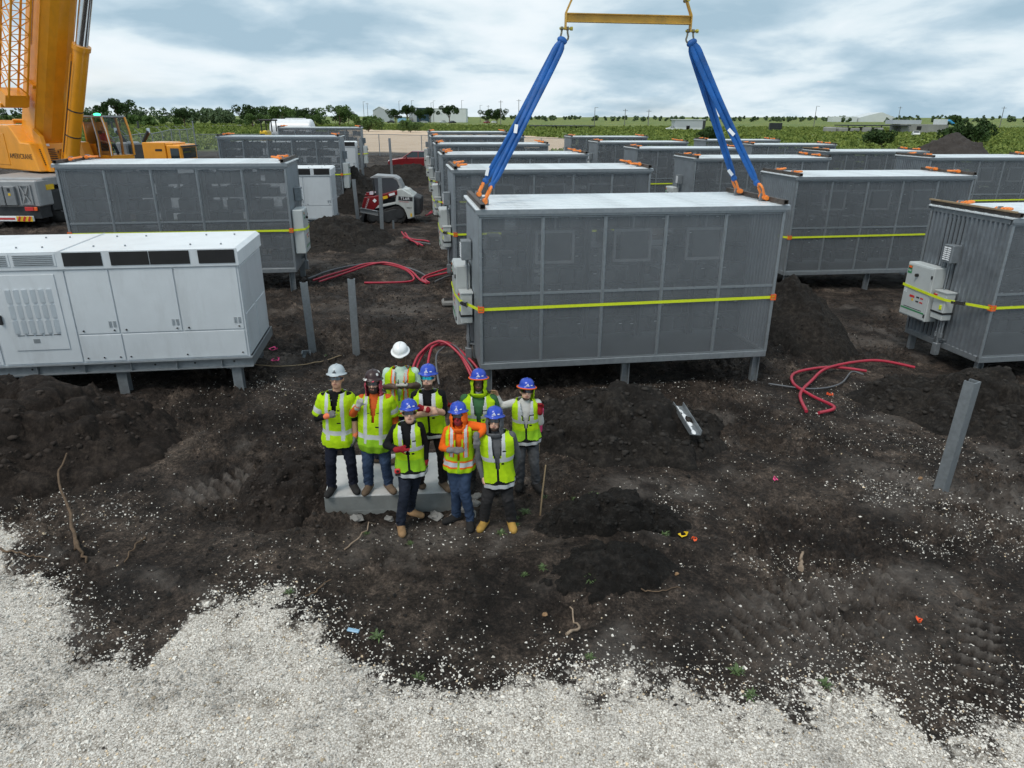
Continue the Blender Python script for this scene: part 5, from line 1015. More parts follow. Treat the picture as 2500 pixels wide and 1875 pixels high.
text_mesh('lettering', '9957', .10, MT['text'], ld, frame4((.94, yd - .004, .66), (1, 0, -.05), (.05, 0, 1)), .002)
b = MB(); b.box((1.02, yd - .002, .36), (.08, .008, .14)); b.build('hazard_label', MT['yellow'], ld)
b = MB(); b.box((-.08, -.83, 1.12), (.22, .01, .12), rot=rotm('Y', .35 - .6)); b.build('hazard_label', MT['yellow'], ld); b = MB(); b.box((.22, -.83, 1.25), (.26, .01, .10), rot=rotm('Y', -.25)); b.build('white_label', MT['wprint'], ld)
b = MB(); b.box((-.55, -.83, .98), (.13, .01, .13), rot=rotm('Y', .78)); b.build('white_label', MT['wprint'], ld)
text_mesh('lettering', 'TAKEUCHI', .10, MT['wprint'], ld, frame4((-.90, -.826, .82), (.35, 0, .9), (-.9, 0, .35)), .002)
# ------------------------------------------------------------------ cars
def make_car(paint, name='parked_car'):
    t = empty(name)
    prof = [(-2.20, .42), (-2.22, .62), (-2.05, .76), (-1.2, .90), (-.95, .94), (1.35, .96), (2.05, .92), (2.22, .80), (2.24, .45), (1.9, .30), (-1.9, .28)]
    b = MB(); ys = [(-.86, .90), (-.80, 1.0), (.80, 1.0), (.86, .90)]; n = len(prof); vs = []
    for y, k in ys: vs += [(x * (.985 if k < 1 else 1), y, .6 + (z - .6) * k) for x, z in prof]
    fs = [tuple(range(n)), tuple(range(3 * n, 4 * n))[::-1]] + [(r * n + i, (r + 1) * n + i, (r + 1) * n + (i + 1) % n, r * n + (i + 1) % n) for r in range(3) for i in range(n)]
    b.add(vs, fs, 0); bo = b.build('body', paint, t); md = bo.modifiers.new('bevel', 'BEVEL'); md.width = .05; md.segments = 3; md.limit_method = 'ANGLE'
    gp = [(-.98, .93), (-.30, 1.36), (.75, 1.38), (1.45, .95)]; b = MB(); vs = [(x, s_ * (.78 if z < 1 else .62), z) for s_ in (-1, 1) for x, z in gp]; b.add(vs, [(0, 1, 2, 3), (7, 6, 5, 4), (0, 4, 5, 1), (1, 5, 6, 2), (2, 6, 7, 3)]); b.build('windows', MT['glass'], t)
    b = MB(); b.box((.22, 0, 1.385), (1.08, 1.26, .05), bev=.02); b.build('roof', paint, t)
    for s_ in (-1, 1):
        for x0, z0, x1, z1 in ((-.98, .95, -.30, 1.37), (.75, 1.37, 1.45, .97), (.25, .95, .25, 1.36)): b = MB(); b.cyl((x0, s_ * (.79), z0), (x1, s_ * .635, z1), .035, n=6); b.build('pillar', paint, t)
        b = MB(); b.box((-.70, s_ * .93, .98), (.1, .16, .12), bev=.02); b.build('mirror', paint, t); b = MB(); b.ell((-2.10, s_ * .62, .66), (.12, .18, .08), 10, 6); b.build('headlight', MT['wprint'], t)
        b = MB(); b.box((2.20, s_ * .62, .72), (.06, .3, .14), bev=.02); b.build('tail_light', MT['rprint'], t)
        for x in (-1.38, 1.36): w = part('wheel', whm, t, (x, s_ * .76, .32), (0, 0, math.pi / 2)); w.scale = (.46, .46, .46); part('rim', rimm, w)
    return t
rc = make_car(MT['red'], 'red_car'); rc.location = (-7.95, 60, gz(-8, 60) + .02); rc.rotation_euler = (0, 0, .02); tag(rc, 'dark red car parked beyond the long soil ridge', 'car')
cols = [('dark_car', (.02, .022, .026), 'black car parked at the left end of the distant row'), ('grey_car', (.12, .12, .13), 'grey car parked near the low blue shed far away'), ('silver_car', (.45, .47, .48), 'silver car parked in the middle of the distant row'), ('white_car', (.7, .72, .72), 'white car parked left of the navy block far away'), ('dark_pickup', (.03, .03, .035), 'dark car parked in front of the navy block far away'), ('maroon_car', (.3, .02, .02), 'red car parked right of the long white hall'), ('pale_car', (.7, .7, .68), 'white car parked right of the long white hall')]
for i, ((nm, c_, lb), (px, py)) in enumerate(zip(cols, ((-83, 505), (-76, 510), (-62, 515), (-49, 520), (-41, 500), (-18.5, 520), (-13.5, 522)))):
    o = make_car(mat(nm + '_paint', c_, .3, .2), 'parked_car'); o.location = (px, py, gz(px, py)); o.scale = (1.25, 1.25, 1.25); o.rotation_euler = (0, 0, .2 * i); tag(o, lb, 'car', 'cars parked by the distant buildings')
o = make_car(bpy.data.materials['white_car_paint'], 'parked_car'); o.location = (64, 300, gz(64, 300)); tag(o, 'white car parked right of the pale flat-roofed shed', 'car')
o = make_car(bpy.data.materials['pale_car_paint'], 'parked_car'); o.location = (117, 215, gz(117, 215)); o.rotation_euler = (0, 0, 1.2); tag(o, 'white car parked before the stone works at right', 'car')
# ------------------------------------------------------------------ tank trailer and roller behind the left row
z_ = gz(-23, 76); tk_ = empty('tank_trailer', (-22.6, 76, z_), 0, 'white rounded tank trailer behind the farthest left container', 'trailer'); b = MB(); b.cyl((-1.9, 0, 2.55), (1.9, 0, 2.55), 1.05, n=28); b.ell((-1.9, 0, 2.55), (.35, 1.05, 1.05), 20, 12); b.ell((1.9, 0, 2.55), (.35, 1.05, 1.05), 20, 12); b.build('tank', MT['white'], tk_)
b = MB(); b.box((0, 0, 1.3), (4.6, 1.0, .25)); b.build('chassis', MT['dark'], tk_); b = MB(); b.box((.4, 0, 3.62), (2.0, .5, .12), bev=.03); b.build('walkway', MT['white'], tk_)
for x in (-1.3, 1.3):
    for y in (-.9, .9): w = part('wheel', whm, tk_, (x, y, .62), (0, 0, math.pi / 2)); w.scale = (.9, .9, .9)
z_ = gz(-20.6, 62); ro = empty('yellow_roller', (-20.75, 62, z_), 0, 'yellow machine with a black roll bar behind the left row of containers', 'roller')
b = MB(); b.box((0, 0, 1.95), (.62, 1.3, 1.7), bev=.12); b.build('body', MT['yellow'], ro); b = MB(); b.cyl((-.2, -.7, .6), (-.2, .7, .6), .6, n=24); b.build('drum', MT['dark'], ro)
b = MB(); [b.tube([(x, y, 2.7), (x, y, 3.55)], .05, 8) for x in (-.1, .75) for y in (-.6, .6)]; b.box((.32, 0, 3.6), (1.15, 1.4, .14), bev=.04); b.build('roll_bar', MT['black'], ro); b = MB(); b.box((-.05, -.66, 2.3), (.4, .03, .5)); b.build('vent', MT['dark'], ro)
# ------------------------------------------------------------------ wire fences
fm = see_through('chain_link', (.33, .35, .36), .5, .74, .3)
def fence(p0, p1, n, h, lab, arms=True, hi_first=0, mesh=True):
    t = empty('wire_fence', (*p0, gz(*p0)), 0, lab, 'fence', 'chain link fences'); o_ = np.array(t.location); P = [np.array(p0) + (np.array(p1) - np.array(p0)) * i / n for i in range(n + 1)]; d = nrm(np.append(np.array(p1) - p0, 0)); sd = np.array((-d[1], d[0], 0))
    for i, p in enumerate(P):
        g = np.array((*p, gz(*p))) - o_; b = MB(); hh = h + (.7 if (i == n and hi_first) else 0); b.cyl(g + (0, 0, -.2), g + (0, 0, hh), .04 if not (i == n and hi_first) else .06, n=8)
        if arms: b.cyl(g + (0, 0, h), g + np.array((0, 0, h + .35)) + sd * .38, .022, n=6)
        b.build('post', MT['galv'], t)
        if i < n:
            g2 = np.array((*P[i + 1], gz(*P[i + 1]))) - o_
            if mesh: b = MB(); b.add([g + (0, 0, .05), g2 + (0, 0, .05), g2 + (0, 0, h), g + (0, 0, h)], [(0, 1, 2, 3)]); b.build('wire_mesh', fm, t)
            b = MB(); b.cyl(g + (0, 0, h), g2 + (0, 0, h), .028, n=6); b.build('rail', MT['galv'], t)
fence((-25.5, 47), (-31.5, 73), 8, 2.7, 'chain link fence with angled arms behind the yellow truck', True, 1)
fence((-31.5, 73), (7.5, 84), 9, 2.15, 'low wire fence in front of the tan pad', False)
# ------------------------------------------------------------------ far setting: road, buildings, poles, trees, grass
MT['asphalt'] = mat('worn_asphalt', (.16, .155, .15), .9, 0, var=.12, vscale=.3)
RD = np.array([(-150, 130), (-140, 200), (-125, 270), (-118, 330), (-125, 420), (-160, 560)], float)
RD = np.array([(-190, 205), (-155, 228), (-128, 262), (-120, 310), (-135, 420), (-170, 520)], float)
t_ = np.linspace(0, len(RD) - 1, 40); C_ = np.stack([np.interp(t_, np.arange(len(RD)), RD[:, i]) for i in (0, 1)], 1); T_ = np.gradient(C_, axis=0); T_ /= np.linalg.norm(T_, axis=1)[:, None]; N_ = np.stack([-T_[:, 1], T_[:, 0]], 1)
b = MB(); vs = []
for i in range(40):
    for s_ in (-4.0, 4.0): p = C_[i] + N_[i] * s_; vs.append((p[0], p[1], float(base_h(p[0], p[1])) + .25))
b.add(vs, [(2 * i, 2 * i + 1, 2 * i + 3, 2 * i + 2) for i in range(39)]); tag(b.build('road', MT['asphalt']), kind='structure')
MT['metal_white'] = mat('white_metal_cladding', (.60, .63, .64), .5, 0, var=.05, vscale=.2); MT['metal_grey'] = mat('grey_metal_cladding', (.42, .45, .48), .5, 0, var=.05, vscale=.2); MT['navy'] = mat('navy_cladding', (.015, .045, .075), .5, 0, var=.1, vscale=.2); MT['lblue'] = mat('light_blue_cladding', (.25, .45, .62), .5); MT['stonegrey'] = mat('crushed_stone_grey', (.26, .26, .25), .9, 0, var=.2, vscale=.2)
def bld(name, x, y, lab): return empty(name, (x, y, gz(x, y)), 0, lab, 'building')
def bp(par, name, c, d, m, bev=0): b = MB(); b.box(c, d, bev=bev); return b.build(name, MT[m] if isinstance(m, str) else m, par)
B = bld('gabled_hall', -106, 600, 'grey gabled metal hall at the left of the distant buildings')
b = MB(); b.prism([(-6.6, 0), (6.6, 0), (6.6, 7.4), (-1.5, 11.2), (-6.6, 8.4)], 1, 0, 22); b.build('wall', MT['metal_grey'], B); b = MB(); b.prism([(-6.9, 8.35), (-1.5, 11.3), (6.9, 7.3), (6.9, 7.6), (-1.5, 11.7), (-6.9, 8.75)], 1, -.3, 22.3); b.build('roof', MT['metal_white'], B)
B = bld('long_hall', -54, 600, 'long white flat-roofed hall with a navy block far behind the tan pad'); bp(B, 'wall', (-3, 12, 5.1), (38, 24, 10.2), 'metal_white'); bp(B, 'roof', (-3, 12, 10.35), (38.4, 24.4, .3), 'metal_grey'); bp(B, 'navy_block', (-18.5, -1, 5.3), (9.6, 3, 11.0), 'navy'); bp(B, 'side_wall', (-26, 10, 4.8), (8, 16, 9.6), 'metal_grey')
for x in (-4, 6): bp(B, 'wall_light', (x, -.1, 6.5), (.8, .3, .6), 'metal_grey')
bp(B, 'awning', (-32, -2, 3.2), (10, 6, .4), 'dark')
B = bld('blue_shed', -84, 560, 'small light blue shed between the trees far away'); bp(B, 'wall', (0, 2, 1.8), (6, 4, 3.6), 'lblue'); bp(B, 'roof', (0, 2, 3.75), (6.6, 4.6, .3), 'metal_grey')
B = bld('flat_shed', 71.5, 300, 'pale flat-roofed shed with a dark door between the two sling pairs'); bp(B, 'wall', (0, 3.5, 1.9), (12.2, 7, 3.8), 'metal_grey'); bp(B, 'roof', (-.3, 3.5, 3.95), (12.6, 7.4, .3), 'metal_white'); bp(B, 'door', (-.8, -.02, .85), (1.4, .1, 1.7), 'void'); bp(B, 'dark_side', (5.6, -.03, 1.9), (1.1, .1, 3.6), 'dark'); bp(B, 'wall_base', (-.6, -.04, .5), (10.8, .06, 1.0), 'metal_white')
B = bld('dark_screen', 101, 285, 'black slatted block at the right of the slings in the field'); bp(B, 'wall', (0, 1, 1.5), (4.6, 1.5, 3.0), 'dark'); 
for i in range(4): bp(B, 'slat', (0, .2, .4 + i * .75), (4.7, .1, .12), 'black')
B = bld('low_dark_roof', 22, 330, 'long low dark roof lying in the field between the slings'); bp(B, 'roof', (0, 4, 1.1), (29, 8, .35), 'dark'); 
for x in (-12, -4, 4, 12): bp(B, 'pillar', (x, .3, .5), (.3, .3, 1.0), 'dark')
B = bld('white_shed', 137, 178, 'small white shed with an overhanging roof at the right edge'); bp(B, 'wall', (-.6, 2, .95), (3.9, 4, 1.9), 'metal_white'); bp(B, 'roof', (0, 1.6, 2.0), (5.8, 5.4, .22), 'white'); bp(B, 'open_bay', (2.0, 2, .9), (1.3, 3.9, 1.7), 'dark')
B = bld('stone_works', 150, 265, 'grey stone works with a blue conveyor at right'); bp(B, 'wall', (-2, 6, 1.4), (17, 8, 2.8), 'stonegrey'); bp(B, 'canopy', (-20, 4, 2.4), (24, 8, .35), 'dark'); bp(B, 'upper_block', (-8, 6, 3.6), (10, 6, 1.4), 'metal_grey'); bp(B, 'hopper', (5, 5, 3.7), (3.5, 3, 1.8), 'metal_white')
for x in (-30, -24, -18, -12): bp(B, 'pillar', (x, 1, 1.2), (.3, .3, 2.4), 'dark')
b = MB(); b.box((8.5, 1, 2.3), (7.0, 1.3, .5), rot=rotm('Y', .60)); b.build('conveyor', mat('conveyor_blue', (.05, .32, .62), .4), B); bp(B, 'opening', (-4, 1.9, 1.6), (1.6, .1, 1.2), 'void')
for i in range(5): bp(B, 'stone_stack', (-36 + i * 4.2, 2, .9), (3.4, 4, 1.8 - .25 * (i % 3)), 'stonegrey', .3)
B = bld('far_depot', 440, 900, 'pale far depot roof on the right horizon'); b = MB(); b.prism([(-22, 0), (22, 0), (22, 5), (4, 11), (-6, 9), (-22, 5)], 1, 0, 30); b.build('wall', MT['metal_white'], B); bp(B, 'annex', (-38, 10, 3), (30, 14, 6), 'metal_white')
# utility poles
def pole(x, y, h, arm, lab):
    t = empty('utility_pole', (x, y, gz(x, y)), 0, lab, 'pole', 'distant utility and light poles'); b = MB(); b.cyl((0, 0, -.3), (0, 0, h), .22, .14, n=8); b.build('shaft', MT['pole'], t)
    b = MB(); b.box((0 if arm else .9, 0, h - (.8 if arm else .0)), (2.6 if arm else 2.0, .16, .18)); b.build('cross_arm' if arm else 'lamp_arm', MT['pole'], t)
MT['pole'] = mat('weathered_pole', (.16, .155, .15), .8, 0, var=.1)
PX = [(-118, 590, 15, 0, 'leftmost light pole beside the gabled hall'), (-112, 575, 14, 1, 'thick utility pole at the left corner of the gabled hall'), (-93, 610, 16, 0, 'light pole right behind the gabled hall'), (-80, 590, 16, 0, 'light pole above the blue shed'), (-68, 620, 15, 0, 'light pole left of the navy block'), (-64, 600, 16, 0, 'tall light pole left of the long hall'), (-60, 640, 14, 0, 'short light pole beside the long hall'), (-43, 625, 17, 0, 'light pole above the navy block'), (-27, 610, 13, 0, 'light pole at the right end of the long hall'), (-20, 600, 13, 1, 'utility pole right of the long hall'), (-7, 420, 13, 1, 'utility pole just left of the left slings'), (3.2, 430, 14, 1, 'tall utility pole between the slings, leftmost'), (47, 430, 10, 0, 'thin light pole left of the pale flat-roofed shed'), (60, 400, 9, 1, 'utility pole left of the pale flat-roofed shed'), (69, 380, 8.5, 1, 'utility pole close beside the pale flat-roofed shed'), (170, 420, 11, 0, 'light pole behind the right slings'), (248, 480, 12, 1, 'utility pole in front of the right hills'), (262, 400, 11, 1, 'utility pole left of the stone works'), (255, 300, 10, 0, 'light pole behind the stone heap'), (235, 250, 9, 1, 'utility pole above the small white shed')]
for p in PX: pole(*p)
for i, x in enumerate((-64.5, -61.2, -58)): o = MB().box((0, 0, 1.1), (.45, .45, 2.4), bev=.05).build('bollard_post', MT['dark']); o.location = (x * 1.9, 212 + i * 3, gz(x * 1.9, 212)); tag(o, 'dark post standing by the road, %s of three' % ('left', 'middle', 'right')[i], 'post', 'dark posts by the road')
# foliage
def leaf_mat(name, lo, hi): 
    m = mat(name, hi, .75, 0, c2=lo, vscale=.9, spec=.15); return m
MT['crown_dark'] = leaf_mat('dark_foliage', (.020, .040, .013), (.052, .092, .028)); MT['crown_mid'] = leaf_mat('mid_foliage', (.045, .085, .024), (.12, .185, .055)); MT['crown_far'] = leaf_mat('far_foliage', (.055, .09, .045), (.125, .175, .09)); MT['crown_pale'] = leaf_mat('pale_foliage', (.05, .06, .045), (.10, .115, .085)); MT['blade'] = leaf_mat('field_grass', (.08, .135, .036), (.25, .29, .07))
def leaves(C, rad, n, size, rng, squash=.8, shell=.55):
    """n small quads spread through clumps C (k,3) of radius rad (k,)"""
    k = rng.integers(0, len(C), n); d = rng.normal(0, 1, (n, 3)); d /= np.linalg.norm(d, axis=1)[:, None]; rr = rad[k] * (shell + (1 - shell) * rng.random(n)) ** .8
    P = C[k] + d * rr[:, None] * np.array((1, 1, squash)); a = rng.normal(0, 1, (n, 3)); a /= np.linalg.norm(a, axis=1)[:, None]; c = np.cross(a, rng.normal(0, 1, (n, 3))); c /= np.linalg.norm(c, axis=1)[:, None]; s_ = size * rng.uniform(.6, 1.4, (n, 1))
    V = np.stack([P - a * s_ - c * s_ * .5, P + a * s_ * .2 - c * s_ * .8, P + a * s_ + c * s_ * .4, P - a * s_ * .3 + c * s_ * .8], 1).reshape(-1, 3); return V, np.arange(4 * n).reshape(n, 4)
def crown_proto(seed, n, h, w, trunk, size, m):
    rng = np.random.default_rng(seed); k = 16; C = np.stack([rng.normal(0, w * .26, k), rng.normal(0, w * .26, k), trunk + (h - trunk) * (.22 + .62 * rng.random(k))], 1); f = 1 - np.abs((C[:, 2] - trunk) / (h - trunk) - .45) * .9; C[:, :2] *= f[:, None] * 1.25; rad = rng.uniform(.13, .24, k) * w
    V, F_ = leaves(C, rad, n, size, rng); o = raw_mesh('crown', V, F_, MT[m]); me = o.data; bpy.data.objects.remove(o)
    b = MB(); b.tube([(0, 0, -.3), (.05, 0, trunk * .6), (.1, .05, trunk * 1.2), (.0, .1, h * .7)], [.032 * h, .026 * h, .02 * h, .006 * h], 8)
    for i in range(6): c = C[i * 2]; b.tube([(0.05, 0, trunk * (.7 + .08 * i)), tuple(c * .6 + np.array((0, 0, trunk * .35))), tuple(c)], [.014 * h, .010 * h, .004 * h], 6)
    return me, b.mesh('trunk', MT['bark'])
PROT = {'a': crown_proto(1, 3400, 10, 9.5, 2.2, .25, 'crown_dark'), 'b': crown_proto(2, 3400, 10, 8.5, 2.6, .25, 'crown_dark'), 'c': crown_proto(3, 3400, 8, 10, 1.0, .25, 'crown_mid'), 'd': crown_proto(4, 2400, 5, 8, .4, .24, 'crown_mid'), 'e': crown_proto(5, 2400, 5, 8, .4, .24, 'crown_dark'), 'f': crown_proto(6, 420, 10, 8, 2.5, .40, 'crown_pale')}
def tree(x, y, s_, kind, lab, cat='tree', grp='trees around the field'):
    t = empty('bush' if cat == 'bush' else 'tree', (x, y, gz(x, y)), (x * 7.3) % 6.28, lab, cat, grp); c, k = PROT[kind]; a = part('crown', c, t); b = part('trunk', k, t)
    for q_ in (a, b): q_.scale = (s_, s_, s_)
TR = [(-142, 268, 1.02, 'b', 'tall dark tree beside the road, left of centre'), (-126, 285, .68, 'b', 'smaller dark tree right of the tall one by the road'), (-100, 285, .85, 'a', 'dark round tree at the right end of the road'), (-168, 262, 1.15, 'f', 'pale sparse tree behind the crane cab'), (-87, 275, .95, 'c', 'bright green spreading tree behind the left row of containers'), (-92, 262, .62, 'c', 'pale bush-like tree under the dark round tree'), (-84, 300, .75, 'a', 'dark tree left of the big round green tree'), (-70, 300, 1.05, 'c', 'big round green tree left of the distant buildings'), (-77, 290, .6, 'c', 'small tree beside the big round green tree'), (-62, 320, .55, 'c', 'low green tree right of the big round one'),
      (-104, 470, .75, 'a', 'lone round tree left of the gabled hall'), (-110, 460, .5, 'a', 'small tree at far left of the distant buildings'), (-82, 520, .95, 'a', 'tree just right of the gabled hall'), (-74, 520, 1.25, 'b', 'tall tree above the row of parked cars'), (-65, 520, .95, 'a', 'round tree in the middle of the distant row'), (-58, 520, 1.1, 'b', 'tree left of the navy block'), (-44.5, 520, 1.25, 'b', 'dark tree in front of the navy block'), (-17, 500, .95, 'a', 'dark tree right of the long hall'), (-11, 505, 1.0, 'a', 'second dark tree right of the long hall')]
for x, y, s_, k, lb in TR: tree(x, y, s_, k, lb)
BU = [(41, 152, .62, 'e', 'big green bush in the field between the slings'), (66, 132, .62, 'e', 'low dark bush right of the right slings'), (86, 140, .95, 'e', 'round dark green bush left of the stone heap'), (110, 128, .8, 'e', 'large bush at the right edge of the field'), (101, 120, .45, 'd', 'light bush right of the stone heap'), (-40, 205, .8, 'd', 'shrub behind the tan pad, left'), (-27, 195, .6, 'd', 'shrub behind the tan pad, middle'), (33, 120, .22, 'e', 'small dark shrub just behind the far containers'), (94, 150, .5, 'd', 'shrub beside the stone heap'), (250, 420, 1.4, 'e', 'dark bush on the rise behind the right slings')]
for x, y, s_, k, lb in BU: tree(x, y, s_, k, lb, 'bush', 'bushes in the field')
rng = np.random.default_rng(77)
def wood(name, lab, pts, h, n, size, m, seed):
    rng = np.random.default_rng(seed); k = len(pts); C = np.zeros((k * 3, 3)); rad = np.zeros(k * 3)
    for i, (x, y) in enumerate(pts):
        hh = h * rng.uniform(.8, 1.08)
        for j in range(3): C[3 * i + j] = (x + rng.normal(0, h * .2), y + rng.normal(0, h * .2), float(base_h(x, y)) + hh * (.25 + .25 * j)); rad[3 * i + j] = hh * rng.uniform(.22, .36)
    V, F_ = leaves(C, rad, n, size, rng, .9, .6); return tag(raw_mesh(name, V, F_, MT[m]), lab, 'trees', kind='stuff')
P1 = [(x, 400 + 40 * math.sin(x / 37) + random.uniform(-25, 60)) for x in np.linspace(-420, -112, 150)]
wood('tree_belt', 'dense green wood along the left horizon', P1, 8.5, 42000, .5, 'crown_far', 1)
P2 = [(x, 330 + random.uniform(-30, 30)) for x in np.linspace(-330, -150, 60)]
wood('scrub', 'low scrub in front of the left wood', P2, 4.0, 9000, .7, 'crown_mid', 2)
P3 = [(x + random.gauss(0, 14), random.uniform(850, 1300)) for x in np.linspace(-40, 1150, 300)]
wood('far_trees', 'far belt of trees along the right horizon', P3, 5.5, 26000, 1.0, 'crown_far', 3)
# grass tufts standing on the field
n = 34000; x = rng.uniform(-1, 1, n); y = 62 + 330 * rng.random(n) ** 1.7; x = x * (y * .82 + 6); g_, p_ = zones(x, y); dr = np.min(np.hypot(x[:, None] - C_[None, :, 0], y[:, None] - C_[None, :, 1]), 1); k = (g_ > .6) & (p_ < .5) & (dr > 5); x, y = x[k], y[k]; n = len(x)
hgt = .6 * (.35 + .65 * fbm(x * .08, y * .08, 3, 91)) * rng.uniform(.5, 1.2, n) * (.8 + y / 300); z = base_h(x, y); A = rng.uniform(0, 3.14, n); w = .16 + y / 420
V = []; 
for j in range(3):
    a = A + j * 1.05; dx, dy = np.cos(a) * w, np.sin(a) * w; lx, ly = rng.normal(0, .25, n), rng.normal(0, .25, n)
    V.append(np.stack([np.stack([x - dx, y - dy, z - .05], 1), np.stack([x + dx, y + dy, z - .05], 1), np.stack([x + lx, y + ly, z + hgt], 1)], 1))
V = np.concatenate(V, 0); tag(raw_mesh('field_grass', V.reshape(-1, 3), np.arange(len(V) * 3).reshape(-1, 3), MT['blade']), 'tall rough grass of the field behind the site', 'grass', kind='stuff')
# ------------------------------------------------------------------ people: joints in metres (x right, y away, z up)
JT = {
    'P1': {'hips':[[-2.229,7.811,1.016],[-2.07,7.811,1.017]],'kn':[[-2.254,7.739,0.724],[-2.01,7.773,0.725]],'an':[[-2.281,7.787,0.37],[-2.023,7.856,0.37]],'to':[[-2.294,7.688,0.31],[-1.976,7.765,0.31]],'neck':[-2.118,7.781,1.645],'face':[-2.094,7.721,1.814],'sh':[[-2.268,7.791,1.582],[-1.977,7.791,1.592]],'al':[[-2.383,7.811,1.293],[-2.19,7.591,1.421],[-2.062,7.531,1.504]],'ar':[[-1.936,7.821,1.274],[-1.933,7.791,1.088],[-1.936,7.771,1.019]],'gz':0.28},
    'P2': {'hips':[[-1.788,7.84,0.969],[-1.6,7.84,0.97]],'kn':[[-1.801,7.78,0.686],[-1.584,7.79,0.7]],'an':[[-1.823,7.841,0.37],[-1.575,7.86,0.37]],'to':[[-1.845,7.691,0.31],[-1.521,7.775,0.31]],'neck':[-1.665,7.81,1.577],'face':[-1.667,7.75,1.739],'sh':[[-1.816,7.82,1.539],[-1.506,7.82,1.549]],'al':[[-1.931,7.76,1.378],[-1.827,7.62,1.538],[-1.766,7.57,1.666]],'ar':[[-1.449,7.87,1.272],[-1.445,7.82,1.121],[-1.451,7.8,1.043]],'gz':0.28},
    'P3': {'hips':[[-1.572,8.607,1.078],[-1.408,8.607,1.079]],'kn':[[-1.693,8.542,0.747],[-1.454,8.563,0.738]],'an':[[-1.84,8.596,0.37],[-1.537,8.638,0.37]],'to':[[-1.857,8.597,0.31],[-1.555,8.619,0.31]],'neck':[-1.457,8.577,1.693],'face':[-1.446,8.517,1.824],'sh':[[-1.632,8.587,1.608],[-1.286,8.587,1.619]],'al':[[-1.677,8.587,1.418],[-1.527,8.367,1.495],[-1.434,8.287,1.55]],'ar':[[-1.243,8.587,1.429],[-1.306,8.367,1.505],[-1.372,8.287,1.553]],'gz':0.28},
    'P4': {'hips':[[-1.089,7.888,1.1],[-0.921,7.888,1.101]],'kn':[[-1.119,7.824,0.757],[-0.871,7.842,0.776]],'an':[[-1.172,7.88,0.37],[-0.879,7.916,0.37]],'to':[[-1.191,7.893,0.31],[-0.823,7.824,0.31]],'neck':[-1.021,7.858,1.645],'face':[-1.019,7.798,1.796],'sh':[[-1.172,7.868,1.573],[-0.868,7.868,1.583]],'al':[[-1.205,7.848,1.334],[-0.989,7.678,1.426],[-0.886,7.668,1.473]],'ar':[[-0.841,7.848,1.37],[-1.034,7.628,1.497],[-1.117,7.628,1.522]],'gz':0.28},
    'P5': {'hips':[[-0.509,8.345,0.882],[-0.339,8.345,0.883]],'kn':[[-0.521,8.308,0.542],[-0.297,8.273,0.542]],'an':[[-0.55,8.39,0.11],[-0.233,8.321,0.11]],'to':[[-0.562,8.285,0.05],[-0.213,8.236,0.05]],'neck':[-0.431,8.315,1.423],'face':[-0.426,8.255,1.574],'sh':[[-0.608,8.325,1.347],[-0.246,8.325,1.352]],'al':[[-0.677,8.325,1.102],[-0.764,8.265,1.227],[-0.781,8.245,1.316]],'ar':[[-0.169,8.345,1.105],[-0.211,8.295,0.943],[-0.228,8.275,0.86]],'gz':0.02},
    'P6': {'hips':[[-1.289,7.502,0.773],[-1.141,7.502,0.782]],'kn':[[-1.291,7.361,0.499],[-1.214,7.533,0.473]],'an':[[-1.353,7.34,0.09],[-1.285,7.684,0.09]],'to':[[-1.299,7.125,0.03],[-1.133,7.615,0.03]],'neck':[-1.229,7.472,1.366],'face':[-1.19,7.412,1.504],'sh':[[-1.37,7.482,1.303],[-1.091,7.482,1.337]],'al':[[-1.495,7.482,1.092],[-1.315,7.262,1.142],[-1.173,7.202,1.197]],'ar':[[-1.03,7.512,1.062],[-1.039,7.482,0.863],[-1.06,7.462,0.76]],'gz':0.0},
    'P7': {'hips':[[-0.712,7.498,0.83],[-0.549,7.498,0.848]],'kn':[[-0.68,7.472,0.501],[-0.573,7.413,0.553]],'an':[[-0.689,7.567,0.09],[-0.513,7.449,0.09]],'to':[[-0.775,7.513,0.03],[-0.5,7.29,0.03]],'neck':[-0.628,7.468,1.329],'face':[-0.631,7.408,1.472],'sh':[[-0.752,7.478,1.283],[-0.49,7.478,1.35]],'al':[[-0.825,7.458,1.073],[-0.701,7.278,1.129],[-0.578,7.228,1.155]],'ar':[[-0.301,7.418,1.354],[-0.407,7.258,1.305],[-0.407,7.228,1.188]],'gz':0.0},
    'P8': {'hips':[[-0.242,7.434,0.675],[-0.071,7.434,0.675]],'kn':[[-0.298,7.382,0.412],[-0.048,7.376,0.435]],'an':[[-0.335,7.45,0.09],[-0.001,7.438,0.09]],'to':[[-0.392,7.285,0.03],[0.022,7.311,0.03]],'neck':[-0.195,7.404,1.303],'face':[-0.204,7.344,1.442],'sh':[[-0.347,7.414,1.239],[-0.005,7.414,1.249]],'al':[[-0.398,7.434,0.934],[-0.347,7.374,0.733],[-0.325,7.344,0.645]],'ar':[[0.073,7.474,0.967],[0.025,7.574,0.723],[-0.054,7.594,0.677]],'gz':0.0},
    'P9': {'hips':[[0.11,8.369,0.78],[0.272,8.369,0.781]],'kn':[[0.112,8.322,0.481],[0.301,8.305,0.442]],'an':[[0.116,8.396,0.11],[0.329,8.362,0.11]],'to':[[0.098,8.308,0.05],[0.384,8.251,0.05]],'neck':[0.181,8.339,1.309],'face':[0.19,8.279,1.441],'sh':[[0.023,8.349,1.277],[0.326,8.349,1.279]],'al':[[-0.136,8.389,1.223],[-0.194,8.349,1.375],[-0.226,8.319,1.458]],'ar':[[0.377,8.329,1.023],[0.362,8.249,1.222],[0.365,8.249,1.347]],'gz':0.02},
}
def cloth(name, c, var=.12, rough=.85, bump=.25): return mat(name, c, rough, 0, var=var, vscale=7, bump=bump, bscale=70, spec=.2)
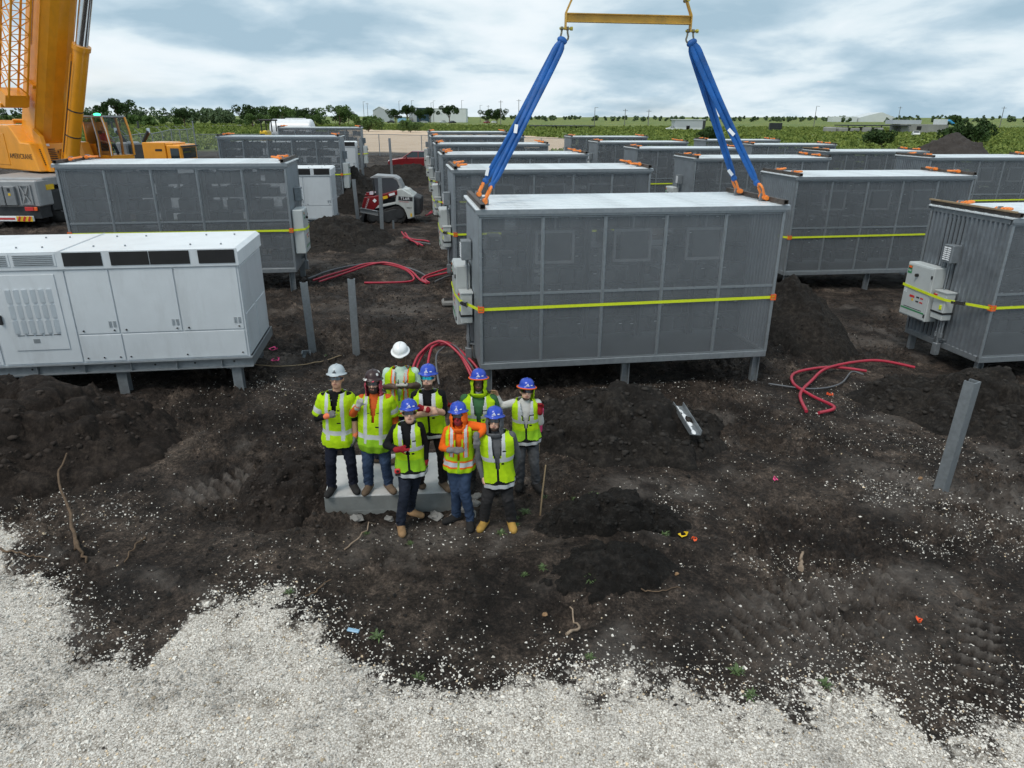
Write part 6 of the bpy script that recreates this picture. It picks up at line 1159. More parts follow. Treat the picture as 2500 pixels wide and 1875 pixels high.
MT.update(lime=mat('lime_fabric', (.44, .66, .008), .85, 0, c2=(.33, .54, .008), vscale=9, bump=.35, bscale=22, spec=.2), lime_dim=cloth('lime_mesh_fabric', (.26, .50, .02), .12), silver=mat('reflective_tape', (.52, .54, .56), .45, .15, var=.08, vscale=16), vblack=cloth('black_trim', (.008, .008, .009)), vorange=cloth('orange_trim', (.80, .15, .012)),
    navy_jean=cloth('navy_denim', (.010, .012, .022), .3), blue_jean=cloth('blue_denim', (.030, .050, .095), .35), dk_jean=cloth('dark_denim', (.014, .018, .030), .4), char=cloth('charcoal_trousers', (.026, .025, .026), .25), grey_jean=cloth('faded_grey_jean', (.070, .072, .078), .35), brown_tr=cloth('dark_brown_trousers', (.020, .017, .016), .25),
    black_sh=cloth('black_shirt', (.007, .007, .008)), orange_sh=cloth('orange_shirt', (.78, .13, .012), .1), rust_sh=cloth('burnt_orange_shirt', (.55, .10, .02), .15), mint=cloth('mint_shirt', (.50, .66, .55), .06), green_sh=cloth('green_shirt', (.045, .13, .055), .12), hoodie=cloth('grey_hoodie', (.10, .103, .11), .2), offwhite=cloth('off_white_shirt', (.52, .52, .50), .08), grey_sh=cloth('grey_polo', (.20, .205, .21), .1),
    glove_g=cloth('grey_glove', (.17, .165, .165), .2), glove_p=cloth('pale_glove', (.40, .385, .36), .15), glove_r=cloth('red_glove', (.26, .016, .022), .2), cuff_o=cloth('orange_cuff', (.78, .20, .09), .1),
    boot_t=cloth('tan_boot', (.27, .165, .085), .2), boot_y=cloth('wheat_boot', (.40, .24, .06), .2), boot_d=cloth('dark_boot', (.022, .021, .021), .3), boot_b=cloth('brown_boot', (.12, .085, .058), .25), sole=mat('boot_sole', (.03, .025, .02), .8),
    skin_l=mat('skin_light', (.60, .36, .26), .55, 0, var=.08, vscale=20), skin_m=mat('skin_tan', (.46, .26, .17), .55, 0, var=.08, vscale=20), skin_d=mat('skin_dark', (.085, .047, .033), .5, 0, var=.12, vscale=20), lips=mat('lips', (.26, .09, .075), .5), beard=mat('beard', (.035, .022, .016), .9, 0, var=.3, vscale=60), beard_d=mat('dark_stubble', (.09, .055, .04), .9, 0, var=.3, vscale=60), mask=mat('patterned_face_mask', (.42, .02, .03), .8, 0, c2=(.03, .01, .012), vscale=28), pinkcl=cloth('faded_red_bandana', (.40, .07, .10), .3),
    h_blue=mat('blue_helmet', (.012, .052, .42), .28, 0, var=.06, coat=.2, grime=.12), h_grey=mat('grey_helmet', (.42, .47, .50), .32, 0, var=.05, grime=.1), h_white=mat('white_helmet', (.80, .81, .81), .3, 0, var=.03), lens=mat('dark_lens', (.008, .008, .010), .08, 0, var=.1, spec=.8), lens_b=mat('blue_mirror_lens', (.02, .24, .55), .08, .8, c2=(.02, .5, .4), vscale=9), lens_s=mat('smoke_mirror_lens', (.10, .11, .12), .10, .6, var=.2))
def sticker_mat():
    m = bpy.data.materials.new('sticker_helmet'); m.use_nodes = True; t = m.node_tree; b = t.nodes['Principled BSDF']; tcx = t.nodes.new('ShaderNodeTexCoord'); v = t.nodes.new('ShaderNodeTexVoronoi'); v.inputs['Scale'].default_value = 13; t.links.new(tcx.outputs['Object'], v.inputs['Vector'])
    s = t.nodes.new('ShaderNodeSeparateColor'); t.links.new(v.outputs['Color'], s.inputs[0]); r = t.nodes.new('ShaderNodeValToRGB'); r.color_ramp.interpolation = 'CONSTANT'; e = r.color_ramp.elements; e[0].color = (.035, .012, .012, 1); e[1].position = .35; e[1].color = (.62, .62, .60, 1)
    for p, c in ((.55, (.04, .03, .03, 1)), (.68, (.60, .05, .10, 1)), (.78, (.04, .11, .06, 1)), (.88, (.55, .53, .50, 1))): x = e.new(p); x.color = c
    t.links.new(s.outputs[0], r.inputs[0]); d = t.nodes.new('ShaderNodeMapRange'); d.inputs[1].default_value = .36; d.inputs[2].default_value = .40; t.links.new(v.outputs['Distance'], d.inputs[0]); x = t.nodes.new('ShaderNodeMix'); x.data_type = 'RGBA'; x.inputs[7].default_value = (.03, .012, .012, 1); t.links.new(d.outputs[0], x.inputs[0]); t.links.new(r.outputs[0], x.inputs[6]); t.links.new(x.outputs[2], b.inputs['Base Color']); b.inputs['Roughness'].default_value = .35; return m
MT['h_stick'] = sticker_mat()

TT = np.array([-.26, -.14, 0, .2, .45, .70, .88, .98, 1.06, 1.14])
class Torso:
    def __init__(s, J, bulk, belly=0.0):
        h = np.array(J['hips']); sh = np.array(J['sh']); s.P = h.mean(0) + (0, 0, .02); s.S = sh.mean(0); s.ax = s.S - s.P; s.T = np.linalg.norm(s.ax); s.up = s.ax / s.T
        rs = nrm(sh[1] - sh[0]); rh = nrm(h[1] - h[0]); s.rs, s.rh = rs, rh; S = np.linalg.norm(sh[1] - sh[0]) / 2; s.Sw = S
        s.w = np.array([.09, .145, .158, .148, .15, max(S + .005, .155), S + .018, S - .012, .088, .058]) * bulk; s.d = np.array([.085, .11, .118, .112, .112, .122, .112, .09, .068, .056]) * bulk
        s.w[2:5] += belly * .5; s.d[2:5] += belly; s.w[8:] /= bulk; s.d[8:] /= bulk
    def frame(s, t):
        r = nrm(s.rh + (s.rs - s.rh) * np.clip(t, 0, 1)); r = nrm(r - s.up * (r @ s.up) * (1 if t < .5 else .35)); f = nrm(np.cross(r, s.up)); return s.P + s.ax * t, r, f
    def ring(s, t, n, off=0.0):
        c, r, f = s.frame(t); w = np.interp(t, TT, s.w) + off; d = np.interp(t, TT, s.d) + off; a = np.arange(n) * 2 * math.pi / n - math.pi / 2 + 1e-4
        ca, sa = np.cos(a), np.sin(a); e = 2 / 2.4; x = np.sign(ca) * np.abs(ca) ** e * w; y = np.sign(sa) * np.abs(sa) ** e * d      # a=-90: front
        return c + np.outer(x, r) - np.outer(y, f), x, -y
    def vest_ring(s, t, n, off):
        w0, d0 = s.w.copy(), s.d.copy(); S = s.Sw; s.w[6:] = (max(S + .032, w0[6]), S + .030, S * .80, .085); s.d[6:] = (max(d0[6], .118), .105, .090, .078); r = s.ring(t, n, off); s.w, s.d = w0, d0; return r
def remesh(b, voxel, smooth=4):
    me = b.mesh('tmp', MT['lime']); o = bpy.data.objects.new('tmp', me); col.objects.link(o); m = o.modifiers.new('r', 'REMESH'); m.mode = 'VOXEL'; m.voxel_size = voxel; m = o.modifiers.new('s', 'SMOOTH'); m.factor = .5; m.iterations = smooth
    dg = bpy.context.evaluated_depsgraph_get(); dg.update(); r = bpy.data.meshes.new_from_object(o.evaluated_get(dg)); bpy.data.objects.remove(o); bpy.data.meshes.remove(me); return r
FING = [(-.030, .070, .0085), (-.010, .080, .009), (.010, .075, .009), (.029, .058, .008)]
POSE = {'relaxed': [(.35, .5)] * 4, 'fist': [(1.35, 1.6)] * 4, 'point': [(.05, .05), (1.2, 1.5), (1.3, 1.6), (1.35, 1.6)], 'two': [(.0, .1), (.05, .1), (1.3, 1.6), (1.35, 1.6)], 'shaka': [(1.3, 1.5), (1.35, 1.5), (1.3, 1.5), (-.05, .0)], 'open': [(.12, .15)] * 4, 'grip': [(.8, 1.0)] * 4}
def person(key, sp):
    J = {k: ([np.array(p) for p in v] if k not in ('neck', 'face', 'gz') else (np.array(v) if k != 'gz' else v)) for k, v in JT[key].items()}; g = J['gz']
    an = J['an']; org = np.array((*(np.mean(an, 0)[:2]), g)); root = empty('person', tuple(org), 0, sp['label'], 'person', 'workers posing for the photo' if key != 'OP' else None)
    T = Torso(J, sp.get('bulk', 1.0), sp.get('belly', 0.0)); prims = []; b = MB(); mats = []
    def mi(nm):
        m = MT[nm]
        if m not in mats: mats.append(m)
        return mats.index(m)
    def cap(p0, p1, r0, r1, m, geo=True):
        p0, p1 = np.asarray(p0, float), np.asarray(p1, float); prims.append((p0, p1, r0, r1, mi(m)))
        if geo:
            b.cyl(p0, p1, r0, r1, 14); b.ell(p0, (r0,) * 3, 14, 8); b.ell(p1, (r1,) * 3, 14, 8)
    # torso
    n = 28; rings = [T.ring(t, n)[0] for t in TT]; k = len(TT); b.add(np.vstack(rings), [(j * n + i, j * n + (i + 1) % n, (j + 1) * n + (i + 1) % n, (j + 1) * n + i) for j in range(k - 1) for i in range(n)] + [tuple(range(n))[::-1], tuple(range((k - 1) * n, k * n))])
    Pt = lambda t: T.P + T.ax * t
    cap(Pt(.12), Pt(.95), .13, .13, sp['shirt'], False); cap(Pt(-.2), Pt(.02), .13, .14, sp['pants'], False)
    for s_ in (0, 1): cap(Pt(.7) + (J['sh'][s_] - T.S) * .7, J['sh'][s_], .08, .06, sp['shirt'], False)
    # head
    hr = Euler((R(-sp.get('nod', 8) - 4), R(sp.get('tilt', 0)), R(sp.get('turn', 0)))).to_matrix(); HR = np.array(hr); hc = J['face'] + HR @ np.array((0, .055, .018))
    H = lambda x, y, z: hc + HR @ np.array((x, y, z)); sk = sp['skin']
    cap(J['neck'] + (0, .01, -.05), H(0, .01, -.07), .054, .050, sp.get('neckm', sk))
    b.ell(H(0, .01, .02), (.074, .094, .098), 20, 14, rot=HR); b.ell(H(0, -.022, -.055), (.058, .062, .062), 18, 12, rot=HR); b.ell(H(0, -.052, -.088), (.030, .026, .022), 12, 8, rot=HR)
    cap(H(0, -.02, .02), H(0, .03, .03), .08, .085, sk, False); cap(H(0, -.03, -.05), H(0, -.02, -.07), .06, .055, sk, False)
    cap(H(0, -.082, .012), H(0, -.101, -.022), .010, .014, sk); b.ell(H(0, -.080, -.052), (.026, .012, .013), 12, 8, rot=HR)
    for s_ in (-1, 1): b.ell(H(s_ * .077, .012, -.005), (.012, .022, .032), 10, 8, rot=HR)
    for s_ in (-1, 1): b.ell(H(s_ * .033, -.080, .022), (.018, .010, .009), 10, 6, rot=HR)
    # legs and boots
    pr = sp.get('leg', 1.0)
    for s_ in (0, 1):
        hp = J['hips'][s_] + (0, 0, .0); kn = J['kn'][s_]; a_ = J['an'][s_]; cap(hp, kn, .090 * pr, .070 * pr, sp['pants']); cap(kn, a_ + (0, 0, .05), .067 * pr, .062 * pr, sp['pants']); cap(a_ + (0, 0, .06), a_ + (0, 0, .015), .064 * pr, .058 * pr, sp['pants'])
        d = J['to'][s_] - a_; d[2] = 0; d = nrm(d); bt = sp['boots']; z = g + .046
        heel = np.array((*(a_ - d * .045)[:2], z)); toe = np.array((*(a_ + d * .165)[:2], z - .006)); cap(heel, toe, .044, .042, bt); sd = np.array((-d[1], d[0], 0)) * .016
        cap(heel + sd, toe + sd - d * .02, .036, .036, bt); cap(heel - sd, toe - sd - d * .02, .036, .036, bt); cap(a_ + (0, 0, -.02), a_ + d * .07 + np.array((0, 0, -.035)), .048, .040, bt)
    # arms and hands
    for s_, q_ in ((0, 'al'), (1, 'ar')):
        sh = J['sh'][s_]; el, wr, tip = J[q_]; am = sp['arm'][s_] if isinstance(sp['arm'], tuple) else sp['arm']; fm_ = sp.get('fore', am); fm_ = fm_[s_] if isinstance(fm_, tuple) else fm_; k_ = sp.get('armk', 1.0)
        cap(sh, el, .060 * k_, .048 * k_, am); cap(el, wr, .047 * k_, .034 * k_, fm_)
        gm = sp['hand'][s_]; pose = sp['pose'][s_]; cf = sp.get('cuff', (None, None))[s_]; dr = nrm(tip - wr)
        if cf: cap(wr - dr * .03, wr + dr * .015, .038, .036, cf)
        bk = nrm(np.array(sp['back'][s_], float)); bk = nrm(bk - dr * (bk @ dr)); lat = np.cross(dr, bk) * (1 if s_ else -1)
        pl = .082
        for o_ in (-.026, -.009, .009, .026): cap(wr + dr * .012 + lat * o_ * .6, wr + dr * pl + lat * o_, .018, .016, gm)
        for (o_, ln, r_), (a1, a2) in zip(FING, POSE[pose]):
            p0 = wr + dr * pl + lat * o_; spd = lat * o_ * 2.2 if pose in ('open', 'two', 'shaka') else 0
            d1 = nrm(dr * math.cos(a1) - bk * math.sin(a1) + spd); p1 = p0 + d1 * ln * .52; d2 = nrm(d1 * math.cos(a2) - np.cross(np.cross(d1, bk), d1) * math.sin(a2)); p2 = p1 + d2 * ln * .48; cap(p0, p1, r_ + .001, r_, gm); cap(p1, p2, r_, r_ - .001, gm)
        th = -lat; p0 = wr + dr * .030 + th * .026; out = 1.0 if pose in ('shaka', 'open', 'two') else .45; d1 = nrm(dr * .8 + th * out - bk * .2); p1 = p0 + d1 * .036; d2 = nrm(dr * .9 + th * out * .7 - bk * (.05 if out > .9 else .5)); p2 = p1 + d2 * .030; cap(p0, p1, .013, .0105, gm); cap(p1, p2, .0105, .009, gm)
    me = remesh(b, .0095); V = np.empty(len(me.vertices) * 3); me.vertices.foreach_get('co', V); V = V.reshape(-1, 3)
    def nearest(Q):
        best = np.full(len(Q), 1e9); idx = np.zeros(len(Q), int)
        for p0, p1, r0, r1, m in prims:
            d = p1 - p0; L2 = d @ d + 1e-9; t = np.clip((Q - p0) @ d / L2, 0, 1); dist = np.linalg.norm(Q - (p0 + t[:, None] * d), axis=1) - (r0 + (r1 - r0) * t); k = dist < best; best[k] = dist[k]; idx[k] = m
        return idx
    # folds in the cloth
    vi = nearest(V); N_ = np.empty(len(V) * 3); me.vertices.foreach_get('normal', N_); N_ = N_.reshape(-1, 3); pi, si = mi(sp['pants']), {mi(sp['shirt'])} | {mi(m) for m in (sp['arm'] if isinstance(sp['arm'], tuple) else (sp['arm'],))}
    sk_i = mi(sk); ph = hash(key) % 17; x, y, z = V.T
    fold = np.sin(z * 62 + 9 * np.sin(x * 14 + ph) + 7 * y) * .6 + np.sin(z * 118 + 6 * np.sin(x * 23 + y * 19 + ph)) * .4; low = .35 + .9 * np.exp(-((z - g - .13) / .12) ** 2) + .5 * np.exp(-((z - g - .45) / .10) ** 2)
    disp = np.zeros(len(V)); k = vi == pi; disp[k] = (.0055 * fold * low + .012 * (fbm(x * 10 + ph, z * 9 + y * 7, 3, 5) - .5))[k]
    for s_ in si - {sk_i}: k = vi == s_; disp[k] = (.010 * (fbm(x * 9 + y * 5 + ph, z * 14 + y * 6, 3, 3) - .5))[k]
    V = V + N_ * disp[:, None]; V[:, 2] = np.maximum(V[:, 2], g + .002); V -= org; me.vertices.foreach_set('co', V.ravel())
    F_ = np.empty(len(me.polygons) * 3); me.polygons.foreach_get('center', F_); F_ = F_.reshape(-1, 3)
    # recompute centres after the move
    ls = np.empty(len(me.loops), np.int32); me.loops.foreach_get('vertex_index', ls); st = np.empty(len(me.polygons), np.int32); me.polygons.foreach_get('loop_start', st); Fc = (V[ls[st]] + V[ls[np.minimum(st + 2, len(ls) - 1)]]) / 2 + org; fi = nearest(Fc)
    hl = (Fc - hc) @ HR; head = (np.abs(hl) < (.1, .13, .14)).all(1) & (fi == sk_i)
    if sp.get('beard'): bz, bm_ = sp['beard']; k = head & (hl[:, 2] < bz) & (hl[:, 1] < .03) & ~((np.abs(hl[:, 0]) < .02) & (hl[:, 2] > -.062) & (hl[:, 2] < -.045)); fi[k] = mi(bm_)
    if sp.get('mask'): k = head & (hl[:, 2] < .005) & (hl[:, 1] < .02); fi[k] = mi('mask')
    else: k = head & (np.abs(hl[:, 0]) < .022) & (hl[:, 2] > -.060) & (hl[:, 2] < -.047) & (hl[:, 1] < -.06); fi[k] = mi('lips')
    k = head & (hl[:, 2] > .0) & (hl[:, 1] > .035); fi[k] = mi('beard')
    k = (Fc[:, 2] < g + .018); fi[k] = mi('sole')
    me.materials.clear()
    for m in mats: me.materials.append(m)
    me.polygons.foreach_set('material_index', fi.astype(np.int32)); me.polygons.foreach_set('use_smooth', np.ones(len(me.polygons), bool)); me.update(); me.name = 'body'
    bo = bpy.data.objects.new('body', me); col.objects.link(bo); bo.parent = root
    # helmet
    def head_part(name, mbx, m, par=None):
        mbx.v = [tuple(H(*v) - org) for v in mbx.v]; return mbx.build(name, m, par or root)
    if sp.get('helmet'):
        hm = MB(); hz = .056; prof = [(.118, -.004), (.134, .000), (.136, .005), (.124, .011), (.109, .016), (.108, .036), (.103, .060), (.091, .084), (.071, .103), (.043, .115), (.015, .119), (.0, .119)]
        hm.lathe(prof, 36, 0, (0, .008, hz), .90, 1.06); hm.v = [(v[0], v[1], v[2] - (.010 if v[1] < -.12 else 0) + .02 * max(0, v[1]) * 0) for v in hm.v]
        ho = head_part('helmet', hm, MT[sp['helmet']])
        rg = MB(); rg.tube([(0, .008 + .112 * math.cos(a), hz + .016 + .104 * math.sin(a)) for a in np.linspace(.25, math.pi - .25, 14)], .009, 8); head_part('ridge', rg, MT[sp['helmet']], ho)
        if sp.get('brim'): rg = MB(); rg.lathe([(.126, -.008), (.142, -.006), (.144, .003), (.138, .008), (.126, .006)], 36, 0, (0, .008, hz), .92, 1.08); head_part('brim_ring', rg, MT['orange_sh'], ho)
        if sp.get('logo'):
            lg = MB(); yy = -.106; lm = MT['wprint'] if sp['helmet'] == 'h_blue' else MT['text']
            for p in ([(-.014, .070), (-.004, .070), (.001, .088)], [(.002, .070), (.013, .070), (.003, .092)]): lg.prism(p, 1, yy - .006, yy + .01)
            lg.v = [(v[0], v[1] + (v[2] - .07) * .35, v[2] + hz - .026) for v in lg.v]; head_part('logo', lg, lm, ho)
            lg = MB(); lg.box((0, -.1085, hz + .036), (.045, .008, .006)); head_part('lettering', lg, lm, ho)
            if sp['helmet'] == 'h_blue': lg = MB(); lg.box((.052, -.092, hz + .042), (.024, .008, .010), rot=rotm('Z', .5)); head_part('name_label', lg, MT['wprint'], ho)
    if sp.get('glasses'):
        gb = MB(); n = 15; vs = []
        for a in np.linspace(-1.25, 1.25, n):
            hh = .020 * (1 - .45 * math.exp(-(a / .16) ** 2)) * (1 - .4 * (abs(a) / 1.25) ** 3)
            for rr in (1.0, 1.05):
                for z in (-hh, hh): vs.append((.086 * rr * math.sin(a), -.100 * rr * math.cos(a) + .0, .016 + z))
        fs = []
        for i in range(n - 1):
            q = 4 * i; r_ = q + 4; fs += [(q + 2, r_ + 2, r_ + 3, q + 3), (q, q + 1, r_ + 1, r_), (q + 1, q + 3, r_ + 3, r_ + 1), (q, r_, r_ + 2, q + 2)]
        gb.add(vs, fs, 0, False); go = head_part('sunglasses', gb, MT[sp['glasses']])
        for s_ in (-1, 1): gb = MB(); gb.tube([(s_ * .083, -.035, .018), (s_ * .086, .02, .016), (s_ * .082, .05, .004)], .004, 6); head_part('temple', gb, MT['black'], go)
    if sp.get('hood'):
        hm_, x0, zlo, full = sp['hood']; gb = MB(); gb.ell((0, .012, -.02), (.108, .118, .150), 36, 26); V_ = np.array(gb.v); keep = []
        low = V_[:, 2] < -.09; V_[low, 0] *= 1 + .9 * (-.09 - V_[low, 2]) / .08; V_[low, 1] *= 1 + .4 * (-.09 - V_[low, 2]) / .08; V_[low, 2] = -.09 + (V_[low, 2] + .09) * sp.get('drape', 1.6)
        for f in gb.f:
            c_ = V_[list(f)].mean(0)
            if c_[1] < -.03 and abs(c_[0]) < x0 * (1 if full else 1.2) and zlo < c_[2] < .10: continue
            if not full and (c_[0] < 0 if full is None else False): continue
            if c_[2] < -.20 or c_[2] > .11: continue
            keep.append(f)
        gb.f = keep; gb.m = [0] * len(keep); gb.s = [True] * len(keep); V_[:, 0] += .004 * np.sin(V_[:, 2] * 90); gb.v = list(map(tuple, V_)); o = head_part('hood', gb, MT[hm_]); md = o.modifiers.new('thick', 'SOLIDIFY'); md.thickness = .006
    if sp.get('collar'):
        c_, r_, f_ = T.frame(1.0); f_ = nrm(f_)
        for s_ in (-1, 1):
            gb = MB(); pb, pf, pl = c_ + T.up * .060 - f_ * .055 + r_ * s_ * .03, c_ + T.up * .045 + r_ * s_ * .070, c_ - T.up * .01 + f_ * .088 + r_ * s_ * .030; po, pq = c_ + r_ * s_ * .100 + T.up * .005 + f_ * .02, c_ - T.up * .045 + f_ * .105 + r_ * s_ * .075
            gb.add([p - org for p in (pb, pf, pl, pq, po, c_ + r_ * s_ * .07 - f_ * .07 + T.up * .01)], [(0, 1, 4, 5), (1, 2, 3, 4)]); o = gb.build('collar', MT[sp['collar']], root); md = o.modifiers.new('thick', 'SOLIDIFY'); md.thickness = .008
    # vest
    vt = sp.get('vest')
    if vt:
        nph, nt_ = 132, 84; t0, t1 = sp.get('hem', -.17), 1.13; ts = np.linspace(t0, t1, nt_); off = sp.get('voff', .021); Vs = []; LX = []; FY = []
        for t in ts:
            o_ = off + .016 * np.clip((.25 - t) / .4, 0, 1) + .0015 * math.sin(t * 17 + ph); P_, lx, fy = T.vest_ring(t, nph, o_); wob = .007 * np.sin(np.arange(nph) * .42 + 2.2 * math.sin(t * 5 + ph)) * np.clip((.5 - t) * 2, 0, 1)
            c_, r_, f_ = T.frame(t); P_ = P_ + nrm(f_)[None] * 0 + (P_ - c_) * (wob[:, None] / .15); Vs.append(P_); LX.append(lx); FY.append(fy)
        Vs = np.array(Vs); LX = np.array(LX); FY = np.array(FY); vb = MB(); vb.v = list(map(tuple, (Vs.reshape(-1, 3) - org))); ms = [MT['lime'], MT['silver'], MT['vblack'], MT['vorange'], MT['lime_dim']]
        Sw = T.Sw; wavy = .02
        for j in range(nt_ - 1):
            t = (ts[j] + ts[j + 1]) / 2
            for i in range(nph):
                i2 = (i + 1) % nph; lx = (LX[j, i] + LX[j, i2]) / 2; fr = (FY[j, i] + FY[j, i2]) / 2 < 0; fr = FY[j, i] + FY[j, i2] > 0; al = abs(lx); m = 0
                vw = .006 + (sp.get('vn', .065) * .8) * np.clip((t - sp.get('vt', .50)) / (1.08 - sp.get('vt', .50)), 0, 1) if t > sp.get('vt', .50) else 0.0
                if sp.get('open'): vw = max(vw, sp['open'] * (1 if t < .5 else 1))
                if fr and al < vw: continue
                if not fr and t > 1.10: continue
                if vt in 'AC' and al > Sw * 1.13 and .58 < t < 1.02: continue
                if vt == 'A':
                    if t < -.135: m = 2
                    elif t < -.045: m = 1
                    elif t < .005 + wavy * math.sin(lx * 20 + 1) + (.06 * max(0, 1 - al / .05) if fr else 0): m = 2
                    elif .52 < t < .615: m = 1
                    elif t > .60 and .052 < al < .098: m = 1
                    elif fr and (al < .008 or (vw and al < vw + .010)): m = 2
                    elif t < .30: m = 4 if sp.get('dim') else 0
                    if fr and .76 < t < .79 and .060 < lx < .105: m = 2
                    if fr and .44 < t < .495 and .045 < lx < .075: m = 2
                elif vt == 'B':
                    if .17 < t < .275: m = 1
                    elif .072 < al < .112 and t > .05: m = 1
                    elif fr and al < .006: m = 2
                    elif t < .17 and sp.get('dim'): m = 4
                    if fr and .77 < t < .80 and .035 < al < .068: m = 2
                    if fr and .46 < t < .485 and .025 < lx < .07: m = 2
                else:
                    if .02 < t < .15: m = 1
                    elif -.02 < t < .19: m = 3
                    elif .066 < al < .100 and t > .30: m = 1
                    elif .050 < al < .116 and t > .30: m = 3
                    elif t < -.02: m = 0
                    if fr and al < .008: m = 4
                vb.f.append((j * nph + i, j * nph + i2, (j + 1) * nph + i2, (j + 1) * nph + i)); vb.m.append(m); vb.s.append(True)
        vo = vb.build('vest', ms, root); md = vo.modifiers.new('thick', 'SOLIDIFY'); md.thickness = .006; md.offset = 1
        if vt == 'B':
            for s_, q_ in ((0, 'al'), (1, 'ar')):
                sh, el = J['sh'][s_], J[q_][0]; sl = MB(); n = 20; dd = nrm(el - sh); a_ = nrm(np.cross(dd, (0, 1, .3))); b2 = np.cross(dd, a_); ts_ = np.linspace(-.12, .80, 14); L_ = np.linalg.norm(el - sh); vs = []
                for t in ts_:
                    rr = np.interp(t, [-.12, 0, .3, .8], [.055, .080, .080, .083]) * (1 + .03 * math.sin(t * 26)); vs += [sh + dd * t * L_ + rr * (a_ * math.cos(w) + b2 * math.sin(w)) - org for w in np.arange(n) * 2 * math.pi / n]
                for j in range(13):
                    for i in range(n): sl.f.append((j * n + i, j * n + (i + 1) % n, (j + 1) * n + (i + 1) % n, (j + 1) * n + i)); sl.m.append(1 if .42 < (ts_[j] + ts_[j + 1]) / 2 < .68 else 0); sl.s.append(True)
                sl.v = list(map(tuple, vs)); so = sl.build('sleeve', ms, vo); md = so.modifiers.new('thick', 'SOLIDIFY'); md.thickness = .005
    return root, J
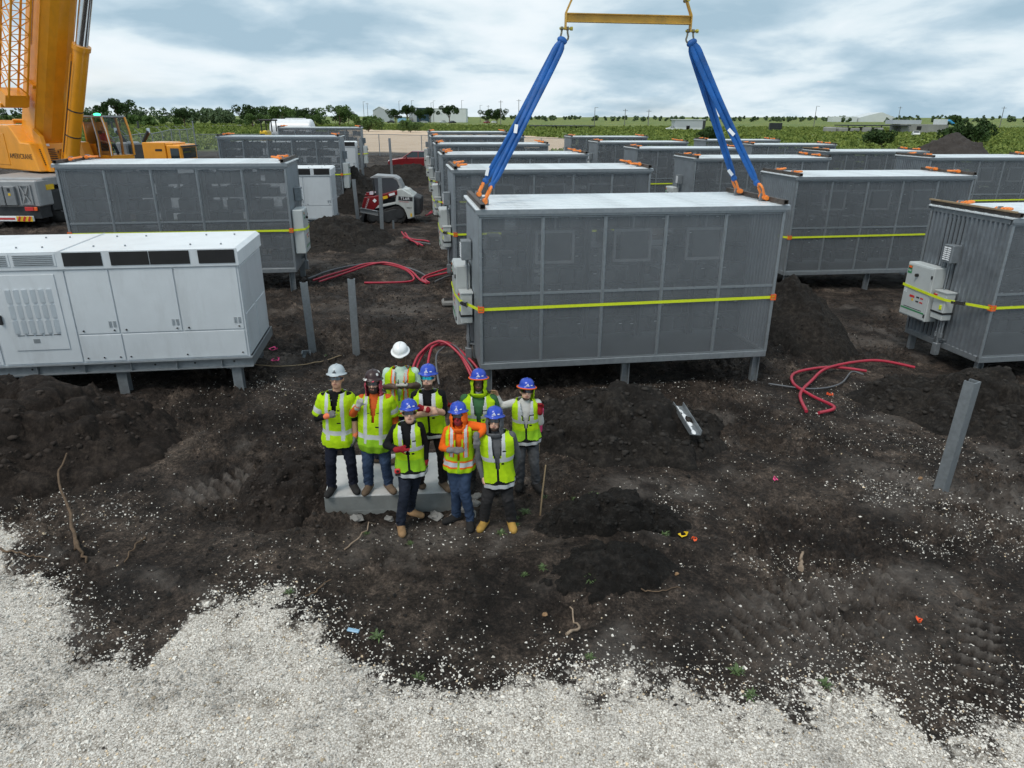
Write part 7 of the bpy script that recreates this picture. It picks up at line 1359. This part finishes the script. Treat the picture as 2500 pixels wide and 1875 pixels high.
SP = {
 'P1': dict(label='leftmost man, grey helmet and lime jacket, hand pointing across his chest', shirt='black_sh', pants='navy_jean', boots='boot_d', skin='skin_m', helmet='h_grey', logo=1, glasses='lens_s', vest='B', hem=-.14, arm='black_sh', fore=('black_sh', 'skin_m'), hand=('glove_g', 'glove_g'), cuff=('cuff_o', 'cuff_o'), pose=('point', 'relaxed'), back=((0, -1, .3), (1, -.3, 0)), collar='grey_sh', nod=6, vn=.06, vt=.62),
 'P2': dict(label='bearded man in sticker-covered helmet with red bandana, making a hand sign', shirt='rust_sh', pants='blue_jean', boots='boot_b', skin='skin_l', helmet='h_stick', glasses='lens', vest='B', dim=1, hem=-.20, bulk=1.12, belly=.03, arm='rust_sh', hand=('glove_p', 'glove_g'), cuff=('glove_p', 'glove_g'), pose=('shaka', 'relaxed'), back=((.1, -1, .1), (1, -.3, 0)), beard=(-.030, 'beard'), hood=('pinkcl', .070, -.4, False), nod=4, vn=.06, vt=.55, leg=1.05, armk=1.1),
 'P3': dict(label='man in white helmet at the back, looking down at a remote controller', shirt='mint', pants='dk_jean', boots='boot_b', skin='skin_d', helmet='h_white', vest='C', hem=-.10, arm='mint', fore='skin_d', hand=('skin_d', 'skin_d'), pose=('grip', 'grip'), back=((-.3, -.6, .7), (.3, -.6, .7)), collar='mint', nod=-22, bulk=1.08, vn=.075, vt=.30, armk=1.12),
 'P4': dict(label='man in blue helmet and mirrored blue glasses with arms crossed', shirt='black_sh', pants='brown_tr', boots='boot_b', skin='skin_l', helmet='h_blue', logo=1, glasses='lens_b', vest='A', arm='black_sh', fore='skin_l', hand=('skin_l', 'glove_r'), cuff=(None, 'glove_r'), pose=('fist', 'fist'), back=((0, -1, .2), (0, -1, .2)), beard=(-.066, 'beard_d'), nod=6, turn=-6, armk=1.14, hem=-.20, neckm='skin_l'),
 'P5': dict(label='man in blue helmet with orange brim and lime hood, green shirt', shirt='green_sh', pants='char', boots='boot_d', skin='skin_d', helmet='h_blue', logo=1, brim=1, glasses=None, vest='A', arm='green_sh', hand=('glove_r', 'skin_d'), pose=('point', 'relaxed'), back=((0, 1, 0), (1, -.3, 0)), hood=('lime', .062, -.13, True), nod=5, bulk=1.08, armk=1.08, neckm='offwhite', vn=.095, vt=.35),
 'P6': dict(label='front man in blue helmet, black long sleeves and tan boots, pointing two fingers', shirt='black_sh', pants='dk_jean', boots='boot_t', skin='skin_l', helmet='h_blue', logo=1, glasses='lens', vest='A', dim=1, arm='black_sh', hand=('glove_r', 'glove_r'), cuff=('glove_r', 'glove_r'), pose=('two', 'relaxed'), back=((0, -1, .2), (1, -.3, 0)), nod=10, turn=8, hem=-.19, neckm='black_sh', vn=.07, vt=.42),
 'P7': dict(label='man in orange hooded shirt and red face mask leaning on his neighbour', shirt='orange_sh', pants='blue_jean', boots='boot_d', skin='skin_m', helmet='h_blue', logo=1, glasses='lens', vest='C', arm='orange_sh', hand=('glove_g', 'glove_g'), cuff=('glove_g', 'glove_g'), pose=('relaxed', 'relaxed'), back=((0, -1, .3), (.2, -1, 0)), hood=('orange_sh', .060, -.13, True), mask=1, nod=8, turn=-6, tilt=-4, hem=-.16, vn=.06, vt=.20, neckm='orange_sh'),
 'P8': dict(label='front man in blue helmet and grey hoodie, tan boots, right of the orange shirt', shirt='hoodie', pants='char', boots='boot_y', skin='skin_l', helmet='h_blue', logo=1, glasses='lens', vest='A', arm='hoodie', hand=('skin_l', 'skin_l'), pose=('relaxed', 'relaxed'), back=((-1, -.3, 0), (0, 1, 0)), beard=(-.070, 'beard_d'), hood=('hoodie', .066, -.13, True), nod=8, turn=-4, hem=-.22, vn=.075, vt=.30, neckm='hoodie', bulk=1.04, leg=1.06),
 'P9': dict(label='rightmost man in blue helmet with orange brim and white sleeves, hand raised', shirt='offwhite', pants='grey_jean', boots='boot_d', skin='skin_l', helmet='h_blue', logo=1, brim=1, glasses='lens', vest='A', dim=1, arm='offwhite', hand=('skin_m', 'glove_r'), cuff=(None, 'glove_r'), pose=('relaxed', 'grip'), back=((0, .6, .8), (.3, 1, 0)), beard=(-.075, 'beard_d'), hood=('lime', .075, -.4, None), nod=6, turn=4, tilt=4, hem=-.20, vn=.08, vt=.36, neckm='offwhite'),
 'OP': dict(label='crane operator in a red shirt sitting in the crane cab', shirt='red_sh', pants='char', boots='boot_d', skin='skin_l', arm='red_sh', fore='skin_l', hand=('skin_l', 'skin_l'), pose=('fist', 'fist'), back=((0, 0, 1), (0, 0, 1)), nod=0, turn=58)}
MT['red_sh'] = cloth('red_shirt', (.45, .05, .06))
def w_(a, b_, z): return list(W3(a, b_, z))
JT['OP'] = dict(gz=3.02, hips=[w_(-.30, 3.06, 3.46), w_(-.30, 3.26, 3.46)], kn=[w_(.12, 3.02, 3.48), w_(.12, 3.30, 3.48)], an=[w_(.30, 3.02, 3.11), w_(.30, 3.30, 3.11)], to=[w_(.50, 3.02, 3.05), w_(.50, 3.30, 3.05)], neck=w_(-.38, 3.16, 3.98), face=w_(-.28, 3.16, 4.16), sh=[w_(-.38, 3.0, 3.90), w_(-.38, 3.32, 3.90)], al=[w_(-.25, 2.94, 3.66), w_(.02, 3.0, 3.62), w_(.1, 3.0, 3.62)], ar=[w_(-.25, 3.38, 3.66), w_(.02, 3.32, 3.62), w_(.1, 3.32, 3.62)])
for key in SP: person(key, SP[key])
# things in hands and on belts
b = MB(); b.box((0, 0, 0), (.15, .07, .035), bev=.012); dc = empty('remote_controller', (-1.405, 8.28, 1.555), 0, 'grey remote controller held by the man in the white helmet', 'controller'); b.build('case', MT['glove_p'], dc)
for sx in (-1, 1): b = MB(); b.cyl((sx * .045, -.01, .015), (sx * .045, -.01, .035), .010, n=8); b.build('stick', MT['black'], dc); b = MB(); b.cyl((sx * .05, .035, .0), (sx * .06, .10, .03), .006, n=6); b.build('aerial', MT['black'], dc)
tm = empty('tape_measure', (-1.36, 7.375, .80), .2, 'red tape measure clipped at the waist of the front man', 'tape measure'); b = MB(); b.box((0, 0, 0), (.075, .035, .07), bev=.018); b.build('case', MT['rprint'], tm); b = MB(); b.cyl((0, -.016, .005), (0, -.021, .005), .018, n=12); b.build('badge', MT['black'], tm); b = MB(); b.box((0, .0, -.045), (.06, .03, .025)); b.build('clip', MT['black'], tm)
